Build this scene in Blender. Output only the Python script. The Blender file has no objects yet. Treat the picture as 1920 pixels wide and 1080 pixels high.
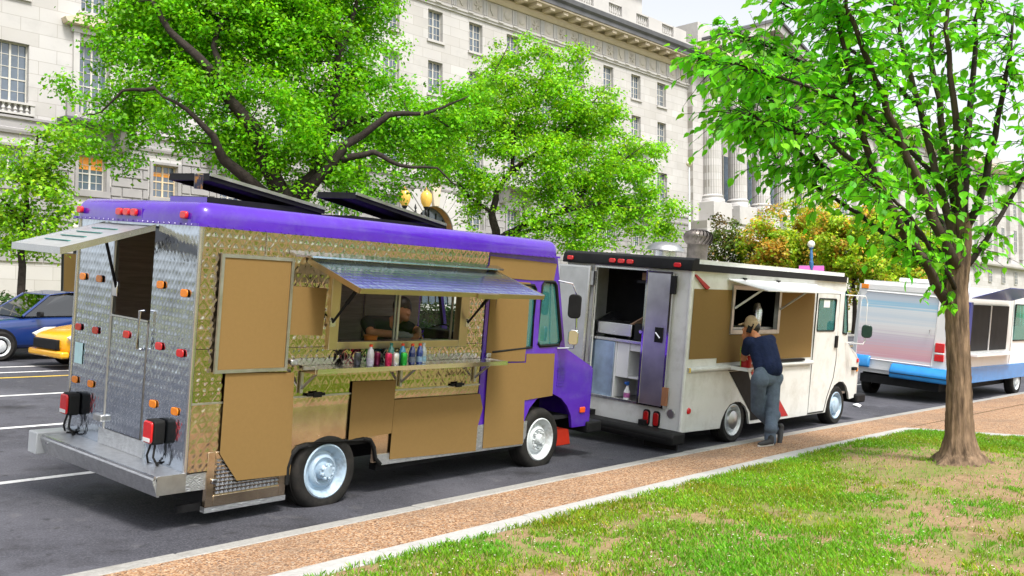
import bpy, bmesh, math, random
import numpy as np
from mathutils import Vector, Matrix

# ------------------------------------------------------------------ camera, sky, sun, exposure
scene = bpy.context.scene
col = scene.collection
R = math.radians
FPX, YAW, HORIZON, EYE = 1813.0, R(39.4), 610.0, 1.68
PITCH = math.atan((HORIZON - 540) / FPX)
FW = Vector((math.cos(YAW) * math.cos(PITCH), math.sin(YAW) * math.cos(PITCH), math.sin(PITCH)))
RT = Vector((math.sin(YAW), -math.cos(YAW), 0))
UP = RT.cross(FW)
EYEP = Vector((0, 0, EYE))
cam_data = bpy.data.cameras.new('camera')
cam_data.sensor_width = 36
cam_data.lens = FPX / 1920 * 36
cam_data.clip_end = 3000
cam = bpy.data.objects.new('camera', cam_data)
col.objects.link(cam)
rot = Matrix((RT, UP, -FW)).transposed()
cam.matrix_world = Matrix.Translation(EYEP) @ rot.to_4x4()
scene.camera = cam

SUN_AZ, SUN_EL = R(-108), R(56)          # direction towards the sun
world = bpy.data.worlds.new('World')
scene.world = world
world.use_nodes = True
wn = world.node_tree
wn.nodes.clear()
w_out = wn.nodes.new('ShaderNodeOutputWorld')
w_bg = wn.nodes.new('ShaderNodeBackground')
w_sky = wn.nodes.new('ShaderNodeTexSky')
w_sky.sky_type = 'NISHITA'
w_sky.sun_disc = False
w_sky.sun_elevation = SUN_EL
w_sky.sun_rotation = math.pi / 2 - SUN_AZ
w_sky.dust_density = 3.0
w_hs = wn.nodes.new('ShaderNodeHueSaturation')   # thin bright overcast
w_hs.inputs['Saturation'].default_value = 0.2
w_hs.inputs['Value'].default_value = 1.15
wn.links.new(w_sky.outputs[0], w_hs.inputs['Color'])
wn.links.new(w_hs.outputs[0], w_bg.inputs['Color'])
w_bg.inputs['Strength'].default_value = 0.125
wn.links.new(w_bg.outputs[0], w_out.inputs['Surface'])
sun_data = bpy.data.lights.new('sun', 'SUN')
sun_data.energy = 2.1
sun_data.angle = R(12)
sun_data.color = (1.0, 0.95, 0.87)
sun = bpy.data.objects.new('sun', sun_data)
col.objects.link(sun)
sd = Vector((math.cos(SUN_AZ) * math.cos(SUN_EL), math.sin(SUN_AZ) * math.cos(SUN_EL), math.sin(SUN_EL)))
sun.rotation_euler = sd.to_track_quat('Z', 'Y').to_euler()
scene.view_settings.view_transform = 'Standard'
scene.view_settings.look = 'None'
scene.view_settings.gamma = 1
scene.view_settings.use_curve_mapping = False
scene.view_settings.exposure = 0.95
scene.render.engine = 'CYCLES'
cy = scene.cycles
cy.use_denoising = True
cy.max_bounces = 6
cy.diffuse_bounces = 3
cy.glossy_bounces = 4
cy.transmission_bounces = 6
cy.transparent_max_bounces = 12
cy.caustics_reflective = False
cy.caustics_refractive = False
cy.sample_clamp_indirect = 6

# ------------------------------------------------------------------ helpers
random.seed(7)
rng = np.random.default_rng(11)

def at(px, py, axis, v):
    """point where the sight line of a measured photo position meets the plane axis = v"""
    d = FW * FPX + RT * (px - 960) + UP * (540 - py)
    return EYEP + d * ((v - EYEP[axis]) / d[axis])

def at_depth(px, py, depth):
    d = FW * FPX + RT * (px - 960) + UP * (540 - py)
    return EYEP + d * (depth / FPX)

def link(o, parent=None):
    col.objects.link(o)
    if parent is not None:
        o.parent = parent
    return o

def tag(o, label=None, cat=None, group=None, kind=None):
    if label: o['label'] = label
    if cat: o['category'] = cat
    if group: o['group'] = group
    if kind: o['kind'] = kind
    return o

def thing(name, label, cat, loc=(0, 0, 0), rot=(0, 0, 0), group=None):
    o = bpy.data.objects.new(name, None)
    o.empty_display_size = 0.2
    o.location = loc
    o.rotation_euler = rot
    link(o)
    return tag(o, label, cat, group)

class MB:
    def __init__(self):
        self.v = []; self.f = []
    def add(self, vs, fs):
        n = len(self.v)
        self.v += [tuple(p) for p in vs]
        self.f += [tuple(i + n for i in f) for f in fs]
        return self
    def box(self, x0, x1, y0, y1, z0, z1):
        vs = [(x0, y0, z0), (x1, y0, z0), (x1, y1, z0), (x0, y1, z0), (x0, y0, z1), (x1, y0, z1), (x1, y1, z1), (x0, y1, z1)]
        return self.add(vs, [(0, 3, 2, 1), (4, 5, 6, 7), (0, 1, 5, 4), (1, 2, 6, 5), (2, 3, 7, 6), (3, 0, 4, 7)])
    def hexa(self, vs):
        return self.add(vs, [(0, 3, 2, 1), (4, 5, 6, 7), (0, 1, 5, 4), (1, 2, 6, 5), (2, 3, 7, 6), (3, 0, 4, 7)])
    def slab(self, a, b, c, d, t):
        """a thick quad; t is the thickness vector"""
        t = Vector(t); q = [Vector(p) for p in (a, b, c, d)]
        return self.hexa(q + [p + t for p in q])
    def prism(self, pts, axis, a, b):
        """polygon (p, q) extruded along axis: x -> (y,z), y -> (x,z), z -> (x,y)"""
        n = len(pts)
        def mk(p, h):
            return {0: (h, p[0], p[1]), 1: (p[0], h, p[1]), 2: (p[0], p[1], h)}[axis]
        vs = [mk(p, a) for p in pts] + [mk(p, b) for p in pts]
        fs = [tuple(range(n - 1, -1, -1)), tuple(range(n, 2 * n))]
        fs += [(i, (i + 1) % n, (i + 1) % n + n, i + n) for i in range(n)]
        return self.add(vs, fs)
    def tube(self, pts, r, n=8, cap=True):
        pts = [Vector(p) for p in pts]
        rs = r if isinstance(r, (list, tuple)) else [r] * len(pts)
        vs = []; ref = None
        for i, p in enumerate(pts):
            t = (pts[min(i + 1, len(pts) - 1)] - pts[max(i - 1, 0)])
            t.normalize()
            if ref is None:
                ref = Vector((0, 0, 1)) if abs(t.z) < 0.9 else Vector((1, 0, 0))
            a = t.cross(ref); a.normalize(); b = t.cross(a); ref = -b if False else ref
            for k in range(n):
                th = 2 * math.pi * k / n
                vs.append(p + (a * math.cos(th) + b * math.sin(th)) * rs[i])
        fs = []
        for i in range(len(pts) - 1):
            for k in range(n):
                fs.append((i * n + k, i * n + (k + 1) % n, (i + 1) * n + (k + 1) % n, (i + 1) * n + k))
        if cap:
            fs.append(tuple(range(n - 1, -1, -1)))
            fs.append(tuple((len(pts) - 1) * n + k for k in range(n)))
        return self.add(vs, fs)
    def lathe(self, prof, n=24, c=(0, 0, 0), axis=2):
        """prof: (radius, height) list, closed at ends when radius is 0"""
        vs = []; fs = []
        for r, h in prof:
            for k in range(n):
                th = 2 * math.pi * k / n
                a, b = r * math.cos(th), r * math.sin(th)
                p = {2: (a, b, h), 1: (a, h, b), 0: (h, a, b)}[axis]
                vs.append((p[0] + c[0], p[1] + c[1], p[2] + c[2]))
        for i in range(len(prof) - 1):
            for k in range(n):
                fs.append((i * n + k, i * n + (k + 1) % n, (i + 1) * n + (k + 1) % n, (i + 1) * n + k))
        return self.add(vs, fs)
    def build(self, name, mat, parent=None, smooth=False, bevel=0, seg=2, loc=None, rot=None, angle=40, fix=True):
        me = bpy.data.meshes.new(name)
        me.from_pydata(self.v, [], self.f)
        if fix:
            bm = bmesh.new(); bm.from_mesh(me)
            bmesh.ops.remove_doubles(bm, verts=bm.verts, dist=1e-5)
            bmesh.ops.recalc_face_normals(bm, faces=bm.faces)
            bm.to_mesh(me); bm.free()
        if mat is not None:
            me.materials.append(mat)
        o = bpy.data.objects.new(name, me)
        link(o, parent)
        if loc is not None: o.location = loc
        if rot is not None: o.rotation_euler = rot
        if smooth:
            me.polygons.foreach_set('use_smooth', [True] * len(me.polygons))
            if smooth != 'all':
                me.set_sharp_from_angle(angle=R(angle))
        if bevel:
            m = o.modifiers.new('bevel', 'BEVEL'); m.width = bevel; m.segments = seg
            m.limit_method = 'ANGLE'; m.angle_limit = R(35)
            me.polygons.foreach_set('use_smooth', [True] * len(me.polygons))
            me.set_sharp_from_angle(angle=R(50))
        return o

def plate(name, outer, holes, axis, a, b, mat, parent=None, bevel=0):
    """flat plate with holes, thickness a..b along axis"""
    bm = bmesh.new()
    def mk(p, h):
        return {0: (h, p[0], p[1]), 1: (p[0], h, p[1]), 2: (p[0], p[1], h)}[axis]
    for loop in [outer] + list(holes):
        vs = [bm.verts.new(mk(p, a)) for p in loop]
        for i in range(len(vs)):
            bm.edges.new((vs[i], vs[(i + 1) % len(vs)]))
    bmesh.ops.triangle_fill(bm, use_beauty=True, use_dissolve=False, edges=bm.edges[:])
    ret = bmesh.ops.extrude_face_region(bm, geom=bm.faces[:])
    d = Vector((0, 0, 0)); d[axis] = b - a
    bmesh.ops.translate(bm, vec=d, verts=[g for g in ret['geom'] if isinstance(g, bmesh.types.BMVert)])
    bmesh.ops.recalc_face_normals(bm, faces=bm.faces)
    me = bpy.data.meshes.new(name); bm.to_mesh(me); bm.free()
    me.materials.append(mat)
    o = bpy.data.objects.new(name, me)
    return link(o, parent)

def rect(x0, x1, z0, z1, r=0, n=4):
    if r <= 0:
        return [(x0, z0), (x1, z0), (x1, z1), (x0, z1)]
    out = []
    for cx, cz, s in ((x1 - r, z0 + r, -90), (x1 - r, z1 - r, 0), (x0 + r, z1 - r, 90), (x0 + r, z0 + r, 180)):
        for k in range(n + 1):
            t = R(s + 90 * k / n)
            out.append((cx + r * math.cos(t), cz + r * math.sin(t)))
    return out

def raw_mesh(name, verts, faces_flat, per, mat, parent=None, colors=None, smooth=False):
    """big mesh from numpy arrays: verts (n,3), faces_flat (m*per)"""
    me = bpy.data.meshes.new(name)
    nv = len(verts); nf = len(faces_flat) // per
    me.vertices.add(nv); me.vertices.foreach_set('co', np.ascontiguousarray(verts, dtype=np.float32).ravel())
    me.loops.add(nf * per); me.loops.foreach_set('vertex_index', np.ascontiguousarray(faces_flat, dtype=np.int32))
    me.polygons.add(nf)
    me.polygons.foreach_set('loop_start', np.arange(0, nf * per, per, dtype=np.int32))
    if smooth: me.polygons.foreach_set('use_smooth', np.ones(nf, dtype=bool))
    me.update(calc_edges=True)
    if colors is not None:
        ca = me.color_attributes.new('tint', 'FLOAT_COLOR', 'POINT')
        c4 = np.ones((nv, 4), dtype=np.float32); c4[:, :3] = colors
        ca.data.foreach_set('color', c4.ravel())
    me.materials.append(mat)
    o = bpy.data.objects.new(name, me)
    return link(o, parent)

# ------------------------------------------------------------------ materials
MATS = {}
def M(name, color, rough=0.5, metal=0.0, var=0.12, scale=4.0, bump=0.0, bscale=40.0, spec=0.5, coat=0.0,
      dirt=None, emit=None, stretch=(1, 1, 1), rvar=0.0, alpha=None):
    m = bpy.data.materials.new(name); m.use_nodes = True
    nt = m.node_tree; N = nt.nodes; L = nt.links
    b = N['Principled BSDF']
    b.inputs['Roughness'].default_value = rough
    b.inputs['Metallic'].default_value = metal
    b.inputs['Specular IOR Level'].default_value = spec
    b.inputs['Coat Weight'].default_value = coat
    b.inputs['Coat Roughness'].default_value = 0.06
    tc = N.new('ShaderNodeTexCoord')
    mp = N.new('ShaderNodeMapping'); mp.inputs['Scale'].default_value = stretch
    L.new(tc.outputs['Object'], mp.inputs['Vector'])
    nz = N.new('ShaderNodeTexNoise'); nz.inputs['Scale'].default_value = scale
    nz.inputs['Detail'].default_value = 6; nz.inputs['Roughness'].default_value = 0.62
    L.new(mp.outputs[0], nz.inputs['Vector'])
    rp = N.new('ShaderNodeValToRGB')
    c = color
    rp.color_ramp.elements[0].position = 0.3; rp.color_ramp.elements[1].position = 0.7
    rp.color_ramp.elements[0].color = (c[0] * (1 - var), c[1] * (1 - var), c[2] * (1 - var), 1)
    rp.color_ramp.elements[1].color = (min(1, c[0] * (1 + var)), min(1, c[1] * (1 + var)), min(1, c[2] * (1 + var)), 1)
    L.new(nz.outputs['Fac'], rp.inputs['Fac'])
    out = rp.outputs['Color']
    if dirt:
        dc, amt, ds = dirt
        n2 = N.new('ShaderNodeTexNoise'); n2.inputs['Scale'].default_value = ds; n2.inputs['Detail'].default_value = 9
        n2.inputs['Roughness'].default_value = 0.7
        L.new(mp.outputs[0], n2.inputs['Vector'])
        r2 = N.new('ShaderNodeValToRGB'); r2.color_ramp.elements[0].position = 0.48; r2.color_ramp.elements[1].position = 0.72
        r2.color_ramp.elements[1].color = (amt, amt, amt, 1)
        L.new(n2.outputs['Fac'], r2.inputs['Fac'])
        mx = N.new('ShaderNodeMixRGB'); mx.inputs['Color2'].default_value = (*dc, 1)
        L.new(r2.outputs['Color'], mx.inputs['Fac']); L.new(out, mx.inputs['Color1'])
        out = mx.outputs['Color']
    L.new(out, b.inputs['Base Color'])
    if rvar:
        mr = N.new('ShaderNodeMapRange'); mr.inputs['To Min'].default_value = max(0.02, rough - rvar); mr.inputs['To Max'].default_value = rough + rvar
        L.new(nz.outputs['Fac'], mr.inputs['Value']); L.new(mr.outputs[0], b.inputs['Roughness'])
    if bump:
        n3 = N.new('ShaderNodeTexNoise'); n3.inputs['Scale'].default_value = bscale; n3.inputs['Detail'].default_value = 5
        L.new(mp.outputs[0], n3.inputs['Vector'])
        bp = N.new('ShaderNodeBump'); bp.inputs['Strength'].default_value = bump; bp.inputs['Distance'].default_value = 0.02
        L.new(n3.outputs['Fac'], bp.inputs['Height']); L.new(bp.outputs[0], b.inputs['Normal'])
    if emit:
        b.inputs['Emission Color'].default_value = (*emit[0], 1); b.inputs['Emission Strength'].default_value = emit[1]
    MATS[name] = m
    return m

def glass_mat(name, tint=(0.9, 0.95, 0.95), gloss=(1, 1, 1), ior=1.5, extra=0.0, street_glow=None):
    m = bpy.data.materials.new(name); m.use_nodes = True
    nt = m.node_tree; N = nt.nodes; L = nt.links; N.clear()
    o = N.new('ShaderNodeOutputMaterial'); mx = N.new('ShaderNodeMixShader')
    t = N.new('ShaderNodeBsdfTransparent'); t.inputs[0].default_value = (*tint, 1)
    g = N.new('ShaderNodeBsdfGlossy'); g.inputs['Color'].default_value = (*gloss, 1); g.inputs['Roughness'].default_value = 0.02
    f = N.new('ShaderNodeFresnel'); f.inputs['IOR'].default_value = ior
    ad = N.new('ShaderNodeMath'); ad.operation = 'ADD'; ad.use_clamp = True; ad.inputs[1].default_value = extra
    L.new(f.outputs[0], ad.inputs[0]); L.new(ad.outputs[0], mx.inputs[0])
    tr = t.outputs[0]
    if street_glow:                     # diffuse tint painting in the bright view through the pane
        df = N.new('ShaderNodeBsdfDiffuse'); df.inputs[0].default_value = (*street_glow[0], 1)
        m2 = N.new('ShaderNodeMixShader'); m2.inputs[0].default_value = street_glow[1]
        L.new(tr, m2.inputs[1]); L.new(df.outputs[0], m2.inputs[2]); tr = m2.outputs[0]
    L.new(tr, mx.inputs[1]); L.new(g.outputs[0], mx.inputs[2]); L.new(mx.outputs[0], o.inputs['Surface'])
    return m

def leaf_mat(name, color, trans=0.45, rough=0.45, tint=True):
    m = bpy.data.materials.new(name); m.use_nodes = True
    nt = m.node_tree; N = nt.nodes; L = nt.links; N.clear()
    o = N.new('ShaderNodeOutputMaterial'); mx = N.new('ShaderNodeMixShader'); mx.inputs[0].default_value = trans
    d = N.new('ShaderNodeBsdfPrincipled'); d.inputs['Roughness'].default_value = rough; d.inputs['Specular IOR Level'].default_value = 0.3
    t = N.new('ShaderNodeBsdfTranslucent')
    if tint:
        a = N.new('ShaderNodeAttribute'); a.attribute_name = 'tint'
        mul = N.new('ShaderNodeMixRGB'); mul.blend_type = 'MULTIPLY'; mul.inputs[0].default_value = 1; mul.inputs['Color2'].default_value = (*color, 1)
        L.new(a.outputs['Color'], mul.inputs['Color1']); c = mul.outputs[0]
    else:
        oi = N.new('ShaderNodeObjectInfo'); rp = N.new('ShaderNodeValToRGB')
        rp.color_ramp.elements[0].color = (color[0] * .75, color[1] * .8, color[2] * .8, 1)
        rp.color_ramp.elements[1].color = (color[0] * 1.4, color[1] * 1.12, color[2] * 1.1, 1)
        L.new(oi.outputs['Random'], rp.inputs[0]); c = rp.outputs[0]
    L.new(c, d.inputs['Base Color']); 
    br = N.new('ShaderNodeMixRGB'); br.blend_type = 'MULTIPLY'; br.inputs[0].default_value = 1; br.inputs['Color2'].default_value = (1.25, 1.15, 0.7, 1)
    L.new(c, br.inputs['Color1']); L.new(br.outputs[0], t.inputs['Color'])
    L.new(d.outputs[0], mx.inputs[1]); L.new(t.outputs[0], mx.inputs[2]); L.new(mx.outputs[0], o.inputs['Surface'])
    return m

purple = M('purple_paint', (0.075, 0.012, 0.40), 0.17, coat=0.6, var=0.12, scale=2, bump=0.06, bscale=2.5, rvar=0.08, dirt=((0.13, 0.09, 0.36), 0.35, 5))
steel_rear = M('quilted_steel', (0.58, 0.64, 0.72), 0.13, 1.0, var=0.10, scale=5, rvar=0.07, dirt=((0.5, 0.53, 0.58), 0.5, 4))  # blue-grey reflections of sky and street tinted into the base colour
steel_side = M('reflection_tinted_quilted_steel', (0.60, 0.525, 0.435), 0.08, 1.0, var=0.10, scale=3, rvar=0.05, dirt=((0.42, 0.31, 0.2), 0.4, 3))  # gold reflections of lawn and trees tinted into the base colour
steel_warm_tint = M('reflection_tinted_brushed_steel', (0.66, 0.53, 0.38), 0.24, 1.0, var=0.2, scale=2.5, rvar=0.1, dirt=((0.36, 0.24, 0.15), 0.6, 3), bump=0.05, bscale=7)  # coppery reflection of the pavement tinted into the base colour
steel = M('plain_steel', (0.62, 0.63, 0.65), 0.25, 1.0, var=0.08, scale=6, rvar=0.08)
steel_dull = M('dull_steel', (0.5, 0.5, 0.5), 0.4, 1.0, var=0.15, scale=8, rvar=0.1)
brass_frame = M('window_frame_metal', (0.55, 0.46, 0.30), 0.3, 1.0, var=0.1)
tread = M('tread_plate', (0.62, 0.63, 0.65), 0.3, 0.9, var=0.15, scale=20, bump=0.6, bscale=70)
tan = M('tan_panel_paint', (0.232, 0.143, 0.050), 0.85, var=0.03, scale=30, bump=0.08, bscale=120, spec=0.2)
white_paint = M('white_truck_paint', (0.69, 0.70, 0.69), 0.35, var=0.04, scale=2, dirt=((0.40, 0.385, 0.34), 0.6, 2.6), coat=0.2, bump=0.02, bscale=5)
white_clean = M('white_paint', (0.78, 0.79, 0.80), 0.3, var=0.03, coat=0.2)
black_paint = M('black_paint', (0.012, 0.012, 0.013), 0.55, var=0.3, scale=8, spec=0.15)
black_rubber = M('black_rubber', (0.010, 0.010, 0.010), 0.65, var=0.25, scale=14, spec=0.25)
tyre_rubber = M('tyre_rubber', (0.017, 0.016, 0.015), 0.75, var=0.3, scale=10, dirt=((0.05, 0.042, 0.035), 0.5, 6), spec=0.25, bump=0.15, bscale=60)
dark_inside = M('dark_interior', (0.022, 0.022, 0.024), 0.6, var=0.3, scale=3, spec=0.15)
grey_inside = M('grey_interior', (0.16, 0.15, 0.14), 0.6, var=0.15, scale=6)
brown_inside = M('brown_wall_board', (0.36, 0.26, 0.19), 0.6, var=0.25, scale=3, stretch=(1, 1, 12))
rim_white = M('rim_paint', (0.62, 0.66, 0.68), 0.4, var=0.06, scale=8, dirt=((0.20, 0.17, 0.13), 0.8, 7))
rim_blue = M('rim_blue_paint', (0.40, 0.52, 0.64), 0.4, var=0.07, scale=8, dirt=((0.13, 0.14, 0.15), 0.8, 7))
red_lens = M('red_lens', (0.62, 0.012, 0.015), 0.2, var=0.1, scale=40, coat=0.5)
dark_red_lens = M('dark_red_lens', (0.40, 0.01, 0.012), 0.15, var=0.15, scale=40, coat=0.6)
orange_lens = M('orange_lens', (0.85, 0.24, 0.005), 0.25, var=0.1, scale=40, coat=0.5)
door_steel = M('door_steel', (0.60, 0.60, 0.61), 0.36, 1.0, var=0.12, scale=4, rvar=0.06)
chrome = M('chrome', (0.75, 0.75, 0.77), 0.1, 1.0, var=0.03)
clear_glass = glass_mat('clear_glass', (0.94, 0.96, 0.96), ior=1.13)
teal_glass = glass_mat('teal_glass', (0.45, 0.88, 0.85), (0.75, 1, 1), extra=0.08, street_glow=((0.10, 0.42, 0.42), 0.35))  # diffuse teal share paints in the bright street behind the glass
dark_glass = glass_mat('dark_glass', (0.22, 0.26, 0.28), extra=0.06)

# ------------------------------------------------------------------ ground, road, pavement
def surface_mat(name, cols, pscale, rough=0.9, bump=0.5, big=None, kind='voronoi', metal=0):
    """speckled ground: cells coloured from a list, plus large soft patches"""
    m = bpy.data.materials.new(name); m.use_nodes = True
    nt = m.node_tree; N = nt.nodes; L = nt.links; b = N['Principled BSDF']
    b.inputs['Roughness'].default_value = rough; b.inputs['Specular IOR Level'].default_value = 0.25
    tc = N.new('ShaderNodeTexCoord')
    if kind == 'voronoi':
        v = N.new('ShaderNodeTexVoronoi'); v.inputs['Scale'].default_value = pscale
        L.new(tc.outputs['Object'], v.inputs['Vector'])
        sp = N.new('ShaderNodeSeparateColor'); L.new(v.outputs['Color'], sp.inputs[0]); fac = sp.outputs[0]
        hgt = v.outputs['Distance']
    else:
        v = N.new('ShaderNodeTexNoise'); v.inputs['Scale'].default_value = pscale; v.inputs['Detail'].default_value = 8; v.inputs['Roughness'].default_value = 0.75
        L.new(tc.outputs['Object'], v.inputs['Vector']); fac = v.outputs['Fac']; hgt = v.outputs['Fac']
    rp = N.new('ShaderNodeValToRGB'); e = rp.color_ramp.elements
    while len(e) < len(cols): e.new(0.5)
    for i, (p, c) in enumerate(cols):
        e[i].position = p; e[i].color = (*c, 1)
    L.new(fac, rp.inputs[0]); out = rp.outputs[0]
    for (dc, amt, sc, lo, hi) in (big or []):
        n2 = N.new('ShaderNodeTexNoise'); n2.inputs['Scale'].default_value = sc; n2.inputs['Detail'].default_value = 7; n2.inputs['Roughness'].default_value = 0.6
        L.new(tc.outputs['Object'], n2.inputs['Vector'])
        r2 = N.new('ShaderNodeMapRange'); r2.inputs['From Min'].default_value = lo; r2.inputs['From Max'].default_value = hi; r2.inputs['To Max'].default_value = amt
        L.new(n2.outputs['Fac'], r2.inputs['Value'])
        mx = N.new('ShaderNodeMixRGB'); mx.inputs['Color2'].default_value = (*dc, 1)
        L.new(r2.outputs[0], mx.inputs[0]); L.new(out, mx.inputs['Color1']); out = mx.outputs[0]
    L.new(out, b.inputs['Base Color'])
    bp = N.new('ShaderNodeBump'); bp.inputs['Strength'].default_value = bump; bp.inputs['Distance'].default_value = 0.006
    L.new(hgt, bp.inputs['Height']); L.new(bp.outputs[0], b.inputs['Normal'])
    return m

asphalt = surface_mat('asphalt', [(0.25, (0.016, 0.016, 0.020)), (0.5, (0.056, 0.057, 0.069)), (0.78, (0.17, 0.17, 0.20))], 60, 0.85, 0.5,
                      [((0.14, 0.14, 0.165), 0.6, 0.5, 0.45, 0.7), ((0.014, 0.013, 0.014), 0.7, 1.1, 0.54, 0.70), ((0.16, 0.155, 0.16), 0.5, 3.2, 0.60, 0.72), ((0.02, 0.02, 0.022), 0.6, 7.0, 0.60, 0.70)], 'noise')
aggregate = surface_mat('exposed_aggregate', [(0.0, (0.10, 0.05, 0.03)), (0.3, (0.29, 0.155, 0.08)), (0.62, (0.43, 0.25, 0.135)), (0.85, (0.58, 0.42, 0.28)), (1.0, (0.20, 0.175, 0.16))], 80, 0.85, 0.6,
                        [((0.20, 0.14, 0.10), 0.6, 0.9, 0.48, 0.7), ((0.16, 0.12, 0.09), 0.45, 6.0, 0.52, 0.72)])
concrete = surface_mat('kerb_concrete', [(0.3, (0.24, 0.235, 0.22)), (0.7, (0.40, 0.39, 0.37))], 30, 0.85, 0.3,
                       [((0.16, 0.145, 0.12), 0.6, 2.5, 0.5, 0.7)], 'noise')
concrete_pale = surface_mat('edging_concrete', [(0.3, (0.36, 0.355, 0.345)), (0.7, (0.50, 0.495, 0.48))], 25, 0.85, 0.3,
                            [((0.26, 0.25, 0.22), 0.4, 2.0, 0.52, 0.72)], 'noise')
soil = surface_mat('lawn_soil', [(0.25, (0.15, 0.09, 0.05)), (0.5, (0.31, 0.205, 0.115)), (0.8, (0.50, 0.37, 0.23))], 42, 0.95, 1.0,
                   [((0.15, 0.21, 0.04), 0.7, 1.1, 0.42, 0.62), ((0.17, 0.10, 0.055), 0.7, 5.0, 0.52, 0.70)], 'noise')
far_grass = surface_mat('far_grass', [(0.3, (0.08, 0.13, 0.022)), (0.7, (0.17, 0.22, 0.05))], 8, 0.95, 0.4, [((0.33, 0.24, 0.12), 0.8, 0.12, 0.45, 0.6)], 'noise')
paint_white = surface_mat('road_paint', [(0.3, (0.55, 0.55, 0.55)), (0.6, (0.78, 0.78, 0.78))], 30, 0.7, 0.3, [((0.15, 0.15, 0.16), 0.6, 9, 0.55, 0.7)], 'noise')
paint_yellow = surface_mat('road_paint_yellow', [(0.3, (0.55, 0.36, 0.05)), (0.6, (0.75, 0.52, 0.08))], 30, 0.7, 0.3, [((0.15, 0.15, 0.16), 0.6, 9, 0.55, 0.7)], 'noise')

def yk(x):
    t = x - 11.5
    return 6.05 - 0.0629 * 0.5 * (t + math.sqrt(t * t + 6.0))

def road_z(x, y):
    return 0.06 * max(0.0, min(17.4, y - yk(x)))

XS = [-300, -120, -60, -30, -15, -8] + [x * 1.0 for x in range(-4, 60)] + [64, 70, 80, 95, 120, 160, 220, 320]
def sheet(name, offs, zs, mat, parent=None, x0=-300, x1=320, kind=None, label=None):
    xs = [x0] + [x for x in XS if x0 < x < x1] + [x1]
    vs = []; fs = []; n = len(offs)
    for x in xs:
        for o_, z in zip(offs, zs):
            vs.append((x, yk(x) + o_, z))
    for i in range(len(xs) - 1):
        for j in range(n - 1):
            fs.append((i * n + j, (i + 1) * n + j, (i + 1) * n + j + 1, i * n + j + 1))
    o = MB().add(vs, fs).build(name, mat, parent, fix=False)
    if kind: o['kind'] = kind
    return o

sheet('ground', [-700, -60, -1.3, -1.2, 0, 17.4, 17.6, 60, 900], [0.0, 0.08, 0.08, -0.12, -0.12, 0.93, 1.05, 1.2, 1.2], far_grass, x0=-900, x1=1500, kind='structure')
road = sheet('road', [0.0, 5, 10, 17.4], [0, 0.30, 0.60, 1.044], asphalt, kind='structure')
def marking(off, w, mat, x0=-200, x1=250):
    sheet('lane_line', [off, off + w], [0.06 * off + 0.004, 0.06 * (off + w) + 0.004], mat, road, x0, x1)
marking(3.36, 0.11, paint_white); marking(6.5, 0.12, paint_white); marking(9.6, 0.12, paint_white)
marking(12.1, 0.12, paint_yellow); marking(12.98, 0.12, paint_white); marking(14.0, 0.14, paint_white)

sheet('pavement', [-1.02, -0.17], [0.115, 0.115], aggregate, kind='structure')
sheet('far_pavement', [17.56, 19.5, 22], [1.16, 1.18, 1.2], concrete_pale, kind='structure')
sheet('far_kerb', [17.4, 17.41, 17.56], [1.03, 1.165, 1.165], concrete, kind='structure')

def strip_pieces(name, piece, off0, off1, ztop, zbot, mat, x0, x1, step, gap=0.008, bevel=0.012):
    root = bpy.data.objects.new(name, None); link(root); root['kind'] = 'structure'
    x = x0; k = 0
    while x < x1 - 0.1:
        L_ = step * random.uniform(0.93, 1.07); xe = min(x1, x + L_)
        a, b = x + gap / 2, xe - gap / 2
        dz = random.uniform(-0.004, 0.004)
        pts = [(a, yk(a) + off0), (b, yk(b) + off0), (b, yk(b) + off1), (a, yk(a) + off1)]
        MB().prism(pts, 2, zbot, ztop + dz).build(piece, mat, root, bevel=bevel)
        x = xe; k += 1
    return root
strip_pieces('kerb', 'kerb_stone', -0.17, -0.002, 0.123, -0.1, concrete, -8, 60, 2.4)
edge = strip_pieces('lawn_edging', 'edging_stone', -1.27, -1.02, 0.128, -0.05, concrete_pale, -8, 15.24, 1.55)
for i in range(7):          # edging turns away from the street where a side path leaves
    y1 = yk(15.1) - 1.275 - i * 1.4
    MB().prism([(14.99, y1 - 1.392), (15.24, y1 - 1.392), (15.24, y1), (14.99, y1)], 2, -0.05, 0.128 + random.uniform(-.004, .004)).build('edging_stone', concrete_pale, edge, bevel=0.012)
# side path and the lawn
path = MB().add([(15.24, yk(15.24) - 1.02, 0.11), (60, yk(60) - 1.02, 0.11), (60, -9, 0.11), (15.24, -9, 0.11)], [(0, 1, 2, 3)]).build('side_path', aggregate); path['kind'] = 'structure'

def vnoise(x, y, cell, seed):
    r = np.random.default_rng(seed); g = r.random((256, 256))
    u = x / cell + 1000.3; v = y / cell + 1000.7
    i = np.floor(u).astype(int); j = np.floor(v).astype(int); a = u - i; b = v - j
    a = a * a * (3 - 2 * a); b = b * b * (3 - 2 * b)
    i %= 255; j %= 255
    return (g[i, j] * (1 - a) + g[i + 1, j] * a) * (1 - b) + (g[i, j + 1] * (1 - a) + g[i + 1, j + 1] * a) * b

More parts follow.
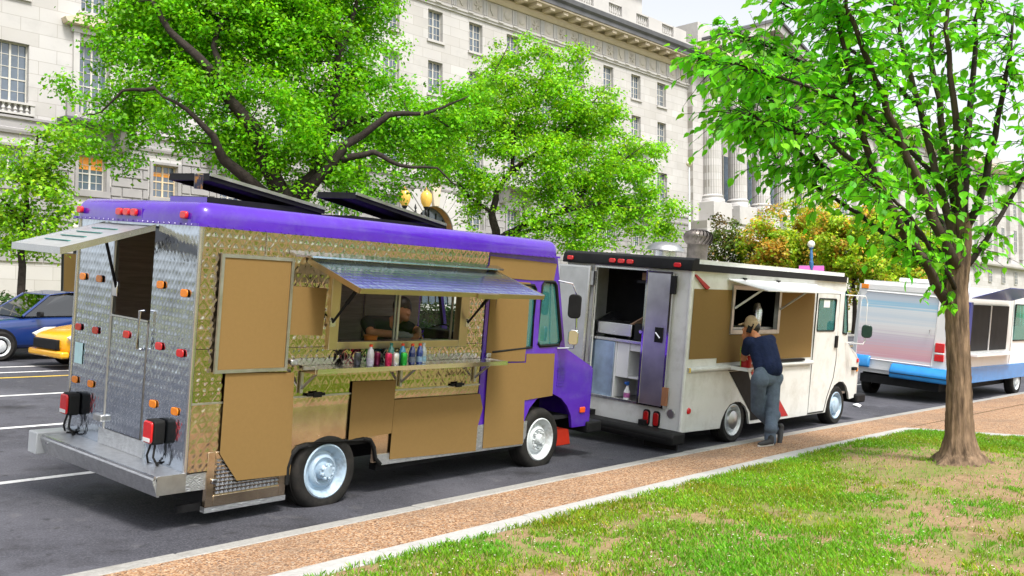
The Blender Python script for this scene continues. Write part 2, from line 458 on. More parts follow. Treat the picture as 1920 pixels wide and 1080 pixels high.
def lawn_z(x, y):
    base = 0.112 + 0.035 * (vnoise(x, y, 1.6, 3) - 0.35) + 0.012 * vnoise(x, y, 0.3, 4)
    mound = 0.05 * np.exp(-((x - 11.45) ** 2 + (y - 3.0) ** 2) / 0.75)
    return base + mound
gx = np.arange(-30, 14.99, 0.15); gx = np.append(gx, 14.985)
gy = np.concatenate([np.arange(-40, -4, 1.0), np.arange(-4, 4.75, 0.14), [4.76]])
GX, GY = np.meshgrid(gx, gy, indexing='ij')
bend = np.vectorize(yk)(gx)[:, None] - 6.05
GYb = GY + bend
V = np.stack([GX, GYb, np.minimum(lawn_z(GX, GYb), 0.34)], -1).reshape(-1, 3)
ny = len(gy); ii = np.arange(len(gx) - 1)[:, None] * ny + np.arange(ny - 1)[None, :]
Fq = np.stack([ii, ii + ny, ii + ny + 1, ii + 1], -1).reshape(-1)
lawn = raw_mesh('lawn', V, Fq, 4, soil, smooth=True); lawn['kind'] = 'structure'

def scatter_grass(n):
    x = rng.uniform(2.2, 14.97, n); y = rng.uniform(-2.2, 4.80, n)
    keep = y > 0.12 * x - 2.6
    x, y = x[keep], y[keep]
    d = 0.36 * vnoise(x, y, 0.8, 21) + 0.34 * vnoise(x, y, 0.27, 22) + 0.30 * vnoise(x, y, 0.09, 23)
    dist = np.hypot(x - 11.45, y - 3.0)
    d = d - 0.40 * np.exp(-((dist - 0.8) / 0.95) ** 2) + 0.10 * np.exp(-((4.75 - y) / 0.7) ** 2) + 0.06 * np.clip((x - 8) / 6, 0, 1)
    p = np.clip((d - 0.335) / 0.20, 0.08, 1)
    keep = rng.random(len(x)) < p
    x, y, d = x[keep], y[keep], d[keep]
    y = y + np.vectorize(yk)(x) - 6.05
    return x, y, d
gx_, gy_, gd_ = scatter_grass(380000)
n = len(gx_)
hgt = rng.uniform(0.025, 0.065, n) * (0.65 + 0.7 * np.clip(gd_ - 0.35, 0, 0.5))
ang = rng.uniform(0, 2 * np.pi, n); lean = rng.uniform(0.1, 0.9, n) * hgt; wd = rng.uniform(0.0025, 0.005, n)
base = np.stack([gx_, gy_, lawn_z(gx_, gy_) - 0.004], -1)
side = np.stack([np.cos(ang), np.sin(ang), np.zeros(n)], -1); fwd = np.stack([-np.sin(ang), np.cos(ang), np.zeros(n)], -1)
p0 = base - side * wd[:, None]; p1 = base + side * wd[:, None]
mid = base + fwd * (lean * 0.4)[:, None]; mid[:, 2] += hgt * 0.65
tip = base + fwd * lean[:, None]; tip[:, 2] += hgt
gv = np.stack([p0, p1, mid + side * wd[:, None] * .8, tip], 1).reshape(-1, 3)
gf = (np.arange(n)[:, None] * 4 + np.array([0, 1, 2, 3])).ravel()
tintv = rng.uniform(0.6, 1.35, n)
dry = rng.random(n) < 0.14
gc = np.stack([tintv * (0.6 + 0.75 * vnoise(gx_, gy_, 0.7, 41) + 0.25 * rng.random(n)), tintv * (0.8 + 0.35 * vnoise(gx_, gy_, 0.45, 42)), tintv], -1)
gc[dry] = gc[dry] * np.array([1.9, 0.95, 3.0])
grass_leaf = leaf_mat('grass_blades', (0.17, 0.42, 0.016), 0.4, 0.6)
grass = raw_mesh('grass', gv, gf, 4, grass_leaf, colors=np.repeat(gc, 4, axis=0))
tag(grass, 'patchy bright green grass worn through to bare soil', 'grass', kind='stuff')
# fallen pale petals
n = 5200
x, y, d = scatter_grass(22000); x, y = x[:n], y[:n]; n = len(x)
a = rng.uniform(0, 6.28, n); s = rng.uniform(0.004, 0.011, n); z = lawn_z(x, y) + rng.uniform(0.006, 0.035, n)
pv = np.stack([np.stack([x + s * np.cos(a + k * 1.57), y + s * np.sin(a + k * 1.57), z + 0.003 * (k % 2)], -1) for k in range(4)], 1).reshape(-1, 3)
petals = raw_mesh('fallen_petals', pv, np.arange(n * 4), 4, M('petal', (0.72, 0.66, 0.55), 0.8))
tag(petals, 'tiny pale fallen petals strewn over the lawn', 'petals', kind='stuff')

# ------------------------------------------------------------------ government building across the street
def stone_mat(name, c, joints=None, var=0.1, stain=0.35):
    m = M(name, c, 0.8, var=var, scale=0.9, bump=0.15, bscale=9, dirt=((c[0] * .55, c[1] * .52, c[2] * .48), stain, 0.45), spec=0.25)
    if joints:
        nt = m.node_tree; N = nt.nodes; L = nt.links; b = N['Principled BSDF']
        src = b.inputs['Base Color'].links[0].from_socket
        tc = N.new('ShaderNodeTexCoord'); mp = N.new('ShaderNodeMapping'); mp.inputs['Rotation'].default_value = (R(90), 0, 0)
        sx = N.new('ShaderNodeSeparateXYZ'); cx = N.new('ShaderNodeCombineXYZ')
        L.new(tc.outputs['Object'], sx.inputs[0]); L.new(sx.outputs[0], cx.inputs[0]); L.new(sx.outputs[2], cx.inputs[1])
        br = N.new('ShaderNodeTexBrick'); br.inputs['Scale'].default_value = 1.0
        br.inputs['Brick Width'].default_value = joints[0]; br.inputs['Row Height'].default_value = joints[1]; br.inputs['Mortar Size'].default_value = 0.012
        br.inputs['Color1'].default_value = (1, 1, 1, 1); br.inputs['Color2'].default_value = (0.86, 0.85, 0.83, 1); br.inputs['Mortar'].default_value = (0.66, 0.64, 0.6, 1)
        br.inputs['Bias'].default_value = 0.0
        L.new(cx.outputs[0], br.inputs['Vector'])
        mul = N.new('ShaderNodeMixRGB'); mul.blend_type = 'MULTIPLY'; mul.inputs[0].default_value = 1
        L.new(src, mul.inputs['Color1']); L.new(br.outputs['Color'], mul.inputs['Color2']); L.new(mul.outputs[0], b.inputs['Base Color'])
    return m
lime = stone_mat('limestone_ashlar', (0.53, 0.518, 0.515), (1.6, 0.62))
lime_plain = stone_mat('limestone', (0.50, 0.487, 0.48))
lime_grey = stone_mat('grey_limestone_block', (0.33, 0.318, 0.325), var=0.2)  # grey stone, darkened further to carry shade low on the facade
lime_warm = stone_mat('warm_limestone', (0.58, 0.50, 0.40))
lime_dark = stone_mat('weathered_cornice', (0.115, 0.118, 0.13), var=0.3)
carved = stone_mat('carved_limestone', (0.48, 0.45, 0.41), var=0.2)
sash = M('window_sash_paint', (0.55, 0.53, 0.48), 0.5)
sash_warm = M('warm_window_sash_paint', (0.62, 0.50, 0.34), 0.5)
pane_mat = M('window_pane', (0.10, 0.13, 0.17), 0.06, var=0.3, scale=0.8, spec=0.9)
pane_pale = M('pale_window_pane', (0.42, 0.47, 0.52), 0.1, var=0.15, scale=0.6, spec=0.8)
blind = M('orange_window_blind', (0.62, 0.26, 0.04), 0.7, emit=((1.0, 0.35, 0.05), 0.12))  # faint emission added so the cloth glows
arch_lamplit = M('lamplit_arch_soffit', (0.50, 0.26, 0.12), 0.8, var=0.2)  # warm lamplight from inside painted into the soffit colour

BA = R(3.6)
bld = thing('government_building', 'pale limestone neoclassical building with rows of windows and dark cornice across street', 'building', (21.5, 44, 0), (0, 0, -BA))
BAY, W0 = 3.63, 0.25
def bay(k): return W0 + 0.65 + BAY * k
rows = {'A': (8.0, 9.63, 0.65), 'B': (11.6, 14.9, 0.72), 'C': (16.4, 18.5, 0.63), 'D': (19.85, 21.8, 0.63)}
KS = list(range(-3, 14))
UL, UR = -14.0, 52.0
ZB, ZT = 0.5, 22.3
holes = []
for k in KS:
    for rn, (z0, z1, hw) in rows.items():
        if rn == 'A' and k in (6,): continue
        if rn == 'B' and k % 2: z1 = 14.3
        holes.append((bay(k) - hw, bay(k) + hw, z0, z1, rn, k))
ARC_U, ARC_Z, ARC_R = 22.6, 7.6, 1.65
holes.append((ARC_U - 2.0, ARC_U + 2.0, 3.0, 9.7, 'arch', 6))
def wall_grid(us, zs, hl, y0, depth):
    mb = MB(); us = sorted(set(round(u, 4) for u in us)); zs = sorted(set(round(z, 4) for z in zs))
    for i in range(len(us) - 1):
        for j in range(len(zs) - 1):
            cu, cz = (us[i] + us[i + 1]) / 2, (zs[j] + zs[j + 1]) / 2
            if any(h[0] < cu < h[1] and h[2] < cz < h[3] for h in hl): continue
            mb.add([(us[i], y0, zs[j]), (us[i + 1], y0, zs[j]), (us[i + 1], y0, zs[j + 1]), (us[i], y0, zs[j + 1])], [(0, 1, 2, 3)])
    for h in hl:
        u0, u1, z0, z1 = h[:4]
        a = [(u0, z0), (u1, z0), (u1, z1), (u0, z1)]
        for q in range(4):
            p, r = a[q], a[(q + 1) % 4]
            mb.add([(p[0], y0, p[1]), (r[0], y0, r[1]), (r[0], y0 + depth, r[1]), (p[0], y0 + depth, p[1])], [(0, 1, 2, 3)])
    return mb
us = [UL, UR] + [h[0] for h in holes] + [h[1] for h in holes]
zs = [ZB, ZT, 10.25] + [h[2] for h in holes] + [h[3] for h in holes]
wall_grid(us, zs, holes, 0, 0.45).build('wall', lime, bld)
MB().box(UL, UL + 0.5, 0.0, 18, ZB, ZT).build('side_wall', lime_plain, bld)

def make_window(kind, w, h, cols_, rows_, sm, pm, fine):
    """returns prototype list of (name, mesh, material, children)"""
    t = 0.05
    fr = MB()
    fr.box(-w, -w + t, 0.26, 0.36, 0, h); fr.box(w - t, w, 0.26, 0.36, 0, h)
    fr.box(-w + t, w - t, 0.26, 0.36, h - t, h); fr.box(-w + t, w - t, 0.26, 0.36, 0, t * 1.4)
    fr.box(-0.045, 0.045, 0.255, 0.355, t * 1.4, h - t)
    for s in (-1, 1):
        a, b = (-w + t, -0.045) if s < 0 else (0.045, w - t)
        for c in range(1, cols_):
            x = a + (b - a) * c / cols_
            fr.box(x - 0.014, x + 0.014, 0.275, 0.335, t * 1.4, h - t)
        for r_ in range(1, rows_):
            z = h * r_ / rows_
            hw = 0.03 if r_ == rows_ // 2 else 0.014
            # split around the vertical bars so no faces coincide
            fr.box(a, b, 0.28 if hw < 0.02 else 0.268, 0.33 if hw < 0.02 else 0.34, z - hw, z + hw)
    return fr
win_cache = {}
def place_window(u, z0, w, h, cols_, rows_, sm, pm, name='window', fine=False, y=0.0):
    key = (round(w, 3), round(h, 3), cols_, rows_, sm.name)
    if key not in win_cache:
        fr = make_window('', w, h, cols_, rows_, sm, pm, fine)
        o = fr.build(name, sm, bld, fix=True); win_cache[key] = o.data
    else:
        o = bpy.data.objects.new(name, win_cache[key]); link(o, bld)
    o.location = (u, y, z0)
    if fine:
        kp = key + ('p',)
        t = 0.05
        if kp not in win_cache:
            cw = (w - t - 0.045) / cols_; ch = h / rows_
            win_cache[kp] = None
        for s in (-1, 1):
            a, b = (-w + t, -0.045) if s < 0 else (0.045, w - t)
            for c in range(cols_):
                for r_ in range(rows_):
                    kk = kp + ('mesh', pm.name if r_ < rows_ - 1 else 'top')
                    x0, x1 = a + (b - a) * c / cols_, a + (b - a) * (c + 1) / cols_
                    za, zb = h * r_ / rows_, h * (r_ + 1) / rows_
                    if (kk) not in win_cache:
                        p = MB().box(-(x1 - x0) / 2, (x1 - x0) / 2, 0, 0.01, 0, zb - za).build('pane', pm, o); win_cache[kk] = p.data
                    else:
                        p = bpy.data.objects.new('pane', win_cache[kk]); link(p, o)
                    p.location = ((x0 + x1) / 2, 0.30 + random.uniform(0, 0.004), za)
    else:
        kp = key + ('one',)
        if kp not in win_cache:
            p = MB().box(-w + 0.03, w - 0.03, 0.30, 0.31, 0.02, h - 0.02).build('pane', pm, o); win_cache[kp] = p.data
        else:
            p = bpy.data.objects.new('pane', win_cache[kp]); link(p, o)
    return o
for (u0, u1, z0, z1, rn, k) in holes:
    if rn == 'arch': continue
    hw, h = (u1 - u0) / 2, z1 - z0
    if rn == 'A':
        o = place_window((u0 + u1) / 2, z0, hw, h, 2, 4, sash_warm if k == 1 else sash, pane_mat, fine=(k in (-1, 0, 1)))
        if k in (0, 1):
            MB().box(-hw + 0.03, hw - 0.03, 0.290, 0.295, h * (0.62 if k == 0 else 0.66), h * (0.97 if k == 0 else 0.78)).build('blind', blind, o)
            # blind hangs behind panes
    elif rn == 'B':
        place_window((u0 + u1) / 2, z0, hw, h, 2, 5, sash, pane_pale if k in (1,) else pane_mat)
    else:
        place_window((u0 + u1) / 2, z0, hw, h, 2 if rn == 'C' else 2, 4, sash, pane_pale if (k * 7 + len(rn)) % 3 == 0 else pane_mat)
    if rn in 'CD':
        MB().box(u0 - 0.12, u1 + 0.12, -0.12, 0.02, z0 - 0.16, z0 - 0.004).build('window_sill', lime_plain, bld)
    if rn == 'A':
        MB().box(u0 - 0.2, u1 + 0.2, -0.14, 0.02, z0 - 0.30, z0 - 0.004).build('window_sill', lime_grey, bld)
        jm = MB(); jm.box(u0 - 0.16, u0 - 0.003, -0.10, 0.02, z0, z1 + 0.12); jm.box(u1 + 0.003, u1 + 0.16, -0.10, 0.02, z0, z1 + 0.12)
        jm.box(u0 - 0.003, u1 + 0.003, -0.10, 0.02, z1 + 0.003, z1 + 0.12)
        jm.build('window_surround', lime_grey, bld, fix=False)
MB().box(UL, UR, 0.6, 0.7, ZB, ZT).build('inner_wall', dark_inside, bld)

# rusticated base: staggered blocks standing proud of the joints
CH, BL = 0.475, 1.02
blk_cache = {}
stuff_blocks = MB()
def block(u0, u1, z0):
    if u1 - u0 < 0.12: return
    u0 += 0.018; u1 -= 0.018
    near = u0 < 9.0 and z0 > 5.2 or (18.0 < u0 < 27 and z0 > 6.6)
    if not near:
        stuff_blocks.box(u0, u1, -0.07 - random.uniform(0, 0.012), 0.01, z0 + 0.018, z0 + CH - 0.018); return
    L_ = round(u1 - u0, 2)
    if L_ not in blk_cache:
        t = 0.02; y = -0.075
        vs = [(0, 0.01, 0.018), (L_, 0.01, 0.018), (L_, 0.01, CH - 0.018), (0, 0.01, CH - 0.018),
              (t, y, 0.018 + t), (L_ - t, y, 0.018 + t), (L_ - t, y, CH - 0.018 - t), (t, y, CH - 0.018 - t)]
        m = MB().add(vs, [(4, 5, 6, 7), (0, 1, 5, 4), (1, 2, 6, 5), (2, 3, 7, 6), (3, 0, 4, 7)])
        o = m.build('stone_block', lime_grey, bld); blk_cache[L_] = o.data
    else:
        o = bpy.data.objects.new('stone_block', blk_cache[L_]); link(o, bld)
    o.location = (u0, -random.uniform(0, 0.015), z0)
for r_ in range(12):
    z0 = 10.20 - CH * (r_ + 1)
    u = UL + (0.5 * BL if r_ % 2 else 0)
    while u < UR - 0.2:
        a, b = u, min(u + BL, UR); u += BL
        segs = [(a, b)]
        for h in holes:
            if h[4] not in ('A', 'arch'): continue
            if h[4] == 'arch':
                dz = z0 + CH / 2 - ARC_Z
                rr = 3.1
                if dz > rr: continue
                half = math.sqrt(max(0, rr * rr - max(0, dz) ** 2)) if dz > 0 else 2.1
                lo, hi = ARC_U - half, ARC_U + half
            else:
                if z0 + CH < h[2] - 0.31 or z0 > h[3] + 0.125: continue
                lo, hi = h[0] - 0.21, h[1] + 0.21
            new = []
            for (p, q) in segs:
                if q <= lo or p >= hi: new.append((p, q)); continue
                if p < lo: new.append((p, lo))
                if q > hi: new.append((hi, q))
            segs = new
        for (p, q) in segs: block(p, q, z0)
sb = stuff_blocks.build('stone_blocks', lime_grey, bld, fix=False); sb['kind'] = 'stuff'
# arch: rectangular opening filled down to the arch curve, voussoirs, keystone, glazed door
fill = MB()
na = 24
for i in range(na):
    t0, t1 = math.pi * i / na, math.pi * (i + 1) / na
    p, q = (ARC_U + ARC_R * math.cos(t0), ARC_Z + ARC_R * math.sin(t0)), (ARC_U + ARC_R * math.cos(t1), ARC_Z + ARC_R * math.sin(t1))
    fill.hexa([(p[0], 0.004, p[1]), (p[0], 0.004, 9.7), (q[0], 0.004, 9.7), (q[0], 0.004, q[1]), (p[0], 0.44, p[1]), (p[0], 0.44, 9.7), (q[0], 0.44, 9.7), (q[0], 0.44, q[1])])
fill.box(ARC_U - 2.0, ARC_U - ARC_R, 0.004, 0.44, 3.0, 9.7); fill.box(ARC_U + ARC_R, ARC_U + 2.0, 0.004, 0.44, 3.0, 9.7)
fill.build('arch_wall', lime_plain, bld, fix=False)
NV = 11
for i in range(NV):
    g = 0.012
    t0, t1 = math.pi * i / NV + g, math.pi * (i + 1) / NV - g
    ro = 3.05
    y = -0.10
    m = i == NV // 2
    if m: ro = 3.0; y = -0.26
    pts = []
    for t in (t0, (t0 + t1) / 2, t1): pts.append((ARC_U + (ARC_R - 0.04) * math.cos(t), ARC_Z + (ARC_R - 0.04) * math.sin(t)))
    for t in (t1, t0): pts.append((ARC_U + ro * math.cos(t), ARC_Z + ro * math.sin(t)))
    MB().prism(pts, 1, y, 0.003).build('keystone' if m else 'arch_stone', lime_plain if not m else lime_warm, bld, bevel=0.02)
sof = MB()
for i in range(na):
    t0, t1 = math.pi * i / na, math.pi * (i + 1) / na
    r_ = ARC_R - 0.045
    sof.add([(ARC_U + r_ * math.cos(t0), 0.01, ARC_Z + r_ * math.sin(t0)), (ARC_U + r_ * math.cos(t1), 0.01, ARC_Z + r_ * math.sin(t1)),
             (ARC_U + r_ * math.cos(t1), 0.5, ARC_Z + r_ * math.sin(t1)), (ARC_U + r_ * math.cos(t0), 0.5, ARC_Z + r_ * math.sin(t0))], [(0, 1, 2, 3)])
sof.build('arch_soffit', arch_lamplit, bld)
adoor = MB()
for i in range(-2, 3): adoor.box(ARC_U + i * 0.6 - 0.03, ARC_U + i * 0.6 + 0.03, 0.46, 0.52, 3, 9.2 - abs(i) * 0.35)
for z in (5.0, 6.2, 7.4, 8.2): adoor.box(ARC_U - 1.6, ARC_U + 1.6, 0.47, 0.51, z, z + 0.06)
ad = adoor.build('arch_window', black_paint, bld, fix=False)
MB().box(ARC_U - 1.66, ARC_U + 1.66, 0.53, 0.55, 3.0, 9.25).build('pane', pane_mat, ad)

# string courses
def course(name, prof, mat, u0=UL - 0.1, u1=UR + 0.1):
    """prof: polygon (y, z) extruded along the facade"""
    return MB().prism(prof, 0, u0, u1).build(name, mat, bld)
course('string_course', [(0.01, 10.2), (-0.12, 10.2), (-0.16, 10.32), (-0.16, 10.42), (-0.1, 10.46), (-0.1, 10.78), (-0.2, 10.86), (-0.2, 10.96), (0.01, 11.02)], lime_grey)
course('architrave', [(0.01, 22.1), (-0.12, 22.1), (-0.12, 22.22), (-0.2, 22.26), (-0.2, 22.42), (0.01, 22.42)], lime_plain)
course('frieze', [(0.3, 22.42), (-0.10, 22.42), (-0.10, 23.55), (0.3, 23.55)], lime_plain)
course('bed_mould', [(0.2, 23.551), (-0.22, 23.551), (-0.4, 23.75), (-0.4, 23.95), (0.2, 23.95)], lime_warm)
course('soffit', [(0.2, 24.20), (-1.35, 24.20), (-1.35, 24.32), (0.2, 24.32)], lime_warm, UL - 0.1, UR + 0.9)
course('cornice', [(0.2, 24.321), (-1.42, 24.321), (-1.42, 24.62), (-1.58, 24.78), (-1.62, 25.10), (-1.35, 25.22), (0.2, 25.3)], lime_dark, UL - 0.1, UR + 1.1)
u = UR - 0.35
while u > 8:
    MB().box(u - 0.26, u + 0.26, -1.22, -0.38, 23.952, 24.198).build('modillion', lime_warm, bld, bevel=0.03)
    u -= 1.45
u = UR - 1.0
proto = None
while u > 18:
    f = MB()
    f.box(u - 0.45, u + 0.45, -0.125, -0.095, 22.50, 23.50)
    o = f.build('metope', carved, bld)
    d = MB()
    s = random.choice((0, 1, 2))
    if s == 0:
        d.lathe([(0, -0.20), (0.2, -0.195), (0.3, -0.17), (0.36, -0.12)], 16, (u, 0, 23.0), axis=1)
    elif s == 1:
        for k in range(6):
            t = k * math.pi / 3; d.tube([(u, -0.15, 23), (u + 0.33 * math.cos(t), -0.15, 23 + 0.38 * math.sin(t))], [0.09, 0.05], 6)
    else:
        d.prism([(u - 0.3, 23.38), (u + 0.3, 23.38), (u + 0.26, 22.95), (u, 22.6), (u - 0.26, 22.95)], 1, -0.19, -0.12)
    d.build('carving', carved, o, bevel=0.02 if s == 2 else 0, fix=False)
    t = MB()
    for k in (-1, 0, 1): t.box(u + 0.725 + k * 0.15 - 0.055, u + 0.725 + k * 0.15 + 0.055, -0.17, -0.095, 22.50, 23.50)
    t.box(u + 0.725 - 0.24, u + 0.725 + 0.24, -0.26, -0.195, 22.30, 22.40)
    t.build('triglyph', lime_plain, bld, fix=False)
    u -= 1.45
# parapet with balustrades, attic storey set back
pp = [(UL, UR)]
u = UL
MB().box(UL, UR + 0.3, -0.6, 0.0, 25.3, 25.75).build('parapet_base', lime_plain, bld)
def balusters(n, u0, u1, z0, z1, y, r=0.10, name='balustrade', mat=None, seg=8):
    b = MB()
    h = z1 - z0
    for i in range(n):
        uu = u0 + (u1 - u0) * (i + 0.5) / n
        b.lathe([(r * .9, z0), (r * .9, z0 + h * .1), (r * .55, z0 + h * .16), (r, z0 + h * .36), (r * .45, z0 + h * .74), (r * .75, z0 + h * .88), (r * .9, z1)], seg, (uu, y, 0))
    o = b.build(name, mat or lime_plain, bld, smooth=True, fix=False); o['kind'] = 'stuff'
    return o
u = UR - 1.0
k = 0
while u > 18:
    MB().box(u - 3.6 + 1.7, u, -0.55, -0.05, 25.752, 26.7).build('parapet_pier', lime_plain, bld)
    balusters(6, u - 3.6, u - 1.9, 25.752, 26.6, -0.3, 0.13)
    MB().box(u - 3.6, u - 1.902, -0.5, -0.1, 26.6, 26.72).build('parapet_rail', lime_plain, bld)
    u -= 3.6
att_h = [(u_ - 0.6, u_ + 0.6, 28.1, 29.0) for u_ in [bay(k) for k in range(5, 14)]]
wall_grid([14, UR - 1] + [h[0] for h in att_h] + [h[1] for h in att_h], [25.3, 31.2, 28.1, 29.0], att_h, 4.0, 0.5).build('attic_wall', lime_plain, bld)
MB().box(14, UR - 1, 4.6, 4.7, 25.3, 31).build('attic_inner_wall', dark_inside, bld)
course('attic_cornice', [(4.2, 31.2), (3.3, 31.2), (3.1, 31.6), (3.1, 31.85), (4.2, 31.9)], lime_plain, 14, UR - 0.6)
MB().box(14, UR - 0.6, 3.1, 3.3, 31.86, 32.15).build('attic_cresting', lime_dark, bld)

# balconies, window pediments and baluster aprons on the second storey
for k in (-2, 0, 2, 4, 8, 10, 12):
    c = bay(k)
    MB().prism([(0.01, 10.9), (-0.95, 10.9), (-1.1, 11.02), (-1.1, 11.12), (-1.0, 11.16), (0.01, 11.2)], 0, c - 1.65, c + 1.65).build('balcony_slab', lime_dark if k == 0 else lime_grey, bld)
    for s in (-1, 1):
        MB().prism([(0.01, 9.95), (-0.35, 9.95), (-0.55, 10.2), (-0.8, 10.898), (0.01, 10.898)], 0, c + s * 1.25 - 0.22, c + s * 1.25 + 0.22).build('balcony_bracket', lime_grey, bld, bevel=0.03)
    MB().box(c - 1.6, c + 1.6, -1.0, -0.85, 11.95, 12.08).build('balcony_rail', lime_grey, bld, bevel=0.02)
    for s in (-1.45, 0, 1.45): MB().box(c + s - 0.15, c + s + 0.15, -1.01, -0.8, 11.162, 11.948).build('balcony_pier', lime_grey, bld)
    balusters(10, c - 1.3, c + 1.3, 11.17, 11.95, -0.92, 0.085)
    pd = MB().prism([(c - 1.45, 15.6), (c + 1.45, 15.6), (c + 1.55, 15.85), (c + 1.0, 16.05), (c - 1.0, 16.05), (c - 1.55, 15.85)], 1, -0.5, 0.01).build('window_pediment', lime_warm, bld, bevel=0.03)
    sr = MB(); sr.box(c - 1.0, c - 0.722, -0.16, 0.01, 11.3, 15.3); sr.box(c + 0.722, c + 1.0, -0.16, 0.01, 11.3, 15.3); sr.box(c - 1.1, c + 1.1, -0.2, 0.01, 15.3, 15.598)
    sr.build('window_surround', lime_plain, bld, fix=False)
for k in (-3, -1, 1, 3, 5, 7, 9, 11, 13):
    c = bay(k)
    MB().box(c - 0.95, c + 0.95, -0.22, 0.01, 11.03, 11.12).build('apron_base', lime_plain, bld)
    balusters(6, c - 0.75, c + 0.75, 11.12, 11.5, -0.12, 0.09)
    MB().box(c - 0.95, c + 0.95, -0.24, 0.01, 11.5, 11.598).build('apron_rail', lime_plain, bld)
    for s in (-1, 1): MB().box(c + s * 0.85 - 0.09, c + s * 0.85 + 0.09, -0.2, 0.01, 11.122, 11.498).build('apron_pier', lime_plain, bld)

# end pavilion, portico with columns, far wing
MB().box(UR, UR + 1.9, -0.5, 14, ZB, 24.1).build('pavilion_pier', lime, bld)
MB().box(UR - 0.2, UR + 4.5, -1.2, 8, 25.31, 27.6).build('pavilion_parapet', lime_plain, bld)
PY = -0.9
MB().box(UR + 0.0, 76, -1.9, -0.52, ZB, 8.9).build('portico_base', lime, bld)
MB().prism([(-1.95, 8.9), (-2.1, 9.1), (-2.1, 9.3), (-1.9, 9.4), (-0.55, 9.4), (-0.55, 8.9)], 0, UR - 0.1, 76.1).build('portico_ledge', lime_plain, bld)
MB().box(UR, 76, -1.85, -0.52, 9.4, 10.6).build('portico_plinth', lime, bld)
cols_u = [54.4, 58.75, 63.05, 67.35, 71.7]
for i, c in enumerate(cols_u):
    MB().box(c - 1.5, c + 1.5, -2.0, -0.3, 10.601, 12.3).build('column_pedestal', lime_plain, bld, bevel=0.05)
    if i: balusters(6, cols_u[i - 1] + 1.5, c - 1.5, 11.1, 12.0, -1.1, 0.11); MB().box(cols_u[i - 1] + 1.502, c - 1.502, -1.3, -0.9, 12.0, 12.15).build('balcony_rail', lime_plain, bld); MB().box(cols_u[i - 1] + 1.502, c - 1.502, -1.4, -0.8, 10.602, 11.1).build('balcony_slab', lime_plain, bld)
    sh = MB(); prof = []
    nf = 48
    H0, H1 = 13.0, 23.2
    vs = []; fs = []
    for j in range(9):
        t = j / 8; r_ = 0.84 * (1 - 0.14 * t ** 1.8); z = H0 + (H1 - H0) * t
        for q in range(nf):
            rr = r_ * (1 - (0.045 if q % 2 else 0)); a = 2 * math.pi * q / nf
            vs.append((c + rr * math.cos(a), PY + rr * math.sin(a), z))
    for j in range(8):
        for q in range(nf): fs.append((j * nf + q, j * nf + (q + 1) % nf, (j + 1) * nf + (q + 1) % nf, (j + 1) * nf + q))
    o = sh.add(vs, fs).build('column', lime, bld, fix=False)
    MB().lathe([(1.1, 12.3), (1.1, 12.5), (1.05, 12.62), (0.95, 12.66), (0.95, 12.75), (1.02, 12.85), (0.9, 12.95), (0.86, 13.02)], 24, (c, PY, 0)).build('column_base', lime_plain, o, smooth=True, fix=False)
    cp = MB().lathe([(0.72, 23.1), (0.74, 23.3), (0.9, 23.6), (0.95, 23.7)], 20, (c, PY, 0)); cp.box(c - 1.0, c + 1.0, PY - 1.0, PY + 1.0, 23.7, 24.0)
    cp.build('column_capital', lime_plain, o, fix=False)
MB().box(UR + 1.9, 76, 1.4, 2.0, ZB, 26).build('portico_rear_wall', lime, bld)
for c in [(cols_u[i] + cols_u[i + 1]) / 2 for i in range(4)]:
    pw = MB().box(c - 0.9, c + 0.9, 1.30, 1.39, 13.0, 17.5).build('portico_window', sash, bld); MB().box(c - 0.8, c + 0.8, 1.27, 1.298, 13.1, 17.4).build('pane', pane_mat, pw)
MB().box(UR - 0.2, 76.2, -1.7, 1.39, 24.01, 25.0).build('entablature', lime_plain, bld)
MB().box(UR - 0.6, 76.6, -2.4, 1.38, 25.001, 25.30).build('portico_cornice', lime_warm, bld)
MB().prism([(UR + 1.9, 25.301), (75.5, 25.301), (63.6, 29.3)], 1, -1.5, -1.0).build('tympanum', carved, bld)
for s in (0, 1):
    a = (UR + 0.4, 25.3) if s == 0 else (76.6, 25.3)
    pts = [a, (63.6, 29.35), (63.6, 30.15), (a[0], a[1] + 0.75)]
    MB().prism(pts, 1, -2.5, 2.0).build('raking_cornice', lime_plain if s == 0 else lime_grey, bld)
    MB().prism([(p[0], p[1] + 0.82) for p in (a, (63.6, 29.35), (63.6, 29.6), (a[0], a[1] + 0.22))], 1, -2.7, 2.2).build('raking_cap', lime_dark, bld)
for k in range(13):
    c = 80 + k * 6.2
    MB().box(c - 0.9, c + 0.9, -0.45, 0.12, 12.0, 23.4).build('pilaster', lime, bld)
    MB().box(c - 1.1, c + 1.1, -0.6, 0.1, 23.401, 24.1).build('pilaster_capital', lime_grey, bld, bevel=0.05)
    for (z0, z1) in ((8, 10), (13, 16.5), (18.5, 21)):
        place_window(c + 3.1, z0, 0.8, z1 - z0, 2, 4, sash, pane_mat, y=-0.3)
MB().box(76, 165, 0.1, 1.0, ZB, 27.0).build('far_wing_wall', lime, bld)
course('far_wing_ledge', [(0.1, 10.4), (-0.6, 10.4), (-0.7, 10.6), (-0.7, 11.0), (0.1, 11.1)], lime_plain, 76.6, 165)
course('far_wing_cornice', [(0.1, 24.1), (-0.7, 24.1), (-1.2, 24.6), (-1.2, 25.2), (0.1, 25.3)], lime_warm, 76.7, 165)
MB().box(UL, UR + 1, 4.71, 18, 25.2, 25.4).build('roof', lime_dark, bld)

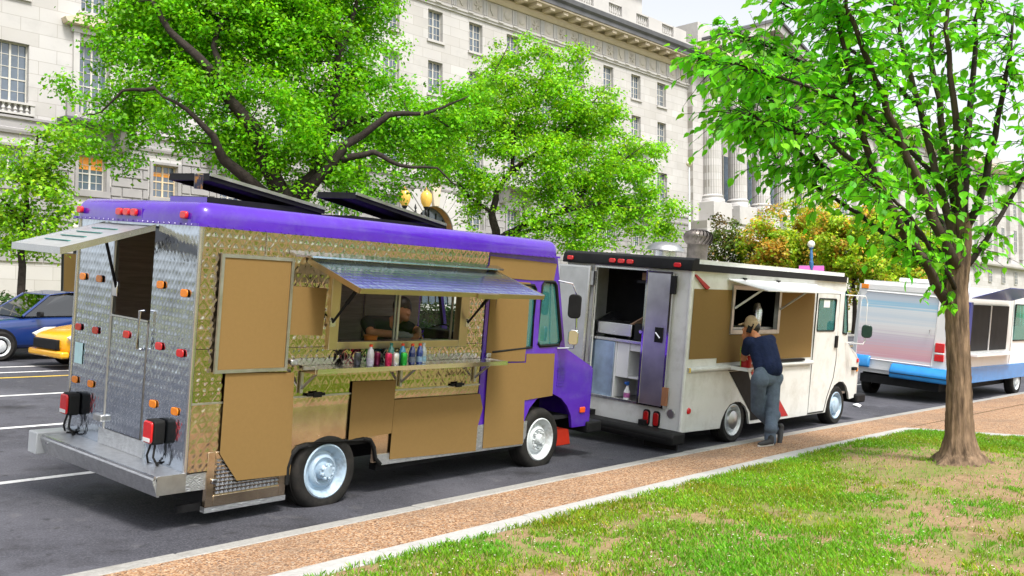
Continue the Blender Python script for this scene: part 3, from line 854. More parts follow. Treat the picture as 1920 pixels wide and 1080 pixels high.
# ------------------------------------------------------------------ shared vehicle pieces
wheel_cache = {}
def wheel(parent, loc, r=0.36, w=0.21, rim_r=0.235, rmat=None, tilt=0, flip=1, hub='lug', name='wheel'):
    """outer face looks to -y (flip=1) or +y"""
    key = (r, w, rim_r, rmat.name, hub)
    if key not in wheel_cache:
        y0, y1 = -w / 2, w / 2
        t = MB().lathe([(rim_r, y0 + 0.015), (rim_r + 0.015, y0 + 0.004), (rim_r + 0.04, y0), (r * 0.87, y0 - 0.006), (r * 0.955, y0 + 0.012), (r * 0.99, y0 + 0.035), (r, y0 + 0.07),
                        (r, y1 - 0.07), (r * 0.99, y1 - 0.035), (r * 0.95, y1 - 0.01), (rim_r + 0.03, y1), (rim_r, y1 - 0.02), (rim_r, y0 + 0.015)], 48, axis=1)
        for gy in (-0.045, 0, 0.045):
            t.lathe([(r * 0.992, gy - 0.008), (r + 0.004, gy - 0.006), (r + 0.004, gy + 0.006), (r * 0.992, gy + 0.008)], 48, axis=1)
        ty = t.build('tyre', tyre_rubber, None, smooth=True, fix=False)
        k = rim_r
        rm = MB().lathe([(k + 0.004, y0 + 0.03), (k + 0.012, y0 + 0.004), (k, y0 - 0.004), (k * 0.93, y0 + 0.006), (k * 0.90, y0 + 0.035), (k * 0.80, y0 + 0.05), (k * 0.77, y0 + 0.075),
                         (k * 0.66, y0 + 0.07), (k * 0.60, y0 + 0.035), (k * 0.52, y0 + 0.025), (k * 0.44, y0 + 0.045), (k * 0.40, y0 + 0.05), (k * 0.22, y0 + 0.05), (0, y0 + 0.05)], 40, axis=1)
        ro = rm.build('rim', rmat, None, smooth=True, fix=False, angle=50)
        hb = MB()
        if hub == 'lug':
            hb.lathe([(k * 0.26, y0 + 0.051), (k * 0.25, y0 + 0.0), (k * 0.18, y0 - 0.02), (0, y0 - 0.022)], 20, axis=1)
            for i in range(8):
                a = i * math.pi / 4
                hb.lathe([(0.013, y0 + 0.06), (0.013, y0 + 0.012), (0.008, y0 + 0.006), (0, y0 + 0.005)], 8, (k * 0.40 * math.cos(a), 0, k * 0.40 * math.sin(a)), axis=1)
        elif hub == 'deep':
            hb.lathe([(k * 0.34, y0 + 0.052), (k * 0.32, y0 - 0.01), (k * 0.2, y0 - 0.035), (0, y0 - 0.036)], 20, axis=1)
            for i in range(8):
                a = i * math.pi / 4 + .3
                hb.lathe([(0.016, y0 + 0.0), (0.016, y0 - 0.032), (0.010, y0 - 0.038), (0, y0 - 0.038)], 8, (k * 0.27 * math.cos(a), 0, k * 0.27 * math.sin(a)), axis=1)
        else:
            hb.lathe([(k * 0.66, y0 + 0.03), (k * 0.6, y0 - 0.0), (k * 0.3, y0 - 0.025), (0, y0 - 0.03)], 24, axis=1)
        ho = hb.build('hub', rmat if hub != 'rust' else steel_dull, None, smooth=True, fix=False)
        wheel_cache[key] = (ty.data, ro.data, ho.data)
        for o in (ty, ro, ho): bpy.data.objects.remove(o)
    root = bpy.data.objects.new(name, None); link(root, parent); root.location = loc
    root.rotation_euler = (tilt, 0, 0 if flip > 0 else math.pi)
    for nm, me in zip(('tyre', 'rim', 'hub'), wheel_cache[key]):
        link(bpy.data.objects.new(nm, me), root)
    return root

def quilt(name, x0, x1, z0, z1, mat, parent, amp=0.007, w=0.13, h=0.165, holes=(), res=0.0115, loc=None, rot=None, round_=0.55, fade=None):
    """embossed diamond sheet in the x-z plane facing -y"""
    nx = max(2, int((x1 - x0) / res)); nz = max(2, int((z1 - z0) / res))
    X = np.linspace(x0, x1, nx + 1); Z = np.linspace(z0, z1, nz + 1)
    GXq, GZq = np.meshgrid(X, Z, indexing='ij')
    a = GXq / w + GZq / h; b = GXq / w - GZq / h
    pil = np.abs(np.sin(np.pi * a)) * np.abs(np.sin(np.pi * b))
    fa, fb = a - np.floor(a), b - np.floor(b)
    sp = 1 / math.sqrt(1 / w ** 2 + 1 / h ** 2)
    sg = max(0.0075, sp * 0.09)
    rid = np.exp(-(np.minimum(fa, 1 - fa) * sp / sg) ** 2) + np.exp(-(np.minimum(fb, 1 - fb) * sp / sg) ** 2)
    rt_ = np.random.default_rng(5).uniform(-1, 1, (64, 64, 2))
    ia, ib = np.floor(a).astype(int) % 64, np.floor(b).astype(int) % 64
    tiltc = (rt_[ia, ib, 0] * (fa - 0.5) + rt_[ia, ib, 1] * (fb - 0.5)) * 0.35
    am = amp * (np.ones_like(pil) if fade is None else fade(GXq, GZq))
    pyr = 1 - np.maximum(np.abs(2 * fa - 1), np.abs(2 * fb - 1))
    Y = -am * (0.8 * pyr + tiltc + 0.55 * rid) - 0.003 * np.sin(GXq * 2.1 + 1) * np.sin(GZq * 2.7)
    Vq = np.stack([GXq, Y, GZq], -1).reshape(-1, 3)
    idx = np.arange(nx)[:, None] * (nz + 1) + np.arange(nz)[None, :]
    cx = (X[:-1] + X[1:]) / 2; cz = (Z[:-1] + Z[1:]) / 2
    keep = np.ones((nx, nz), bool)
    CXq, CZq = np.meshgrid(cx, cz, indexing='ij')
    for hx0, hx1, hz0, hz1 in holes:
        keep &= ~((CXq > hx0) & (CXq < hx1) & (CZq > hz0) & (CZq < hz1))
    idx = idx[keep]
    Fq_ = np.stack([idx, idx + nz + 1, idx + nz + 2, idx + 1], -1).reshape(-1)
    o = raw_mesh(name, Vq, Fq_, 4, mat, parent, smooth=True)
    bm = bmesh.new(); bm.from_mesh(o.data)
    bmesh.ops.delete(bm, geom=[v for v in bm.verts if not v.link_faces], context='VERTS')
    bm.to_mesh(o.data); bm.free()
    if loc is not None: o.location = loc
    if rot is not None: o.rotation_euler = rot
    return o

def lens(parent, name, mat, c, sx, sz, axis='rear', depth=0.03):
    """small rounded lamp on the rear (faces -x) or kerb side (faces -y)"""
    if axis == 'rear':
        return MB().prism(rect(-sx, sx, -sz, sz, min(sx, sz) * 0.75), 0, -depth, 0).build(name, mat, parent, bevel=0.008, loc=c)
    return MB().prism(rect(-sx, sx, -sz, sz, min(sx, sz) * 0.5), 1, -depth, 0).build(name, mat, parent, bevel=0.008, loc=c)

# ------------------------------------------------------------------ purple and steel food truck
T1 = thing('food_truck', 'purple roofed food truck clad in quilted steel with open serving hatch and tan panels', 'food truck', (4.3, 6.94, 0), (R(5.8), 0, 0))
WT = 1.94
DT = R(3.43 - 5.8)
ARCH = (1.0, 2.02, 0.0, 0.61)
WIN = (1.40, 3.10, 1.53, 2.20)
# inner skin of the kerb side with the serving opening
inner_out = [(0.02, 0.52), (1.0, 0.52), (1.0, 0.61), (2.02, 0.61), (2.02, 0.37), (3.46, 0.37), (3.46, 2.47), (0.02, 2.47)]
plate('side_wall', inner_out, [rect(*WIN)], 1, 0.012, 0.04, brown_inside, T1)
plate('side_wall', [(0.0, 0.52), (3.46, 0.52), (3.46, 2.47), (0.0, 2.47)], [], 1, WT - 0.04, WT, brown_inside, T1)
MB().box(0.03, 5.2, 0.045, WT - 0.045, 0.56, 0.60).build('floor', dark_inside, T1)
# cladding sheets
fade_up = lambda x, z: np.clip(1.0 - 0.55 * np.clip((x - 0.5) / 0.5, 0, 1), 0.3, 1)
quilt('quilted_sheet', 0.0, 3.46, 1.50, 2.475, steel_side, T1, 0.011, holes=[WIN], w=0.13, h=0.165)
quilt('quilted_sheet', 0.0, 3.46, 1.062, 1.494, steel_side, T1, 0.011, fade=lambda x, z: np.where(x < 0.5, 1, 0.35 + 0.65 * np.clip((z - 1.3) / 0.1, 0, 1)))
quilt('quilted_sheet', 0.0, 3.46, 0.36, 1.056, steel_warm_tint, T1, 0.011, holes=[ARCH, (-1, 0.99, 0, 0.515), (2.0, 4, 0, 0.38)],
      fade=lambda x, z: np.clip(np.where(x < 0.45, 1, 0.0) + np.clip((z - 0.97) / 0.05, 0, 1) * 0.8, 0.03, 1))
MB().box(0.0, 3.47, -0.012, -0.002, 1.052, 1.066).build('seam_strip', steel_dull, T1)
MB().tube([(0.0, -0.008, 0.5), (0.0, -0.008, 2.48)], 0.02, 10).build('corner_trim', steel, T1, smooth=True)
MB().tube([(0.0, WT, 0.5), (0.0, WT, 2.48)], 0.02, 10).build('corner_trim', steel, T1, smooth=True)
for x in (0.02, 0.62): MB().box(x - 0.004, x + 0.004, -0.016, -0.006, 2.27, 2.47).build('sheet_seam', steel, T1)

# roof
rf = bmesh.new()
bmesh.ops.create_cube(rf, size=1)
RZ = 2.665
bmesh.ops.scale(rf, vec=(4.72, WT + 0.09, RZ - 2.485), verts=rf.verts)
bmesh.ops.translate(rf, vec=(2.31, WT / 2, (2.485 + RZ) / 2), verts=rf.verts)
top_e = [e for e in rf.edges if all(v.co.z > 2.6 for v in e.verts) or abs(e.verts[0].co.z - e.verts[1].co.z) > 0.1]
bmesh.ops.bevel(rf, geom=top_e, offset=0.125, segments=6, affect='EDGES', profile=0.5)
flat = [f for f in rf.faces if abs(f.normal.z) > 0.99]
tf = max([f for f in flat if f.normal.z > 0], key=lambda f: f.calc_area())
tx = [v.co.x for v in tf.verts]; ty__ = [v.co.y for v in tf.verts]
tb_ = (min(tx), max(tx), min(ty__), max(ty__))
bmesh.ops.delete(rf, geom=flat, context='FACES_ONLY')
HATCH = [(0.40, 1.64, 0.56, 1.14), (2.03, 3.32, 0.56, 1.10)]
me = bpy.data.meshes.new('roof'); rf.to_mesh(me); rf.free(); me.materials.append(purple)
me.polygons.foreach_set('use_smooth', [True] * len(me.polygons)); me.set_sharp_from_angle(angle=R(60))
roof = bpy.data.objects.new('roof', me); link(roof, T1)
plate('roof_top', [(tb_[0], tb_[2]), (tb_[1], tb_[2]), (tb_[1], tb_[3]), (tb_[0], tb_[3])], [[(h[0] + .03, h[2] + .03), (h[1] - .03, h[2] + .03), (h[1] - .03, h[3] - .03), (h[0] + .03, h[3] - .03)] for h in HATCH], 2, RZ - 0.01, RZ, purple, roof)
fl = MB().box(-0.055, 4.66, -0.052, -0.03, 2.468, 2.49); fl.box(-0.057, -0.03, -0.03, WT + 0.03, 2.468, 2.492)
fl.build('roof_flange', purple, roof, fix=False)
rv = MB()
for k in range(60): rv.lathe([(0.008, -0.057), (0.006, -0.061), (0, -0.062)], 6, (0.03 + k * 0.0775, 0, 2.478), axis=1)
for k in range(24): rv.lathe([(0.008, -0.061), (0.006, -0.065), (0, -0.066)], 6, (0, 0.04 + k * 0.081, 2.479), axis=0)
rvo = rv.build('rivets', purple, roof, fix=False); rvo['kind'] = 'stuff'
for y in (1.83, 1.14, 1.02, 0.90, 0.14):
    lens(roof, 'marker_lamp', red_lens, (-0.055, y, 2.55), 0.045, 0.03)
MB().box(-0.054, -0.049, 0.80, 1.22, 2.51, 2.59).build('lamp_plate', purple, roof)
# roof hatches propped open
def hatch(h, zc, open_to, lid):
    x0, x1, y0, y1 = h
    base = MB()
    base.box(x0, x1, y0, y0 + 0.03, RZ + 0.001, zc); base.box(x0, x1, y1 - 0.03, y1, RZ + 0.001, zc)
    base.box(x0, x0 + 0.03, y0 + 0.031, y1 - 0.031, RZ + 0.001, zc); base.box(x1 - 0.03, x1, y0 + 0.031, y1 - 0.031, RZ + 0.001, zc)
    b = base.build('hatch_curb', black_paint, roof, fix=False)
    if lid == 0: MB().box(x0 - 0.006, x0 - 0.002, y0 + 0.005, y1 - 0.005, RZ + 0.005, zc - 0.005).build('hatch_curb_face', M('faded_purple', (0.16, 0.12, 0.42), 0.4), roof)
    L_ = x1 - x0 + 0.04
    ang = math.asin(min(0.9, open_to / L_))
    lo = bpy.data.objects.new('hatch_lid', None); link(lo, roof)
    lo.location = (x1 + 0.02, 0, zc + 0.012); lo.rotation_euler = (0, ang, 0)
    a, c = y0 - 0.025, y1 + 0.025
    mb = MB().box(-L_, 0, a, c, 0.0, 0.012); mb.box(-L_, -L_ + 0.02, a, c, -0.05, -0.001); mb.box(-L_ + 0.021, 0, a, a + 0.015, -0.05, -0.001); mb.box(-L_ + 0.021, 0, c - 0.015, c, -0.05, -0.001)
    mb.build('lid_panel', black_paint, lo, fix=False)
    MB().box(-L_ - 0.004, -0.01, a - 0.014, a - 0.001, -0.012, 0.016).build('lid_edge', steel_dull, lo)
    return b
hatch(HATCH[0], 2.735, 0.175, 0)
hatch(HATCH[1], 2.715, 0.205, 1)

# rear
ROT_REAR = (0, 0, -math.pi / 2)
def rear_quilt(name, y0, y1, z0, z1, **k):
    return quilt(name, 0, y1 - y0, z0, z1, steel_rear, T1, loc=(-0.002, y1, 0), rot=ROT_REAR, **k)
fz = lambda x, z: 0.35 + 0.65 * np.clip(1 - np.abs(z - 1.25) / 0.45, 0, 1)
rear_quilt('rear_sheet', 1.28, WT, 0.505, 2.475, amp=0.008, w=0.10, h=0.15, fade=fz)
rear_quilt('rear_sheet', 0.0, 0.655, 0.505, 2.475, amp=0.008, w=0.10, h=0.15, fade=fz)
rear_quilt('rear_sheet', 0.657, 1.278, 2.405, 2.475, amp=0.002, w=0.075, h=0.115)
MB().box(0.002, 0.03, 0.002, 0.655, 0.51, 2.47).build('rear_wall', grey_inside, T1); MB().box(0.002, 0.03, 1.28, WT - 0.002, 0.51, 2.47).build('rear_wall', grey_inside, T1)
door = MB().box(-0.004, 0.03, 0.672, 1.262, 0.66, 1.645).build('rear_door', grey_inside, T1, bevel=0.004)
quilt('door_sheet', 0, 0.58, 0.665, 1.64, steel_rear, door, amp=0.008, w=0.10, h=0.15, loc=(-0.008, 1.257, 0), rot=ROT_REAR, fade=fz)
MB().box(-0.02, 0.02, 0.665, 1.27, 1.646, 1.662).build('door_sill', steel, door)
MB().tube([(-0.02, 0.70, 1.42), (-0.07, 0.70, 1.42), (-0.07, 0.70, 1.74), (-0.02, 0.70, 1.74)], 0.013, 8).build('door_handle', chrome, door, smooth=True)
MB().tube([(-0.012, 1.268, 0.66), (-0.012, 1.268, 2.4)], 0.012, 8).build('door_hinge', steel_dull, door, smooth=True)
MB().box(-0.06, -0.005, 1.24, 1.38, 0.72, 0.78).build('door_latch', steel_dull, door, bevel=0.01)
MB().box(-0.03, -0.006, 1.17, 1.25, 1.82, 1.95).build('strut_bracket', chrome, T1, bevel=0.006)
for y, z, m in ((1.83, 1.49, red_lens), (1.52, 1.49, red_lens), (0.99, 1.51, red_lens), (0.47, 1.47, red_lens), (0.15, 1.45, red_lens),
                (1.81, 1.95, orange_lens), (1.51, 1.95, orange_lens), (0.51, 1.97, orange_lens), (0.15, 1.93, orange_lens),
                (1.83, 1.01, orange_lens), (1.54, 1.01, orange_lens), (0.50, 0.99, orange_lens), (0.17, 0.98, orange_lens)):
    lens(T1, 'reflector', m, (-0.010, y, z), 0.052, 0.032, depth=0.011)
plate_m = M('licence_plate', (0.55, 0.82, 0.86), 0.35)
MB().box(-0.014, -0.008, 1.73, 1.87, 1.16, 1.35).build('number_plate', plate_m, T1, bevel=0.003)
def tail(y, z):
    b = MB().prism(rect(y - 0.075, y + 0.075, z - 0.10, z + 0.10, 0.03), 0, -0.11, -0.012).build('tail_lamp', black_rubber, T1, bevel=0.012)
    MB().prism(rect(y - 0.066, y + 0.066, z - 0.09, z + 0.09, 0.028), 0, -0.132, -0.111).build('lamp_lens', red_lens, b, bevel=0.01)
    MB().box(-0.137, -0.133, y - 0.05, y + 0.05, z - 0.075, z - 0.045).build('lamp_reverse_lens', white_clean, b)
    for s in (-0.03, 0.03):
        MB().tube([(-0.07, y + s, z - 0.1), (-0.09, y + s * 1.6, z - 0.2), (-0.06, y + s * 2.4, z - 0.27), (-0.02, y + s, z - 0.28), (-0.03, y - s, z - 0.25)], 0.009, 6).build('cable', black_rubber, b, smooth=True)
tail(1.78, 0.80); tail(0.36, 0.79)
# stepped rear bumper
bz0, bz1 = 0.36, 0.52
MB().box(-0.26, -0.005, -0.03, WT + 0.02, bz1 - 0.02, bz1).build('bumper_step', tread, T1, bevel=0.004)
bf = MB().prism([(-0.26, bz1), (-0.29, bz1 - 0.02), (-0.24, bz0), (-0.22, bz0), (-0.255, bz1 - 0.03)], 1, -0.03, WT - 0.10).build('bumper_face', tread, T1)
MB().box(-0.275, -0.262, -0.03, WT - 0.1, bz1 - 0.028, bz1 + 0.006).build('bumper_trim', steel, T1)
MB().box(-0.32, -0.02, WT - 0.10, WT + 0.06, bz0 - 0.01, bz1 + 0.025).build('bumper_end', M('pale_grey_plate', (0.52, 0.54, 0.56), 0.45), T1, bevel=0.01)
MB().box(-0.25, 0.0, -0.034, -0.031, bz0 + 0.01, bz1).build('bumper_end_plate', steel_dull, T1)
MB().box(-0.02, -0.006, 0.60, 1.34, bz1 + 0.002, 0.66).build('kick_plate', tread, T1)
MB().box(-0.02, 0.2, 0.0, 0.04, 0.36, 0.498).build('side_sill', tread, T1)
MB().tube([(-0.268, WT - 0.22, 0.47), (-0.29, WT - 0.22, 0.47)], 0.014, 8).build('bumper_bolt', chrome, T1)
# rear window flap held up by a strut
fa, fb = R(17), 0.80
p_in = Vector((-0.02, 0, 2.43)); p_out = p_in + Vector((-fb * math.cos(fa), 0, -fb * math.sin(fa)))
flap_m = M('flap_underside', (0.55, 0.57, 0.58), 0.35, 0.6, dirt=((0.35, 0.33, 0.3), 0.4, 3))
flp = MB().hexa([(p_in.x, 0.64, p_in.z), (p_out.x, 0.64, p_out.z), (p_out.x, 1.46, p_out.z), (p_in.x, 1.46, p_in.z),
                 (p_in.x, 0.64, p_in.z + 0.02), (p_out.x, 0.64, p_out.z + 0.02), (p_out.x, 1.46, p_out.z + 0.02), (p_in.x, 1.46, p_in.z + 0.02)]).build('rear_flap', flap_m, T1)
e = MB()
for y in (0.63, 1.462):
    e.hexa([(p_in.x, y, p_in.z - 0.02), (p_out.x, y, p_out.z - 0.025), (p_out.x, y + 0.008, p_out.z - 0.025), (p_in.x, y + 0.008, p_in.z - 0.02),
            (p_in.x, y, p_in.z + 0.03), (p_out.x, y, p_out.z + 0.03), (p_out.x, y + 0.008, p_out.z + 0.03), (p_in.x, y + 0.008, p_in.z + 0.03)])
e.box(p_out.x - 0.012, p_out.x - 0.001, 0.63, 1.47, p_out.z - 0.025, p_out.z + 0.03)
e.build('flap_frame', steel, flp, fix=False)
for k in range(4):
    t = 0.25 + 0.17 * k; q = p_in.lerp(p_out, t)
    MB().box(q.x - 0.012, q.x + 0.012, 0.9, 1.3, q.z + 0.021, q.z + 0.028).build('flap_stripe', M('teal_paint', (0.05, 0.25, 0.22), 0.5) if k == 0 else MATS['teal_paint'], flp)
MB().tube([(-0.02, 1.20, 1.9), p_in.lerp(p_out, 0.36) + Vector((0, 0.93, 0))], 0.014, 8).build('gas_strut', black_paint, T1, smooth=True)

# generator box behind the rear wheel with louvred door
gb = MB().box(0.22, 0.99, 0.03, 0.6, 0.20, 0.64).build('generator_box', dark_inside, T1)
fr = MB()
fr.box(0.20, 0.27, -0.015, 0.028, 0.21, 0.66); fr.box(0.92, 0.99, -0.015, 0.028, 0.21, 0.50); fr.box(0.271, 0.919, -0.015, 0.028, 0.21, 0.30); fr.box(0.271, 0.99, -0.016, 0.012, 0.60, 0.66)
fr.build('grille_frame', steel_warm_tint, gb, bevel=0.004, fix=False)
for r_ in range(9):
    z = 0.31 + r_ * 0.033
    s = MB()
    nl = 15
    for c in range(nl):
        x = 0.285 + c * 0.042
        s.prism([(-0.008, z), (-0.026, z + 0.006), (-0.008, z + 0.024)], 0, x, x + 0.034)
    s.build('louvre_row', steel, gb, fix=False)
MB().box(0.271, 0.919, 0.0, 0.01, 0.30, 0.60).build('grille_back', steel_warm_tint, gb)
MB().box(0.24, 0.29, -0.035, -0.016, 0.40, 0.44).build('grille_latch', chrome, gb, bevel=0.006)
MB().box(0.2, 1.0, -0.012, 0.05, 0.165, 0.208).build('box_sill', tread, gb)
MB().box(-0.0, 0.21, 0.05, 0.09, 0.18, 0.24).build('frame_rail', black_paint, T1)

# wheel arch trim
pts = [(1.0, 0.30), (1.0, 0.45), (1.03, 0.55), (1.10, 0.61), (1.2, 0.625), (1.85, 0.625), (1.95, 0.60), (2.0, 0.53), (2.03, 0.42), (2.10, 0.355)]
MB().tube([(x, -0.012, z) for x, z in pts], 0.021, 8).build('wheel_arch_trim', black_rubber, T1, smooth=True)
# fillets close the arch corners
MB().prism([(0.985, 0.44), (1.02, 0.5), (1.06, 0.57), (1.14, 0.60), (1.14, 0.625), (0.985, 0.625)], 1, -0.006, 0.01).build('arch_corner', steel_warm_tint, T1)
MB().prism([(2.04, 0.40), (2.005, 0.50), (1.98, 0.56), (1.92, 0.595), (1.88, 0.60), (1.88, 0.625), (2.04, 0.625)], 1, -0.006, 0.01).build('arch_corner', steel_warm_tint, T1)
MB().box(0.99, 2.04, 0.045, 0.8, 0.64, 0.66).build('wheel_well', black_paint, T1); MB().box(0.99, 2.1, 0.8, 0.82, 0.2, 0.66).build('wheel_well', black_paint, T1)
# sill of tread plate
MB().prism([(2.10, 0.345), (4.27, 0.325), (4.33, 0.43), (4.33, 0.60), (4.26, 0.60), (4.26, 0.435), (2.02, 0.45)], 1, -0.014, 0.01).build('sill', tread, T1)
MB().box(3.46, 3.62, -0.02, -0.012, 0.36, 0.62).build('step_plate', tread, T1)
MB().box(2.1, 4.3, 0.05, 0.14, 0.28, 0.345).build('frame_rail', black_paint, T1)
MB().box(-0.1, 5.4, 0.55, 0.65, 0.30, 0.45).build('chassis_rail', black_paint, T1); MB().box(-0.1, 5.4, 1.3, 1.4, 0.30, 0.45).build('chassis_rail', black_paint, T1)

# tan panels
def panel(pts, y=-0.018, frame=False):
    o = MB().prism(pts, 1, y - 0.004, y).build('tan_panel', tan, T1)
    if frame:
        x0, x1 = min(p[0] for p in pts), max(p[0] for p in pts); z0, z1 = min(p[1] for p in pts), max(p[1] for p in pts)
        f = MB(); t = 0.028
        f.box(x0 - t, x0 - .001, y - 0.014, y + 0.006, z0 - t, z1 + t); f.box(x1 + .001, x1 + t, y - 0.014, y + 0.006, z0 - t, z1 + t)
        f.box(x0 - .001, x1 + .001, y - 0.012, y + 0.004, z1, z1 + t); f.box(x0 - .001, x1 + .001, y - 0.012, y + 0.004, z0 - t, z0)
        f.build('panel_frame', steel_dull, o, fix=False)
    return o
panel([(0.21, 1.33), (0.87, 1.33), (0.87, 2.24), (0.21, 2.24)], y=-0.03, frame=True)
panel([(0.30, 0.64), (0.48, 0.40), (1.02, 0.385), (1.025, 0.46), (0.99, 1.28), (0.30, 1.305)], y=-0.022)
panel([(0.895, 1.61), (1.27, 1.60), (1.29, 2.02), (0.895, 2.03)])
panel([(1.67, 0.63), (2.21, 0.645), (2.22, 1.16), (1.67, 1.17)])
panel([(2.21, 0.39), (3.47, 0.345), (3.47, 0.60), (3.53, 0.80), (3.47, 0.96), (2.22, 0.97)])
panel([(3.47, 2.21), (4.22, 2.20), (4.62, 2.21), (4.655, 2.405), (3.47, 2.43)], y=-0.012)
panel([(3.52, 1.30), (4.20, 1.285), (4.19, 1.99), (4.19, 2.17), (3.52, 2.18)], y=-0.014)
panel([(3.575, 0.36), (4.27, 0.345), (4.21, 1.27), (3.56, 1.28)], y=-0.022)
panel([(4.24, 0.84), (4.77, 0.865), (4.75, 1.36), (4.22, 1.37)], y=-0.012)

# serving hatch: frame, sliding glass, awning, gutter, struts, shelf
fr = MB(); t = 0.09
x0, x1, z0, z1 = WIN
fr.box(x0 - 0.06, x0 + 0.045, -0.035, 0.05, z0 - 0.06, z1 + 0.04); fr.box(x1 - 0.045, x1 + 0.08, -0.035, 0.05, z0 - 0.06, z1 + 0.04)
fr.box(x0 + 0.046, x1 - 0.046, -0.033, 0.05, z0 - 0.058, z0 + 0.012); fr.box(x0 + 0.046, x1 - 0.046, -0.033, 0.05, z1 - 0.012, z1 + 0.038)
hf = fr.build('hatch_frame', brass_frame, T1, bevel=0.004, fix=False)
for (a, b, y) in ((x0 + 0.05, 2.27, 0.056), (2.22, x1 - 0.05, 0.075)):
    MB().box(a, b, y, y + 0.005, z0 + 0.015, z1 - 0.015).build('sliding_pane', clear_glass, hf)
    MB().box(a, a + 0.022, y - 0.006, y + 0.011, z0 + 0.013, z1 - 0.013).build('pane_edge', steel_dull, hf)
    MB().box(b - 0.022, b, y - 0.006, y + 0.011, z0 + 0.013, z1 - 0.013).build('pane_edge', steel_dull, hf)
ax0, ax1 = 1.07, 3.56
hz, tz, ty_ = 2.265, 2.055, -0.68
sky_tint_steel = M('awning_steel', (0.62, 0.80, 0.98), 0.2, 1.0, var=0.06, scale=4, rvar=0.05)  # sky reflection tinted blue into the base colour
L_ = math.hypot(ty_, hz - tz); aa = math.atan2(hz - tz, -ty_)
aw = bpy.data.objects.new('awning', None); link(aw, T1); aw.location = (0, -0.02, hz); aw.rotation_euler = (aa, 0, 0)
# top faces up: quilt built facing -y then laid flat
aq = quilt('awning_sheet', ax0, ax1, -L_, 0, sky_tint_steel, aw, amp=0.004, w=0.10, h=0.14, res=0.0125)
aq.rotation_euler = (R(-90), 0, 0)
aq.location = (0, 0, 0.012)
ed = MB(); ed.box(ax0, ax1, -L_ - 0.012, -L_, -0.03, 0.014); ed.box(ax0 - 0.012, ax0, -L_, 0, -0.03, 0.016); ed.box(ax1, ax1 + 0.012, -L_, 0, -0.03, 0.016)
ed.build('awning_edge', brass_frame, aw, fix=False)
MB().box(ax0, ax1, -L_, 0, -0.004, 0.002).build('awning_underside', steel_dull, aw)
MB().box(2.52, 2.82, -L_ - 0.03, -L_ - 0.013, -0.035, 0.012).build('awning_latch', brass_frame, aw)
MB().prism([(-0.01, 2.30), (-0.10, 2.285), (-0.11, 2.30), (-0.01, 2.335)], 0, 0.86, 3.60).build('rain_gutter', steel, T1)
for x in (1.36, 3.16):
    tip = Vector((x + 0.03, -0.02 + ty_ * 0.55, hz - (hz - tz) * 0.55 - 0.02))
    MB().tube([(x, -0.045, 1.72), tip], 0.012, 8).build('awning_strut', black_paint, T1, smooth=True)
    MB().tube([Vector((x, -0.045, 1.72)).lerp(tip, 0.45), tip], 0.018, 8).build('strut_cylinder', black_paint, T1, smooth=True)
    MB().box(x - 0.03, x + 0.03, -0.05, -0.036, 1.68, 1.76).build('strut_bracket', steel, T1)
SH = 1.335
sh = MB(); sh.box(1.0, 3.50, -0.31, -0.018, SH - 0.012, SH); 
shelf = sh.build('shelf', steel, T1)
se = MB(); se.box(0.99, 3.51, -0.335, -0.311, SH - 0.03, SH + 0.012); se.box(0.985, 1.0, -0.311, -0.02, SH - 0.035, SH + 0.02); se.box(3.50, 3.512, -0.311, -0.02, SH - 0.03, SH + 0.012)
se.build('shelf_edge', chrome, shelf, fix=False)
for x in (1.08, 2.28, 3.36):
    b = MB().tube([(x, -0.02, SH - 0.2), (x, -0.25, SH - 0.014)], 0.012, 6); b.box(x - 0.014, x + 0.014, -0.03, -0.016, SH - 0.24, SH - 0.013)
    b.build('shelf_bracket', steel_dull, T1, fix=False)
for x in (0.97, 3.54): MB().box(x - 0.035, x + 0.035, -0.05, -0.016, SH + 0.01, SH + 0.06).build('shelf_hinge', steel_dull, T1, bevel=0.01)
for x, z in ((1.25, 1.075), (3.1, 1.075)):
    b = MB().box(x - 0.10, x + 0.10, -0.03, -0.013, z - 0.012, z + 0.012); b.box(x - 0.04, x + 0.05, -0.045, -0.031, z - 0.024, z + 0.024)
    b.build('locker_latch', black_rubber, T1, fix=False)

# cab
arch_f = [(4.29, 0.36), (4.29, 0.62), (4.36, 0.74), (4.48, 0.84), (4.62, 0.885), (4.80, 0.88), (4.96, 0.82), (5.09, 0.72), (5.18, 0.60), (5.22, 0.45)]
cab_out = [(3.47, 0.36)] + arch_f + [(5.58, 0.45), (5.56, 1.15), (4.96, 1.40), (4.67, 2.47), (3.47, 2.475)]
h_door = [(3.62, 1.40), (4.31, 1.44), (4.31, 2.10), (4.27, 2.14), (3.66, 2.14), (3.62, 2.1)]
h_vent = [(4.42, 1.49), (4.46, 1.45), (4.83, 1.46), (4.86, 1.52), (4.69, 2.15), (4.65, 2.19), (4.46, 2.19), (4.42, 2.15)]
plate('cab_side', cab_out, [h_door, h_vent], 1, -0.008, 0.03, purple, T1)
plate('cab_side', cab_out, [h_vent], 1, WT - 0.03, WT, purple, T1)
MB().box(3.47, 4.36, WT - 0.06, WT - 0.035, 0.62, 2.46).build('cab_lining', brown_inside, T1)
for nm, hole, y in (('door_window', h_door, 0.0), ('quarter_window', h_vent, 0.0), ('quarter_window', h_vent, WT - 0.015)):
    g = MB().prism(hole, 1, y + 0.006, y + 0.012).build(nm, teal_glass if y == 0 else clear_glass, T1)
    MB().tube([(p[0], y - 0.006, p[1]) for p in hole + hole[:1]], 0.019, 6).build('window_seal', black_rubber, g, smooth=True)
MB().slab((5.56, 0.0, 1.15), (4.96, 0.0, 1.40), (4.96, WT, 1.40), (5.56, WT, 1.15), (0.01, 0, 0.02)).build('hood', purple, T1)
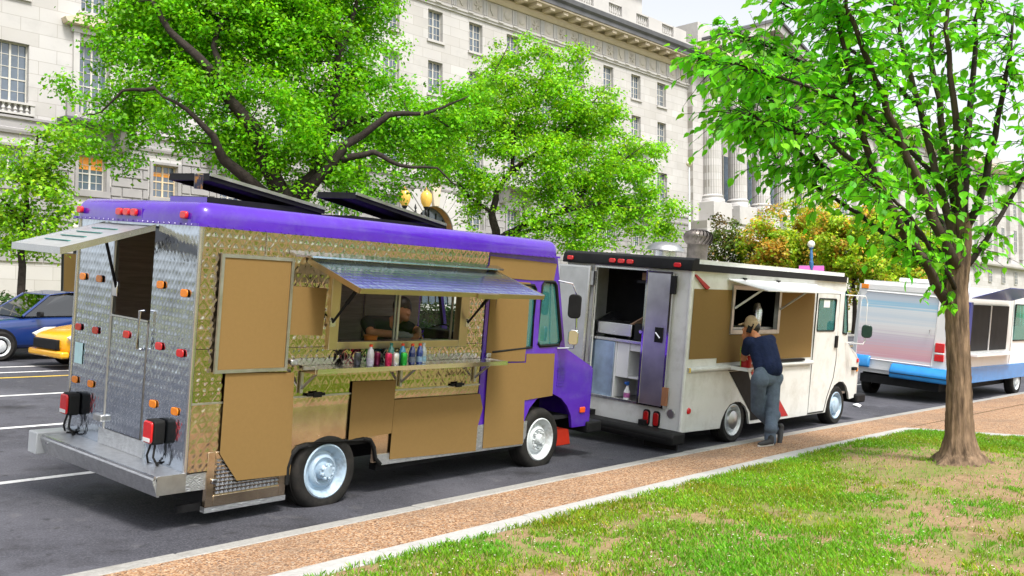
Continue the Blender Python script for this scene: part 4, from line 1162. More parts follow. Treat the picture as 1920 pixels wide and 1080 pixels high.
MB().box(5.55, 5.585, 0, WT, 0.45, 1.15).build('cab_front', purple, T1)
MB().slab((4.96, 0.06, 1.42), (4.68, 0.06, 2.44), (4.68, WT - 0.06, 2.44), (4.96, WT - 0.06, 1.42), (0.006, 0, 0)).build('windscreen', clear_glass, T1)
MB().box(3.42, 3.46, 0.05, 0.10, 0.6, 2.47).build('cab_pillar', dark_inside, T1)
MB().box(4.3, 4.95, 0.06, WT - 0.06, 1.1, 1.3).build('dashboard', dark_inside, T1, bevel=0.05)
MB().lathe([(0.19, -0.012), (0.205, 0), (0.19, 0.012), (0.178, 0), (0.19, -0.012)], 24).build('steering_wheel', black_rubber, T1, smooth=True, loc=(4.15, 1.35, 1.45), rot=(0, R(-35), 0))
tr = MB().prism([(3.435, 0.80), (3.52, 0.80), (3.55, 1.3), (3.55, 2.2), (3.47, 2.2), (3.46, 0.9)], 1, -0.012, -0.007).build('purple_trim', purple, T1)
for k in range(7): MB().box(4.84, 4.99, -0.016, -0.007, 0.97 + k * 0.035, 0.985 + k * 0.035).build('vent_louvre', purple, T1)
lens(T1, 'side_marker', M('marker_orange', (0.8, 0.09, 0.01), 0.3), (5.40, -0.008, 0.655), 0.055, 0.035, 'side', 0.018)
MB().box(5.50, 5.80, -0.05, WT + 0.05, 0.36, 0.50).build('front_bumper', black_paint, T1, bevel=0.02)
MB().box(4.35, 5.2, 0.5, 0.52, 0.2, 1.1).build('wheel_well', black_paint, T1); MB().box(4.3, 5.3, 0.03, 0.5, 0.92, 0.95).build('wheel_well', black_paint, T1)
# mirrors on a tubular arm
arm = MB().tube([(4.72, -0.01, 2.21), (4.80, -0.16, 2.19), (4.86, -0.19, 2.05), (4.90, -0.19, 1.6), (4.90, -0.17, 1.44), (4.80, -0.01, 1.42)], 0.011, 8).build('mirror_arm', chrome, T1, smooth=True)
MB().prism(rect(-0.075, 0.075, -0.14, 0.14, 0.05), 1, -0.02, 0.02).build('mirror', black_paint, T1, bevel=0.012, loc=(4.80, -0.21, 1.93), rot=(0, 0, R(-62)))
MB().prism(rect(-0.06, 0.06, -0.09, 0.09, 0.04), 1, -0.02, 0.02).build('mirror', chrome, T1, bevel=0.01, loc=(4.82, -0.21, 1.57), rot=(0, 0, R(-62)))
# wheels (axles follow the cambered road)
wheel(T1, (1.44, 0.10, 0.358), rmat=rim_blue, hub='deep', tilt=DT, w=0.22)
wheel(T1, (1.44, WT - 0.10, 0.358 - 0.07), rmat=rim_blue, hub='deep', tilt=DT, flip=-1, w=0.22)
wheel(T1, (4.61, 0.10, 0.358), rmat=rim_white, hub='lug', tilt=DT, w=0.22)
wheel(T1, (4.61, WT - 0.10, 0.358 - 0.07), rmat=rim_white, hub='lug', tilt=DT, flip=-1, w=0.22)
MB().tube([(1.44, 0.2, 0.35), (1.44, WT - 0.2, 0.30)], 0.07, 10).build('axle', black_paint, T1); MB().tube([(4.61, 0.2, 0.35), (4.61, WT - 0.2, 0.30)], 0.05, 10).build('axle', black_paint, T1)
# inside: counter, back wall equipment
MB().box(1.1, 3.2, 0.07, 0.42, 1.42, 1.50).build('counter', steel_dull, T1, bevel=0.006)
MB().box(1.1, 2.55, 1.55, 1.88, 0.62, 1.95).build('back_cabinet', brown_inside, T1)
MB().box(3.2, 3.42, 0.12, 0.62, 0.62, 1.60).build('fridge', dark_inside, T1, bevel=0.01)
MB().box(0.25, 0.9, 0.10, 1.85, 0.62, 1.45).build('stove', dark_inside, T1, bevel=0.01)

# ------------------------------------------------------------------ white food truck
T2 = thing('food_truck', 'grubby white step van food truck with open rear doors and black roof band', 'food truck', (11.25, 6.42, 0.0), (R(5.8), 0, R(-3.0)))
T2.rotation_mode = 'XYZ'
W2 = 2.10
arch_r = [(1.02, 0.25), (1.05, 0.36), (1.13, 0.48), (1.25, 0.57), (1.40, 0.60), (1.55, 0.59), (1.69, 0.52), (1.79, 0.42), (1.85, 0.25)]
arch_f2 = [(4.38, 0.25), (4.42, 0.42), (4.52, 0.58), (4.66, 0.69), (4.82, 0.74), (5.0, 0.73), (5.14, 0.65), (5.24, 0.53), (5.29, 0.42)]
side2 = [(0.0, 0.27)] + arch_r + arch_f2 + [(5.56, 0.44), (5.58, 1.05), (5.44, 1.20), (5.06, 1.36), (4.80, 2.40), (0.0, 2.40)]
WIN2 = (1.10, 2.42, 1.62, 2.20)
dwin = rect(3.78, 4.43, 1.60, 2.12, 0.03)
gwin = [(4.80, 1.56), (4.95, 1.54), (4.98, 1.60), (4.83, 2.24), (4.80, 2.26), (4.77, 2.24)]
plate('side_wall', side2, [rect(*WIN2), dwin, gwin], 1, 0.0, 0.035, white_paint, T2)
plate('side_wall', side2, [dwin, gwin, rect(1.2, 3.0, 1.6, 2.2)], 1, W2 - 0.035, W2, white_paint, T2)
MB().box(0.03, 5.2, 0.04, W2 - 0.04, 0.52, 0.56).build('floor', steel_dull, T2)
# rear wall with door opening
plate('rear_wall', [(0.0, 0.28), (W2, 0.28), (W2, 2.40), (0.0, 2.40)], [[(0.68, 0.57), (1.56, 0.57), (1.56, 2.36), (0.68, 2.36)]], 0, -0.004, 0.03, white_paint, T2)
MB().tube([(0.0, 0.0, 0.28), (0.0, 0.0, 2.4)], 0.03, 10).build('corner_post', white_paint, T2, smooth=True)
# roof: white cap with a black band
rb = bmesh.new(); bmesh.ops.create_cube(rb, size=1)
bmesh.ops.scale(rb, vec=(4.92, W2 + 0.06, 0.16), verts=rb.verts); bmesh.ops.translate(rb, vec=(2.39, W2 / 2, 2.40 + 0.08), verts=rb.verts)
bmesh.ops.bevel(rb, geom=[e for e in rb.edges if all(v.co.z > 2.5 for v in e.verts) or abs(e.verts[0].co.z - e.verts[1].co.z) > 0.1], offset=0.07, segments=4, affect='EDGES')
me = bpy.data.meshes.new('roof'); rb.to_mesh(me); rb.free(); me.materials.append(white_paint); me.polygons.foreach_set('use_smooth', [True] * len(me.polygons)); me.set_sharp_from_angle(angle=R(60))
roof2 = bpy.data.objects.new('roof', me); link(roof2, T2)
MB().box(0.02, 4.72, -0.037, -0.031, 2.405, 2.50).build('black_band', black_paint, roof2)
rb2 = MB().prism([(-0.085, 2.40), (-0.085, 2.46), (-0.06, 2.54), (0.02, 2.57), (0.10, 2.575), (0.10, 2.40)], 1, -0.038, W2 + 0.038).build('rear_roof_band', black_paint, roof2, bevel=0.012)
for y in (1.99, 1.24, 1.09, 0.94, 0.18): lens(rb2, 'marker_lamp', red_lens, (-0.083, y, 2.465), 0.055, 0.03, depth=0.022)
# open rear doors
def door2(y0, y1, x):
    d = MB().box(x - 0.03, x, y0, y1, 0.56, 2.365).build('rear_door', door_steel, T2, bevel=0.004)
    f = MB(); t = 0.03
    f.box(x - 0.036, x + 0.002, y0 - 0.001, y0 + t, 0.555, 2.37); f.box(x - 0.036, x + 0.002, y1 - t, y1 + 0.001, 0.555, 2.37)
    f.box(x - 0.035, x - 0.031, y0 + t, y1 - t, 0.558, 0.58); f.box(x - 0.035, x - 0.031, y0 + t, y1 - t, 2.34, 2.366)
    f.build('door_edge', chrome, d, fix=False)
    return d
d1 = door2(1.62, 2.20, -0.05); d2 = door2(0.24, 0.66, -0.05)
MB().box(-0.095, -0.0865, 0.33, 0.45, 1.42, 1.62).build('door_latch', black_paint, d2); MB().tube([(-0.10, 0.36, 1.48), (-0.105, 0.43, 1.55)], 0.012, 6).build('latch_handle', chrome, d2)
for z in (0.72, 2.2): MB().box(-0.10, -0.05, 0.19, 0.262, z - 0.12, z + 0.12).build('door_hinge', M('rusty_hinge', (0.32, 0.14, 0.07), 0.7) if z < 1 else black_paint, d2)
for z in (0.9, 2.2): MB().box(-0.07, -0.02, 1.565, 1.618, z - 0.1, z + 0.1).build('door_hinge', steel_dull, d1)
fr2 = MB().box(-0.018, -0.005, 0.655, 0.682, 0.555, 2.38); fr2.box(-0.018, -0.005, 1.558, 1.585, 0.555, 2.38); fr2.box(-0.019, -0.005, 0.683, 1.557, 2.358, 2.382); fr2.box(-0.019, -0.005, 0.683, 1.557, 0.545, 0.572)
fr2.build('door_frame', steel, T2, fix=False)
for y in (0.53, 0.37):
    MB().prism(rect(y - 0.055, y + 0.055, 0.28, 0.50, 0.045), 0, -0.022, -0.005).build('lamp_gasket', black_rubber, T2)
    lens(T2, 'tail_lamp', dark_red_lens, (-0.022, y, 0.39), 0.042, 0.088, depth=0.016)
MB().lathe([(0.0, -0.028), (0.055, -0.026), (0.065, -0.006)], 20, (0, 0.15, 0.50), axis=0).build('fuel_cap', steel_dull, T2, fix=False)
b2 = MB().prism([(-0.02, 0.29), (-0.30, 0.29), (-0.33, 0.25), (-0.31, 0.14), (-0.02, 0.14)], 1, -0.10, 1.95).build('rear_bumper', black_rubber, T2, bevel=0.02)
MB().box(-0.332, -0.325, 0.0, 1.85, 0.19, 0.21).build('bumper_rib', black_rubber, b2)
MB().box(0.02, 0.06, 0.05, 0.56, 0.0, 0.26).build('mud_flap', black_rubber, T2)
MB().box(-0.1, 5.5, 0.5, 0.6, 0.2, 0.36).build('chassis_rail', black_paint, T2); MB().box(-0.1, 5.5, 1.4, 1.5, 0.2, 0.36).build('chassis_rail', black_paint, T2)
# side fittings
MB().tube([(0.02, -0.022, 1.10), (1.12, -0.022, 1.10)], 0.035, 10).build('rub_rail', white_paint, T2, smooth=True)
MB().tube([(1.70, -0.022, 1.10), (3.68, -0.022, 1.10)], 0.035, 10).build('rub_rail', white_paint, T2, smooth=True)
MB().box(0.0, 3.68, -0.008, -0.001, 1.04, 1.05).build('body_seam', white_paint, T2)
MB().box(0.02, 0.06, -0.058, -0.02, 1.07, 1.13).build('rail_end', M('yellow_tip', (0.7, 0.5, 0.1), 0.5), T2)
def panel2(pts, y=-0.004): return MB().prism(pts, 1, y - 0.004, y).build('tan_panel', tan, T2)
panel2([(0.07, 1.24), (0.78, 1.24), (0.78, 1.17), (3.66, 1.185), (3.64, 2.20), (2.46, 2.18), (2.48, 1.56), (1.05, 1.56), (1.05, 2.18), (0.07, 2.17)])
f2 = MB(); x0, x1, z0, z1 = WIN2
f2.box(x0 - 0.05, x0 + 0.01, -0.03, 0.04, z0 - 0.05, z1 + 0.05); f2.box(x1 - 0.01, x1 + 0.06, -0.03, 0.04, z0 - 0.05, z1 + 0.05); f2.box(x0 + 0.011, x1 - 0.011, -0.028, 0.04, z0 - 0.048, z0 + 0.008); f2.box(x0 + 0.011, x1 - 0.011, -0.028, 0.04, z1 - 0.008, z1 + 0.048)
f2.build('hatch_frame', steel_dull, T2, fix=False)
aw2 = MB().slab((0.92, -0.02, 2.315), (3.62, -0.02, 2.315), (3.62, -0.50, 2.225), (0.92, -0.62, 2.205), (0, 0, 0.012)).build('awning', white_clean, T2)
MB().tube([(0.90, -0.02, 2.325), (3.64, -0.02, 2.325)], 0.014, 8).build('awning_hinge', white_clean, aw2, smooth=True)
for x in (1.3, 2.3): MB().box(x, x + 0.06, -0.05, -0.01, 2.335, 2.36).build('awning_clip', black_paint, aw2)
for x in (1.12, 2.46): MB().tube([(x, -0.03, 1.93), (x + 0.10, -0.40, 2.235)], 0.016, 6).build('awning_strut', white_clean if x < 2 else steel_dull, T2)
# slash graphics on the side
MB().prism([(1.12, 1.06), (1.66, 1.06), (2.16, 0.30), (1.86, 0.30), (1.84, 0.42), (1.70, 0.55)], 1, -0.007, -0.003).build('black_slash', black_paint, T2)
redm = M('red_paint', (0.42, 0.012, 0.018), 0.35)
MB().prism([(1.74, 1.06), (2.10, 1.06), (3.05, 0.29), (2.26, 0.29)], 1, -0.007, -0.003).build('red_slash', redm, T2)
MB().prism([(0.02, 2.36), (0.06, 2.36), (0.42, 2.20), (0.36, 2.17), (0.30, 2.19)], 1, -0.03, -0.004).build('red_tape', redm, T2)
MB().lathe([(0, -0.022), (0.035, -0.02), (0.045, -0.002)], 16, (0.17, 0, 0.55), axis=1).build('side_reflector', red_lens, T2, fix=False)
s2 = MB().box(1.12, 1.72, -0.30, -0.01, 1.085, 1.12).build('shelf', black_paint, T2, bevel=0.006)
MB().box(1.10, 1.74, -0.315, -0.301, 1.08, 1.13).build('shelf_edge', white_clean, s2); MB().box(1.096, 1.118, -0.30, -0.01, 1.08, 1.13).build('shelf_edge', white_clean, s2)
MB().box(2.5, 3.36, -0.06, -0.006, 1.142, 1.175).build('folded_shelf', black_paint, T2)
# cab door
dpts = [(3.72, 0.28), (4.28, 0.28), (4.36, 0.50), (4.55, 0.82), (4.60, 1.1), (4.56, 2.21), (3.72, 2.21)]
dd = plate('cab_door', dpts, [dwin], 1, -0.014, -0.002, white_paint, T2)
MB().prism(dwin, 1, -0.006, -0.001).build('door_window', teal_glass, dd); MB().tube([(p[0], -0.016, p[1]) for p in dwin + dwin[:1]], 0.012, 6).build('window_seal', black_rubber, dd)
MB().box(3.98, 4.2, -0.010, -0.007, 1.98, 2.10).build('window_sticker', white_clean, dd)
MB().tube([(p[0], -0.010, p[1]) for p in dpts + dpts[:1]], 0.011, 6).build('door_gap', black_rubber, dd)
MB().box(4.48, 4.57, -0.045, -0.015, 1.32, 1.52).build('door_handle', black_paint, dd, bevel=0.01)
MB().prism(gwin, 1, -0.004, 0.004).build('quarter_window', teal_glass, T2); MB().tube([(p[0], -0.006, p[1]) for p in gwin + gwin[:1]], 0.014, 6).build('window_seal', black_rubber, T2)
MB().slab((5.58, 0.0, 1.05), (5.06, 0.0, 1.36), (5.06, W2, 1.36), (5.58, W2, 1.05), (0.006, 0, 0.02)).build('hood', white_paint, T2)
MB().box(5.55, 5.58, 0, W2, 0.44, 1.05).build('cab_front', white_paint, T2)
MB().slab((5.06, 0.05, 1.38), (4.82, 0.05, 2.38), (4.82, W2 - 0.05, 2.38), (5.06, W2 - 0.05, 1.38), (0.006, 0, 0)).build('windscreen', clear_glass, T2)
MB().box(5.48, 5.86, -0.06, W2 + 0.06, 0.34, 0.50).build('front_bumper', black_paint, T2, bevel=0.03)
MB().box(5.28, 5.42, -0.05, -0.001, 0.92, 0.97).build('hood_latch', black_rubber, T2)
for z, m in ((1.08, red_lens), (0.92, orange_lens)): lens(T2, 'side_marker', m, (5.50, -0.001, z), 0.03, 0.035, 'side', 0.02)
MB().tube([(4.80, 0.0, 2.2), (4.95, -0.28, 2.2), (5.0, -0.30, 2.1), (5.02, -0.30, 1.45), (5.0, -0.28, 1.4), (4.95, 0.0, 1.4)], 0.010, 6).build('mirror_arm', white_clean, T2, smooth=True)
MB().prism(rect(-0.085, 0.085, -0.11, 0.11, 0.06), 1, -0.025, 0.02).build('mirror', M('green_black', (0.01, 0.035, 0.03), 0.25), T2, bevel=0.015, loc=(5.02, -0.32, 1.62), rot=(0, 0, R(-60)))
wheel(T2, (1.42, 0.13, 0.33), r=0.335, rim_r=0.215, rmat=rim_white, hub='rust', tilt=DT)
wheel(T2, (1.42, W2 - 0.13, 0.26), r=0.335, rim_r=0.215, rmat=rim_white, hub='rust', tilt=DT, flip=-1)
wheel(T2, (4.84, 0.13, 0.33), r=0.335, rim_r=0.215, rmat=rim_blue, hub='cap', tilt=DT)
wheel(T2, (4.84, W2 - 0.13, 0.26), r=0.335, rim_r=0.215, rmat=rim_blue, hub='cap', tilt=DT, flip=-1)
for (a, b) in ((1.0, 1.9), (4.35, 5.3)):
    MB().box(a, b, 0.6, 0.62, 0.15, 0.8).build('wheel_well', black_paint, T2); MB().box(a, b, 0.04, 0.6, 0.78, 0.80).build('wheel_well', black_paint, T2)
# kitchen in the rear doorway
blue_sheet = M('blue_steel_sheet', (0.42, 0.55, 0.72), 0.3, 0.8, var=0.2, scale=5)
kc = MB().box(0.06, 0.9, 1.20, 1.72, 0.565, 1.34).build('kitchen_cabinet', blue_sheet, T2, bevel=0.008)
MB().box(0.045, 0.92, 0.74, 1.74, 1.345, 1.385).build('worktop', steel, T2, bevel=0.004)
k2 = MB(); k2.box(0.07, 0.9, 1.17, 1.195, 0.565, 1.34); k2.box(0.08, 0.6, 0.96, 1.165, 0.86, 1.34); k2.box(0.09, 0.6, 0.745, 0.955, 1.24, 1.34); k2.box(0.09, 0.6, 0.745, 0.955, 0.86, 0.885); k2.box(0.6, 0.62, 0.745, 1.165, 0.565, 1.34)
k2.build('open_cupboard', white_clean, T2, fix=False)
gr = MB().box(0.08, 0.7, 0.95, 1.62, 1.43, 1.60).build('griddle', steel, T2, bevel=0.008)
MB().prism([(0.08, 1.601), (0.7, 1.601), (0.7, 1.75), (0.45, 1.73)], 1, 0.96, 0.99).build('splash_guard', M('brown_splash', (0.42, 0.27, 0.18), 0.4), gr); MB().prism([(0.08, 1.601), (0.7, 1.601), (0.7, 1.75), (0.45, 1.73)], 1, 1.58, 1.61).build('splash_guard', steel, gr)
for y in (0.98, 1.58): MB().box(0.1, 0.13, y, y + 0.03, 1.387, 1.428).build('griddle_foot', black_paint, gr)
MB().box(0.10, 0.8, 0.70, 0.92, 1.39, 1.62).build('fryer', dark_inside, T2, bevel=0.01)
MB().lathe([(0, -0.02), (0.025, -0.02), (0.025, 0)], 12, (0.10, 0.80, 1.52), axis=0).build('control_knob', chrome, T2, fix=False)
MB().box(0.95, 1.0, 0.04, W2 - 0.04, 0.57, 2.39).build('bulkhead', dark_inside, T2)
MB().box(0.2, 0.9, 0.75, 1.0, 2.18, 2.22).build('overhead_shelf', dark_inside, T2); MB().box(0.25, 0.8, 0.78, 0.96, 2.225, 2.33).build('cardboard_box', M('cardboard', (0.36, 0.22, 0.11), 0.8), T2)
MB().box(1.02, 3.4, 1.9, 1.95, 0.57, 2.39).build('inner_wall', dark_inside, T2); MB().box(3.40, 3.44, 0.04, 1.94, 0.57, 2.39).build('added_dark_screen', dark_inside, T2)  # second wall added to block the bright windscreen, so the hatch reads dark
MB().box(2.05, 2.2, 0.25, 0.4, 0.6, 1.58).build('equipment_rack', dark_inside, T2)
MB().lathe([(0.0, 1.66), (0.08, 1.66), (0.085, 1.9), (0.06, 1.95), (0.04, 2.0), (0, 2.01)], 16, (2.18, 0.2, 0)).build('steel_urn', steel, T2, smooth=True, fix=False)
MB().box(1.1, 2.45, 0.06, 0.36, 1.61, 1.655).build('counter', steel_dull, T2)
# roof vents
vent_dark = M('dark_vent_metal', (0.16, 0.14, 0.13), 0.45, 0.7, var=0.3, scale=12)
mv = MB().lathe([(0.16, 2.52), (0.16, 2.66)], 20, (0.62, 0.86, 0)).build('exhaust_vent', steel, roof2, smooth=True, fix=False)
MB().lathe([(0.0, 2.785), (0.10, 2.78), (0.19, 2.755), (0.255, 2.70), (0.27, 2.665), (0.24, 2.655), (0.15, 2.66)], 28, (0.62, 0.86, 0)).build('vent_cap', steel_dull, mv, smooth=True, fix=False)
tv = MB().lathe([(0.155, 2.52), (0.155, 2.80), (0.165, 2.80), (0.165, 2.82)], 24, (1.72, 1.02, 0)).build('turbine_vent', vent_dark, roof2, smooth=True, fix=False)
tb = MB()
for k in range(20):
    a = 2 * math.pi * k / 20
    vs = []
    for j in range(7):
        t = j / 6; r_ = 0.15 + 0.075 * math.sin(math.pi * (0.12 + 0.8 * t)); z = 2.81 + 0.22 * t
        if t > 0.8: r_ = 0.15 + 0.075 * math.sin(math.pi * .76) - (t - 0.8) * 0.45
        tw = a + 0.45 * t
        for dd_ in (0, 0.25): vs.append((1.72 + (r_ - dd_ * 0.07) * math.cos(tw + dd_), 1.02 + (r_ - dd_ * 0.07) * math.sin(tw + dd_), z))
    tb.add(vs, [(2 * j, 2 * j + 1, 2 * j + 3, 2 * j + 2) for j in range(6)])
tbo = tb.build('turbine_blades', vent_dark, tv, smooth=True, fix=False); tbo['kind'] = 'stuff'
MB().lathe([(0, 3.045), (0.1, 3.04), (0.14, 3.02), (0.13, 3.01)], 20, (1.72, 1.02, 0)).build('turbine_cap', vent_dark, tv, smooth=True, fix=False)

# ------------------------------------------------------------------ third truck, seen from behind
T3 = thing('food_truck', 'white van with blue bumper and faded striped rear behind the tree trunk', 'food truck', (21.3, 5.78, -0.02), (R(5.8), 0, R(-4)))
W3 = 2.2
def band_mat():
    m = bpy.data.materials.new('striped_print'); m.use_nodes = True
    nt = m.node_tree; N = nt.nodes; L = nt.links; b = N['Principled BSDF']; b.inputs['Roughness'].default_value = 0.3
    tc = N.new('ShaderNodeTexCoord'); sx = N.new('ShaderNodeSeparateXYZ'); L.new(tc.outputs['Object'], sx.inputs[0])
    nz = N.new('ShaderNodeTexNoise'); nz.inputs['Scale'].default_value = 1.0; mp = N.new('ShaderNodeMapping'); mp.inputs['Scale'].default_value = (0.1, 0.2, 26)
    L.new(tc.outputs['Object'], mp.inputs[0]); L.new(mp.outputs[0], nz.inputs['Vector'])
    ad = N.new('ShaderNodeMath'); ad.operation = 'MULTIPLY_ADD'; ad.inputs[1].default_value = 0.34; L.new(nz.outputs['Fac'], ad.inputs[0]); L.new(sx.outputs[2], ad.inputs[2])
    mr = N.new('ShaderNodeMapRange'); mr.inputs['From Min'].default_value = 0.86; mr.inputs['From Max'].default_value = 2.46; L.new(ad.outputs[0], mr.inputs['Value'])
    rp = N.new('ShaderNodeValToRGB'); e = rp.color_ramp.elements
    stops = [(0, (0.42, 0.62, 0.78)), (0.07, (0.72, 0.74, 0.76)), (0.14, (0.66, 0.34, 0.40)), (0.22, (0.68, 0.42, 0.46)), (0.30, (0.60, 0.46, 0.54)), (0.40, (0.58, 0.52, 0.60)), (0.48, (0.70, 0.68, 0.70)),
             (0.56, (0.74, 0.75, 0.77)), (0.66, (0.58, 0.66, 0.74)), (0.76, (0.70, 0.74, 0.78)), (0.84, (0.32, 0.56, 0.74)), (0.92, (0.50, 0.58, 0.68)), (1.0, (0.62, 0.64, 0.70))]
    while len(e) < len(stops): e.new(0.5)
    for i, (p, c) in enumerate(stops): e[i].position = p; e[i].color = (*c, 1)
    L.new(mr.outputs[0], rp.inputs[0]); L.new(rp.outputs[0], b.inputs['Base Color'])
    return m
blue_paint = M('bright_blue_paint', (0.02, 0.24, 0.62), 0.25, coat=0.4)
bd = bmesh.new(); bmesh.ops.create_cube(bd, size=1); bmesh.ops.scale(bd, vec=(5.6, W3, 2.02), verts=bd.verts); bmesh.ops.translate(bd, vec=(2.8, W3 / 2, 1.51), verts=bd.verts)
for v in bd.verts:
    if v.co.z > 2: v.co.y += 0.06 if v.co.y < 1 else -0.06
bmesh.ops.bevel(bd, geom=bd.edges[:], offset=0.09, segments=4, affect='EDGES')
me = bpy.data.meshes.new('body'); bd.to_mesh(me); bd.free(); me.materials.append(white_clean); me.polygons.foreach_set('use_smooth', [True] * len(me.polygons)); me.set_sharp_from_angle(angle=R(60))
link(bpy.data.objects.new('body', me), T3)
MB().prism([(0.42, 0.80), (W3 - 0.14, 0.80), (W3 - 0.16, 2.05), (W3 - 0.28, 2.28), (0.44, 2.26), (0.36, 2.2)], 0, -0.012, 0.0).build('striped_panel', band_mat(), T3)
MB().tube([(-0.010, y, z) for y, z in [(0.42, 0.80), (W3 - 0.14, 0.80), (W3 - 0.16, 2.05), (W3 - 0.28, 2.28), (0.44, 2.26), (0.36, 2.2), (0.42, 0.80)]], 0.016, 6).build('panel_trim', white_clean, T3)
for y in (W3 - 0.22, 0.42): MB().box(-0.02, 0.002, y - 0.08, y + 0.08, 2.33, 2.43).build('marker_lamp', orange_lens, T3, bevel=0.008)
for z0, z1, m in ((0.92, 1.06, red_lens), (1.066, 1.10, white_clean), (1.106, 1.30, red_lens)): MB().box(-0.035, 0.004, 0.18, 0.37, z0, z1).build('tail_lamp', m, T3, bevel=0.01)
MB().prism([(0.0, 0.45), (-0.14, 0.47), (-0.16, 0.62), (-0.08, 0.74), (0.0, 0.78)], 1, 0.0, 1.25).build('bumper', blue_paint, T3, bevel=0.03)
MB().prism([(0.0, 0.60), (-0.12, 0.62), (-0.12, 0.76), (-0.06, 0.86), (0.0, 0.88)], 1, 1.72, W3).build('bumper', blue_paint, T3, bevel=0.03)
MB().box(-0.165, -0.15, 0.02, 1.23, 0.56, 0.575).build('bumper_strip', black_rubber, T3)
MB().box(0.1, 5.0, -0.02, 0.02, 0.45, 0.80).build('side_skirt', blue_paint, T3, bevel=0.01)
MB().box(0.9, 3.4, -0.004, 0.03, 1.15, 2.15).build('serving_window', dark_inside, T3); MB().box(2.1, 2.14, -0.02, 0.0, 1.15, 2.15).build('window_mullion', white_clean, T3); MB().box(0.72, 0.90, -0.02, 0.03, 1.1, 2.2).build('window_trim', M('deep_blue_paint', (0.012, 0.03, 0.25), 0.3), T3)
MB().slab((0.8, -0.01, 2.28), (3.5, -0.01, 2.28), (3.5, -0.75, 2.55), (0.8, -0.75, 2.55), (0, 0, 0.015)).build('awning', MATS['deep_blue_paint'], T3)
MB().box(0.6, 2.2, 0.5, 1.5, 2.53, 2.62).build('roof_vent', white_clean, T3, bevel=0.03)
MB().box(0.1, 0.2, -0.003, 0.01, 1.0, 1.7).build('side_print', M('purple_grey_print', (0.16, 0.08, 0.16), 0.5, var=0.6, scale=12), T3); MB().box(0.21, 0.5, -0.003, 0.01, 0.98, 1.4).build('side_print', M('orange_print', (0.6, 0.2, 0.08), 0.5, var=0.5, scale=9), T3)
MB().box(0.05, 5.5, 0.25, 1.95, 0.28, 0.46).build('underbody', black_paint, T3)
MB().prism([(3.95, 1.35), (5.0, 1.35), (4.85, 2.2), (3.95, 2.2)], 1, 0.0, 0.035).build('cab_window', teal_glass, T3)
MB().tube([(x, 0.01, z) for x, z in ((3.95, 1.35), (5.0, 1.35), (4.85, 2.2), (3.95, 2.2), (3.95, 1.35))], 0.018, 6).build('window_seal', black_rubber, T3)
MB().box(5.585, 5.605, 0.25, W3 - 0.25, 1.35, 2.2).build('windscreen', dark_glass, T3)
MB().box(0.72, 3.6, -0.24, 0.0, 1.06, 1.10).build('counter', white_clean, T3)
for x in (0.62, 3.72): MB().box(x, x + 0.012, -0.006, 0.004, 0.82, 2.40).build('body_seam', steel_dull, T3)
MB().box(-0.006, 0.0, 0.10, W3 - 0.10, 2.31, 2.32).build('rear_seam', steel_dull, T3)
MB().tube([(-0.03, 0.50, 1.45), (-0.05, 0.50, 1.45), (-0.05, 0.50, 1.56), (-0.03, 0.50, 1.56)], 0.010, 6).build('panel_handle', chrome, T3)
for x in (0.95, 4.6):
    wheel(T3, (x, 0.14, 0.36), r=0.355, rim_r=0.22, rmat=rim_white, hub='cap', tilt=DT); wheel(T3, (x, W3 - 0.14, 0.28), r=0.355, rim_r=0.22, rmat=rim_white, hub='cap', tilt=DT, flip=-1)

# ------------------------------------------------------------------ trees
bark = M('bark', (0.075, 0.055, 0.042), 0.9, var=0.45, scale=7, bump=0.9, bscale=22, stretch=(1, 1, 0.25), spec=0.2)
bark_pale = M('young_bark', (0.20, 0.135, 0.088), 0.9, var=0.75, scale=16, bump=1.0, bscale=26, stretch=(1, 1, 0.18), spec=0.2, dirt=((0.06, 0.042, 0.032), 0.95, 9))
bark_dark = M('dark_bark', (0.035, 0.028, 0.024), 0.9, var=0.4, scale=9, bump=0.8, bscale=24, spec=0.2)
green_a = leaf_mat('elm_leaves', (0.21, 0.60, 0.012), 0.5)
green_b = leaf_mat('bright_elm_leaves', (0.26, 0.64, 0.014), 0.5)
green_c = leaf_mat('linden_leaves', (0.15, 0.60, 0.018), 0.5)
green_d = leaf_mat('linden_leaf', (0.15, 0.60, 0.018), 0.5, tint=False)
shrub_m = leaf_mat('shrub_leaves', (0.40, 0.66, 0.04), 0.52)
dark_shrub = leaf_mat('hedge_leaves', (0.035, 0.10, 0.014), 0.3)

def rand_unit(n):
    v = rng.normal(size=(n, 3)); return v / np.linalg.norm(v, axis=1)[:, None]

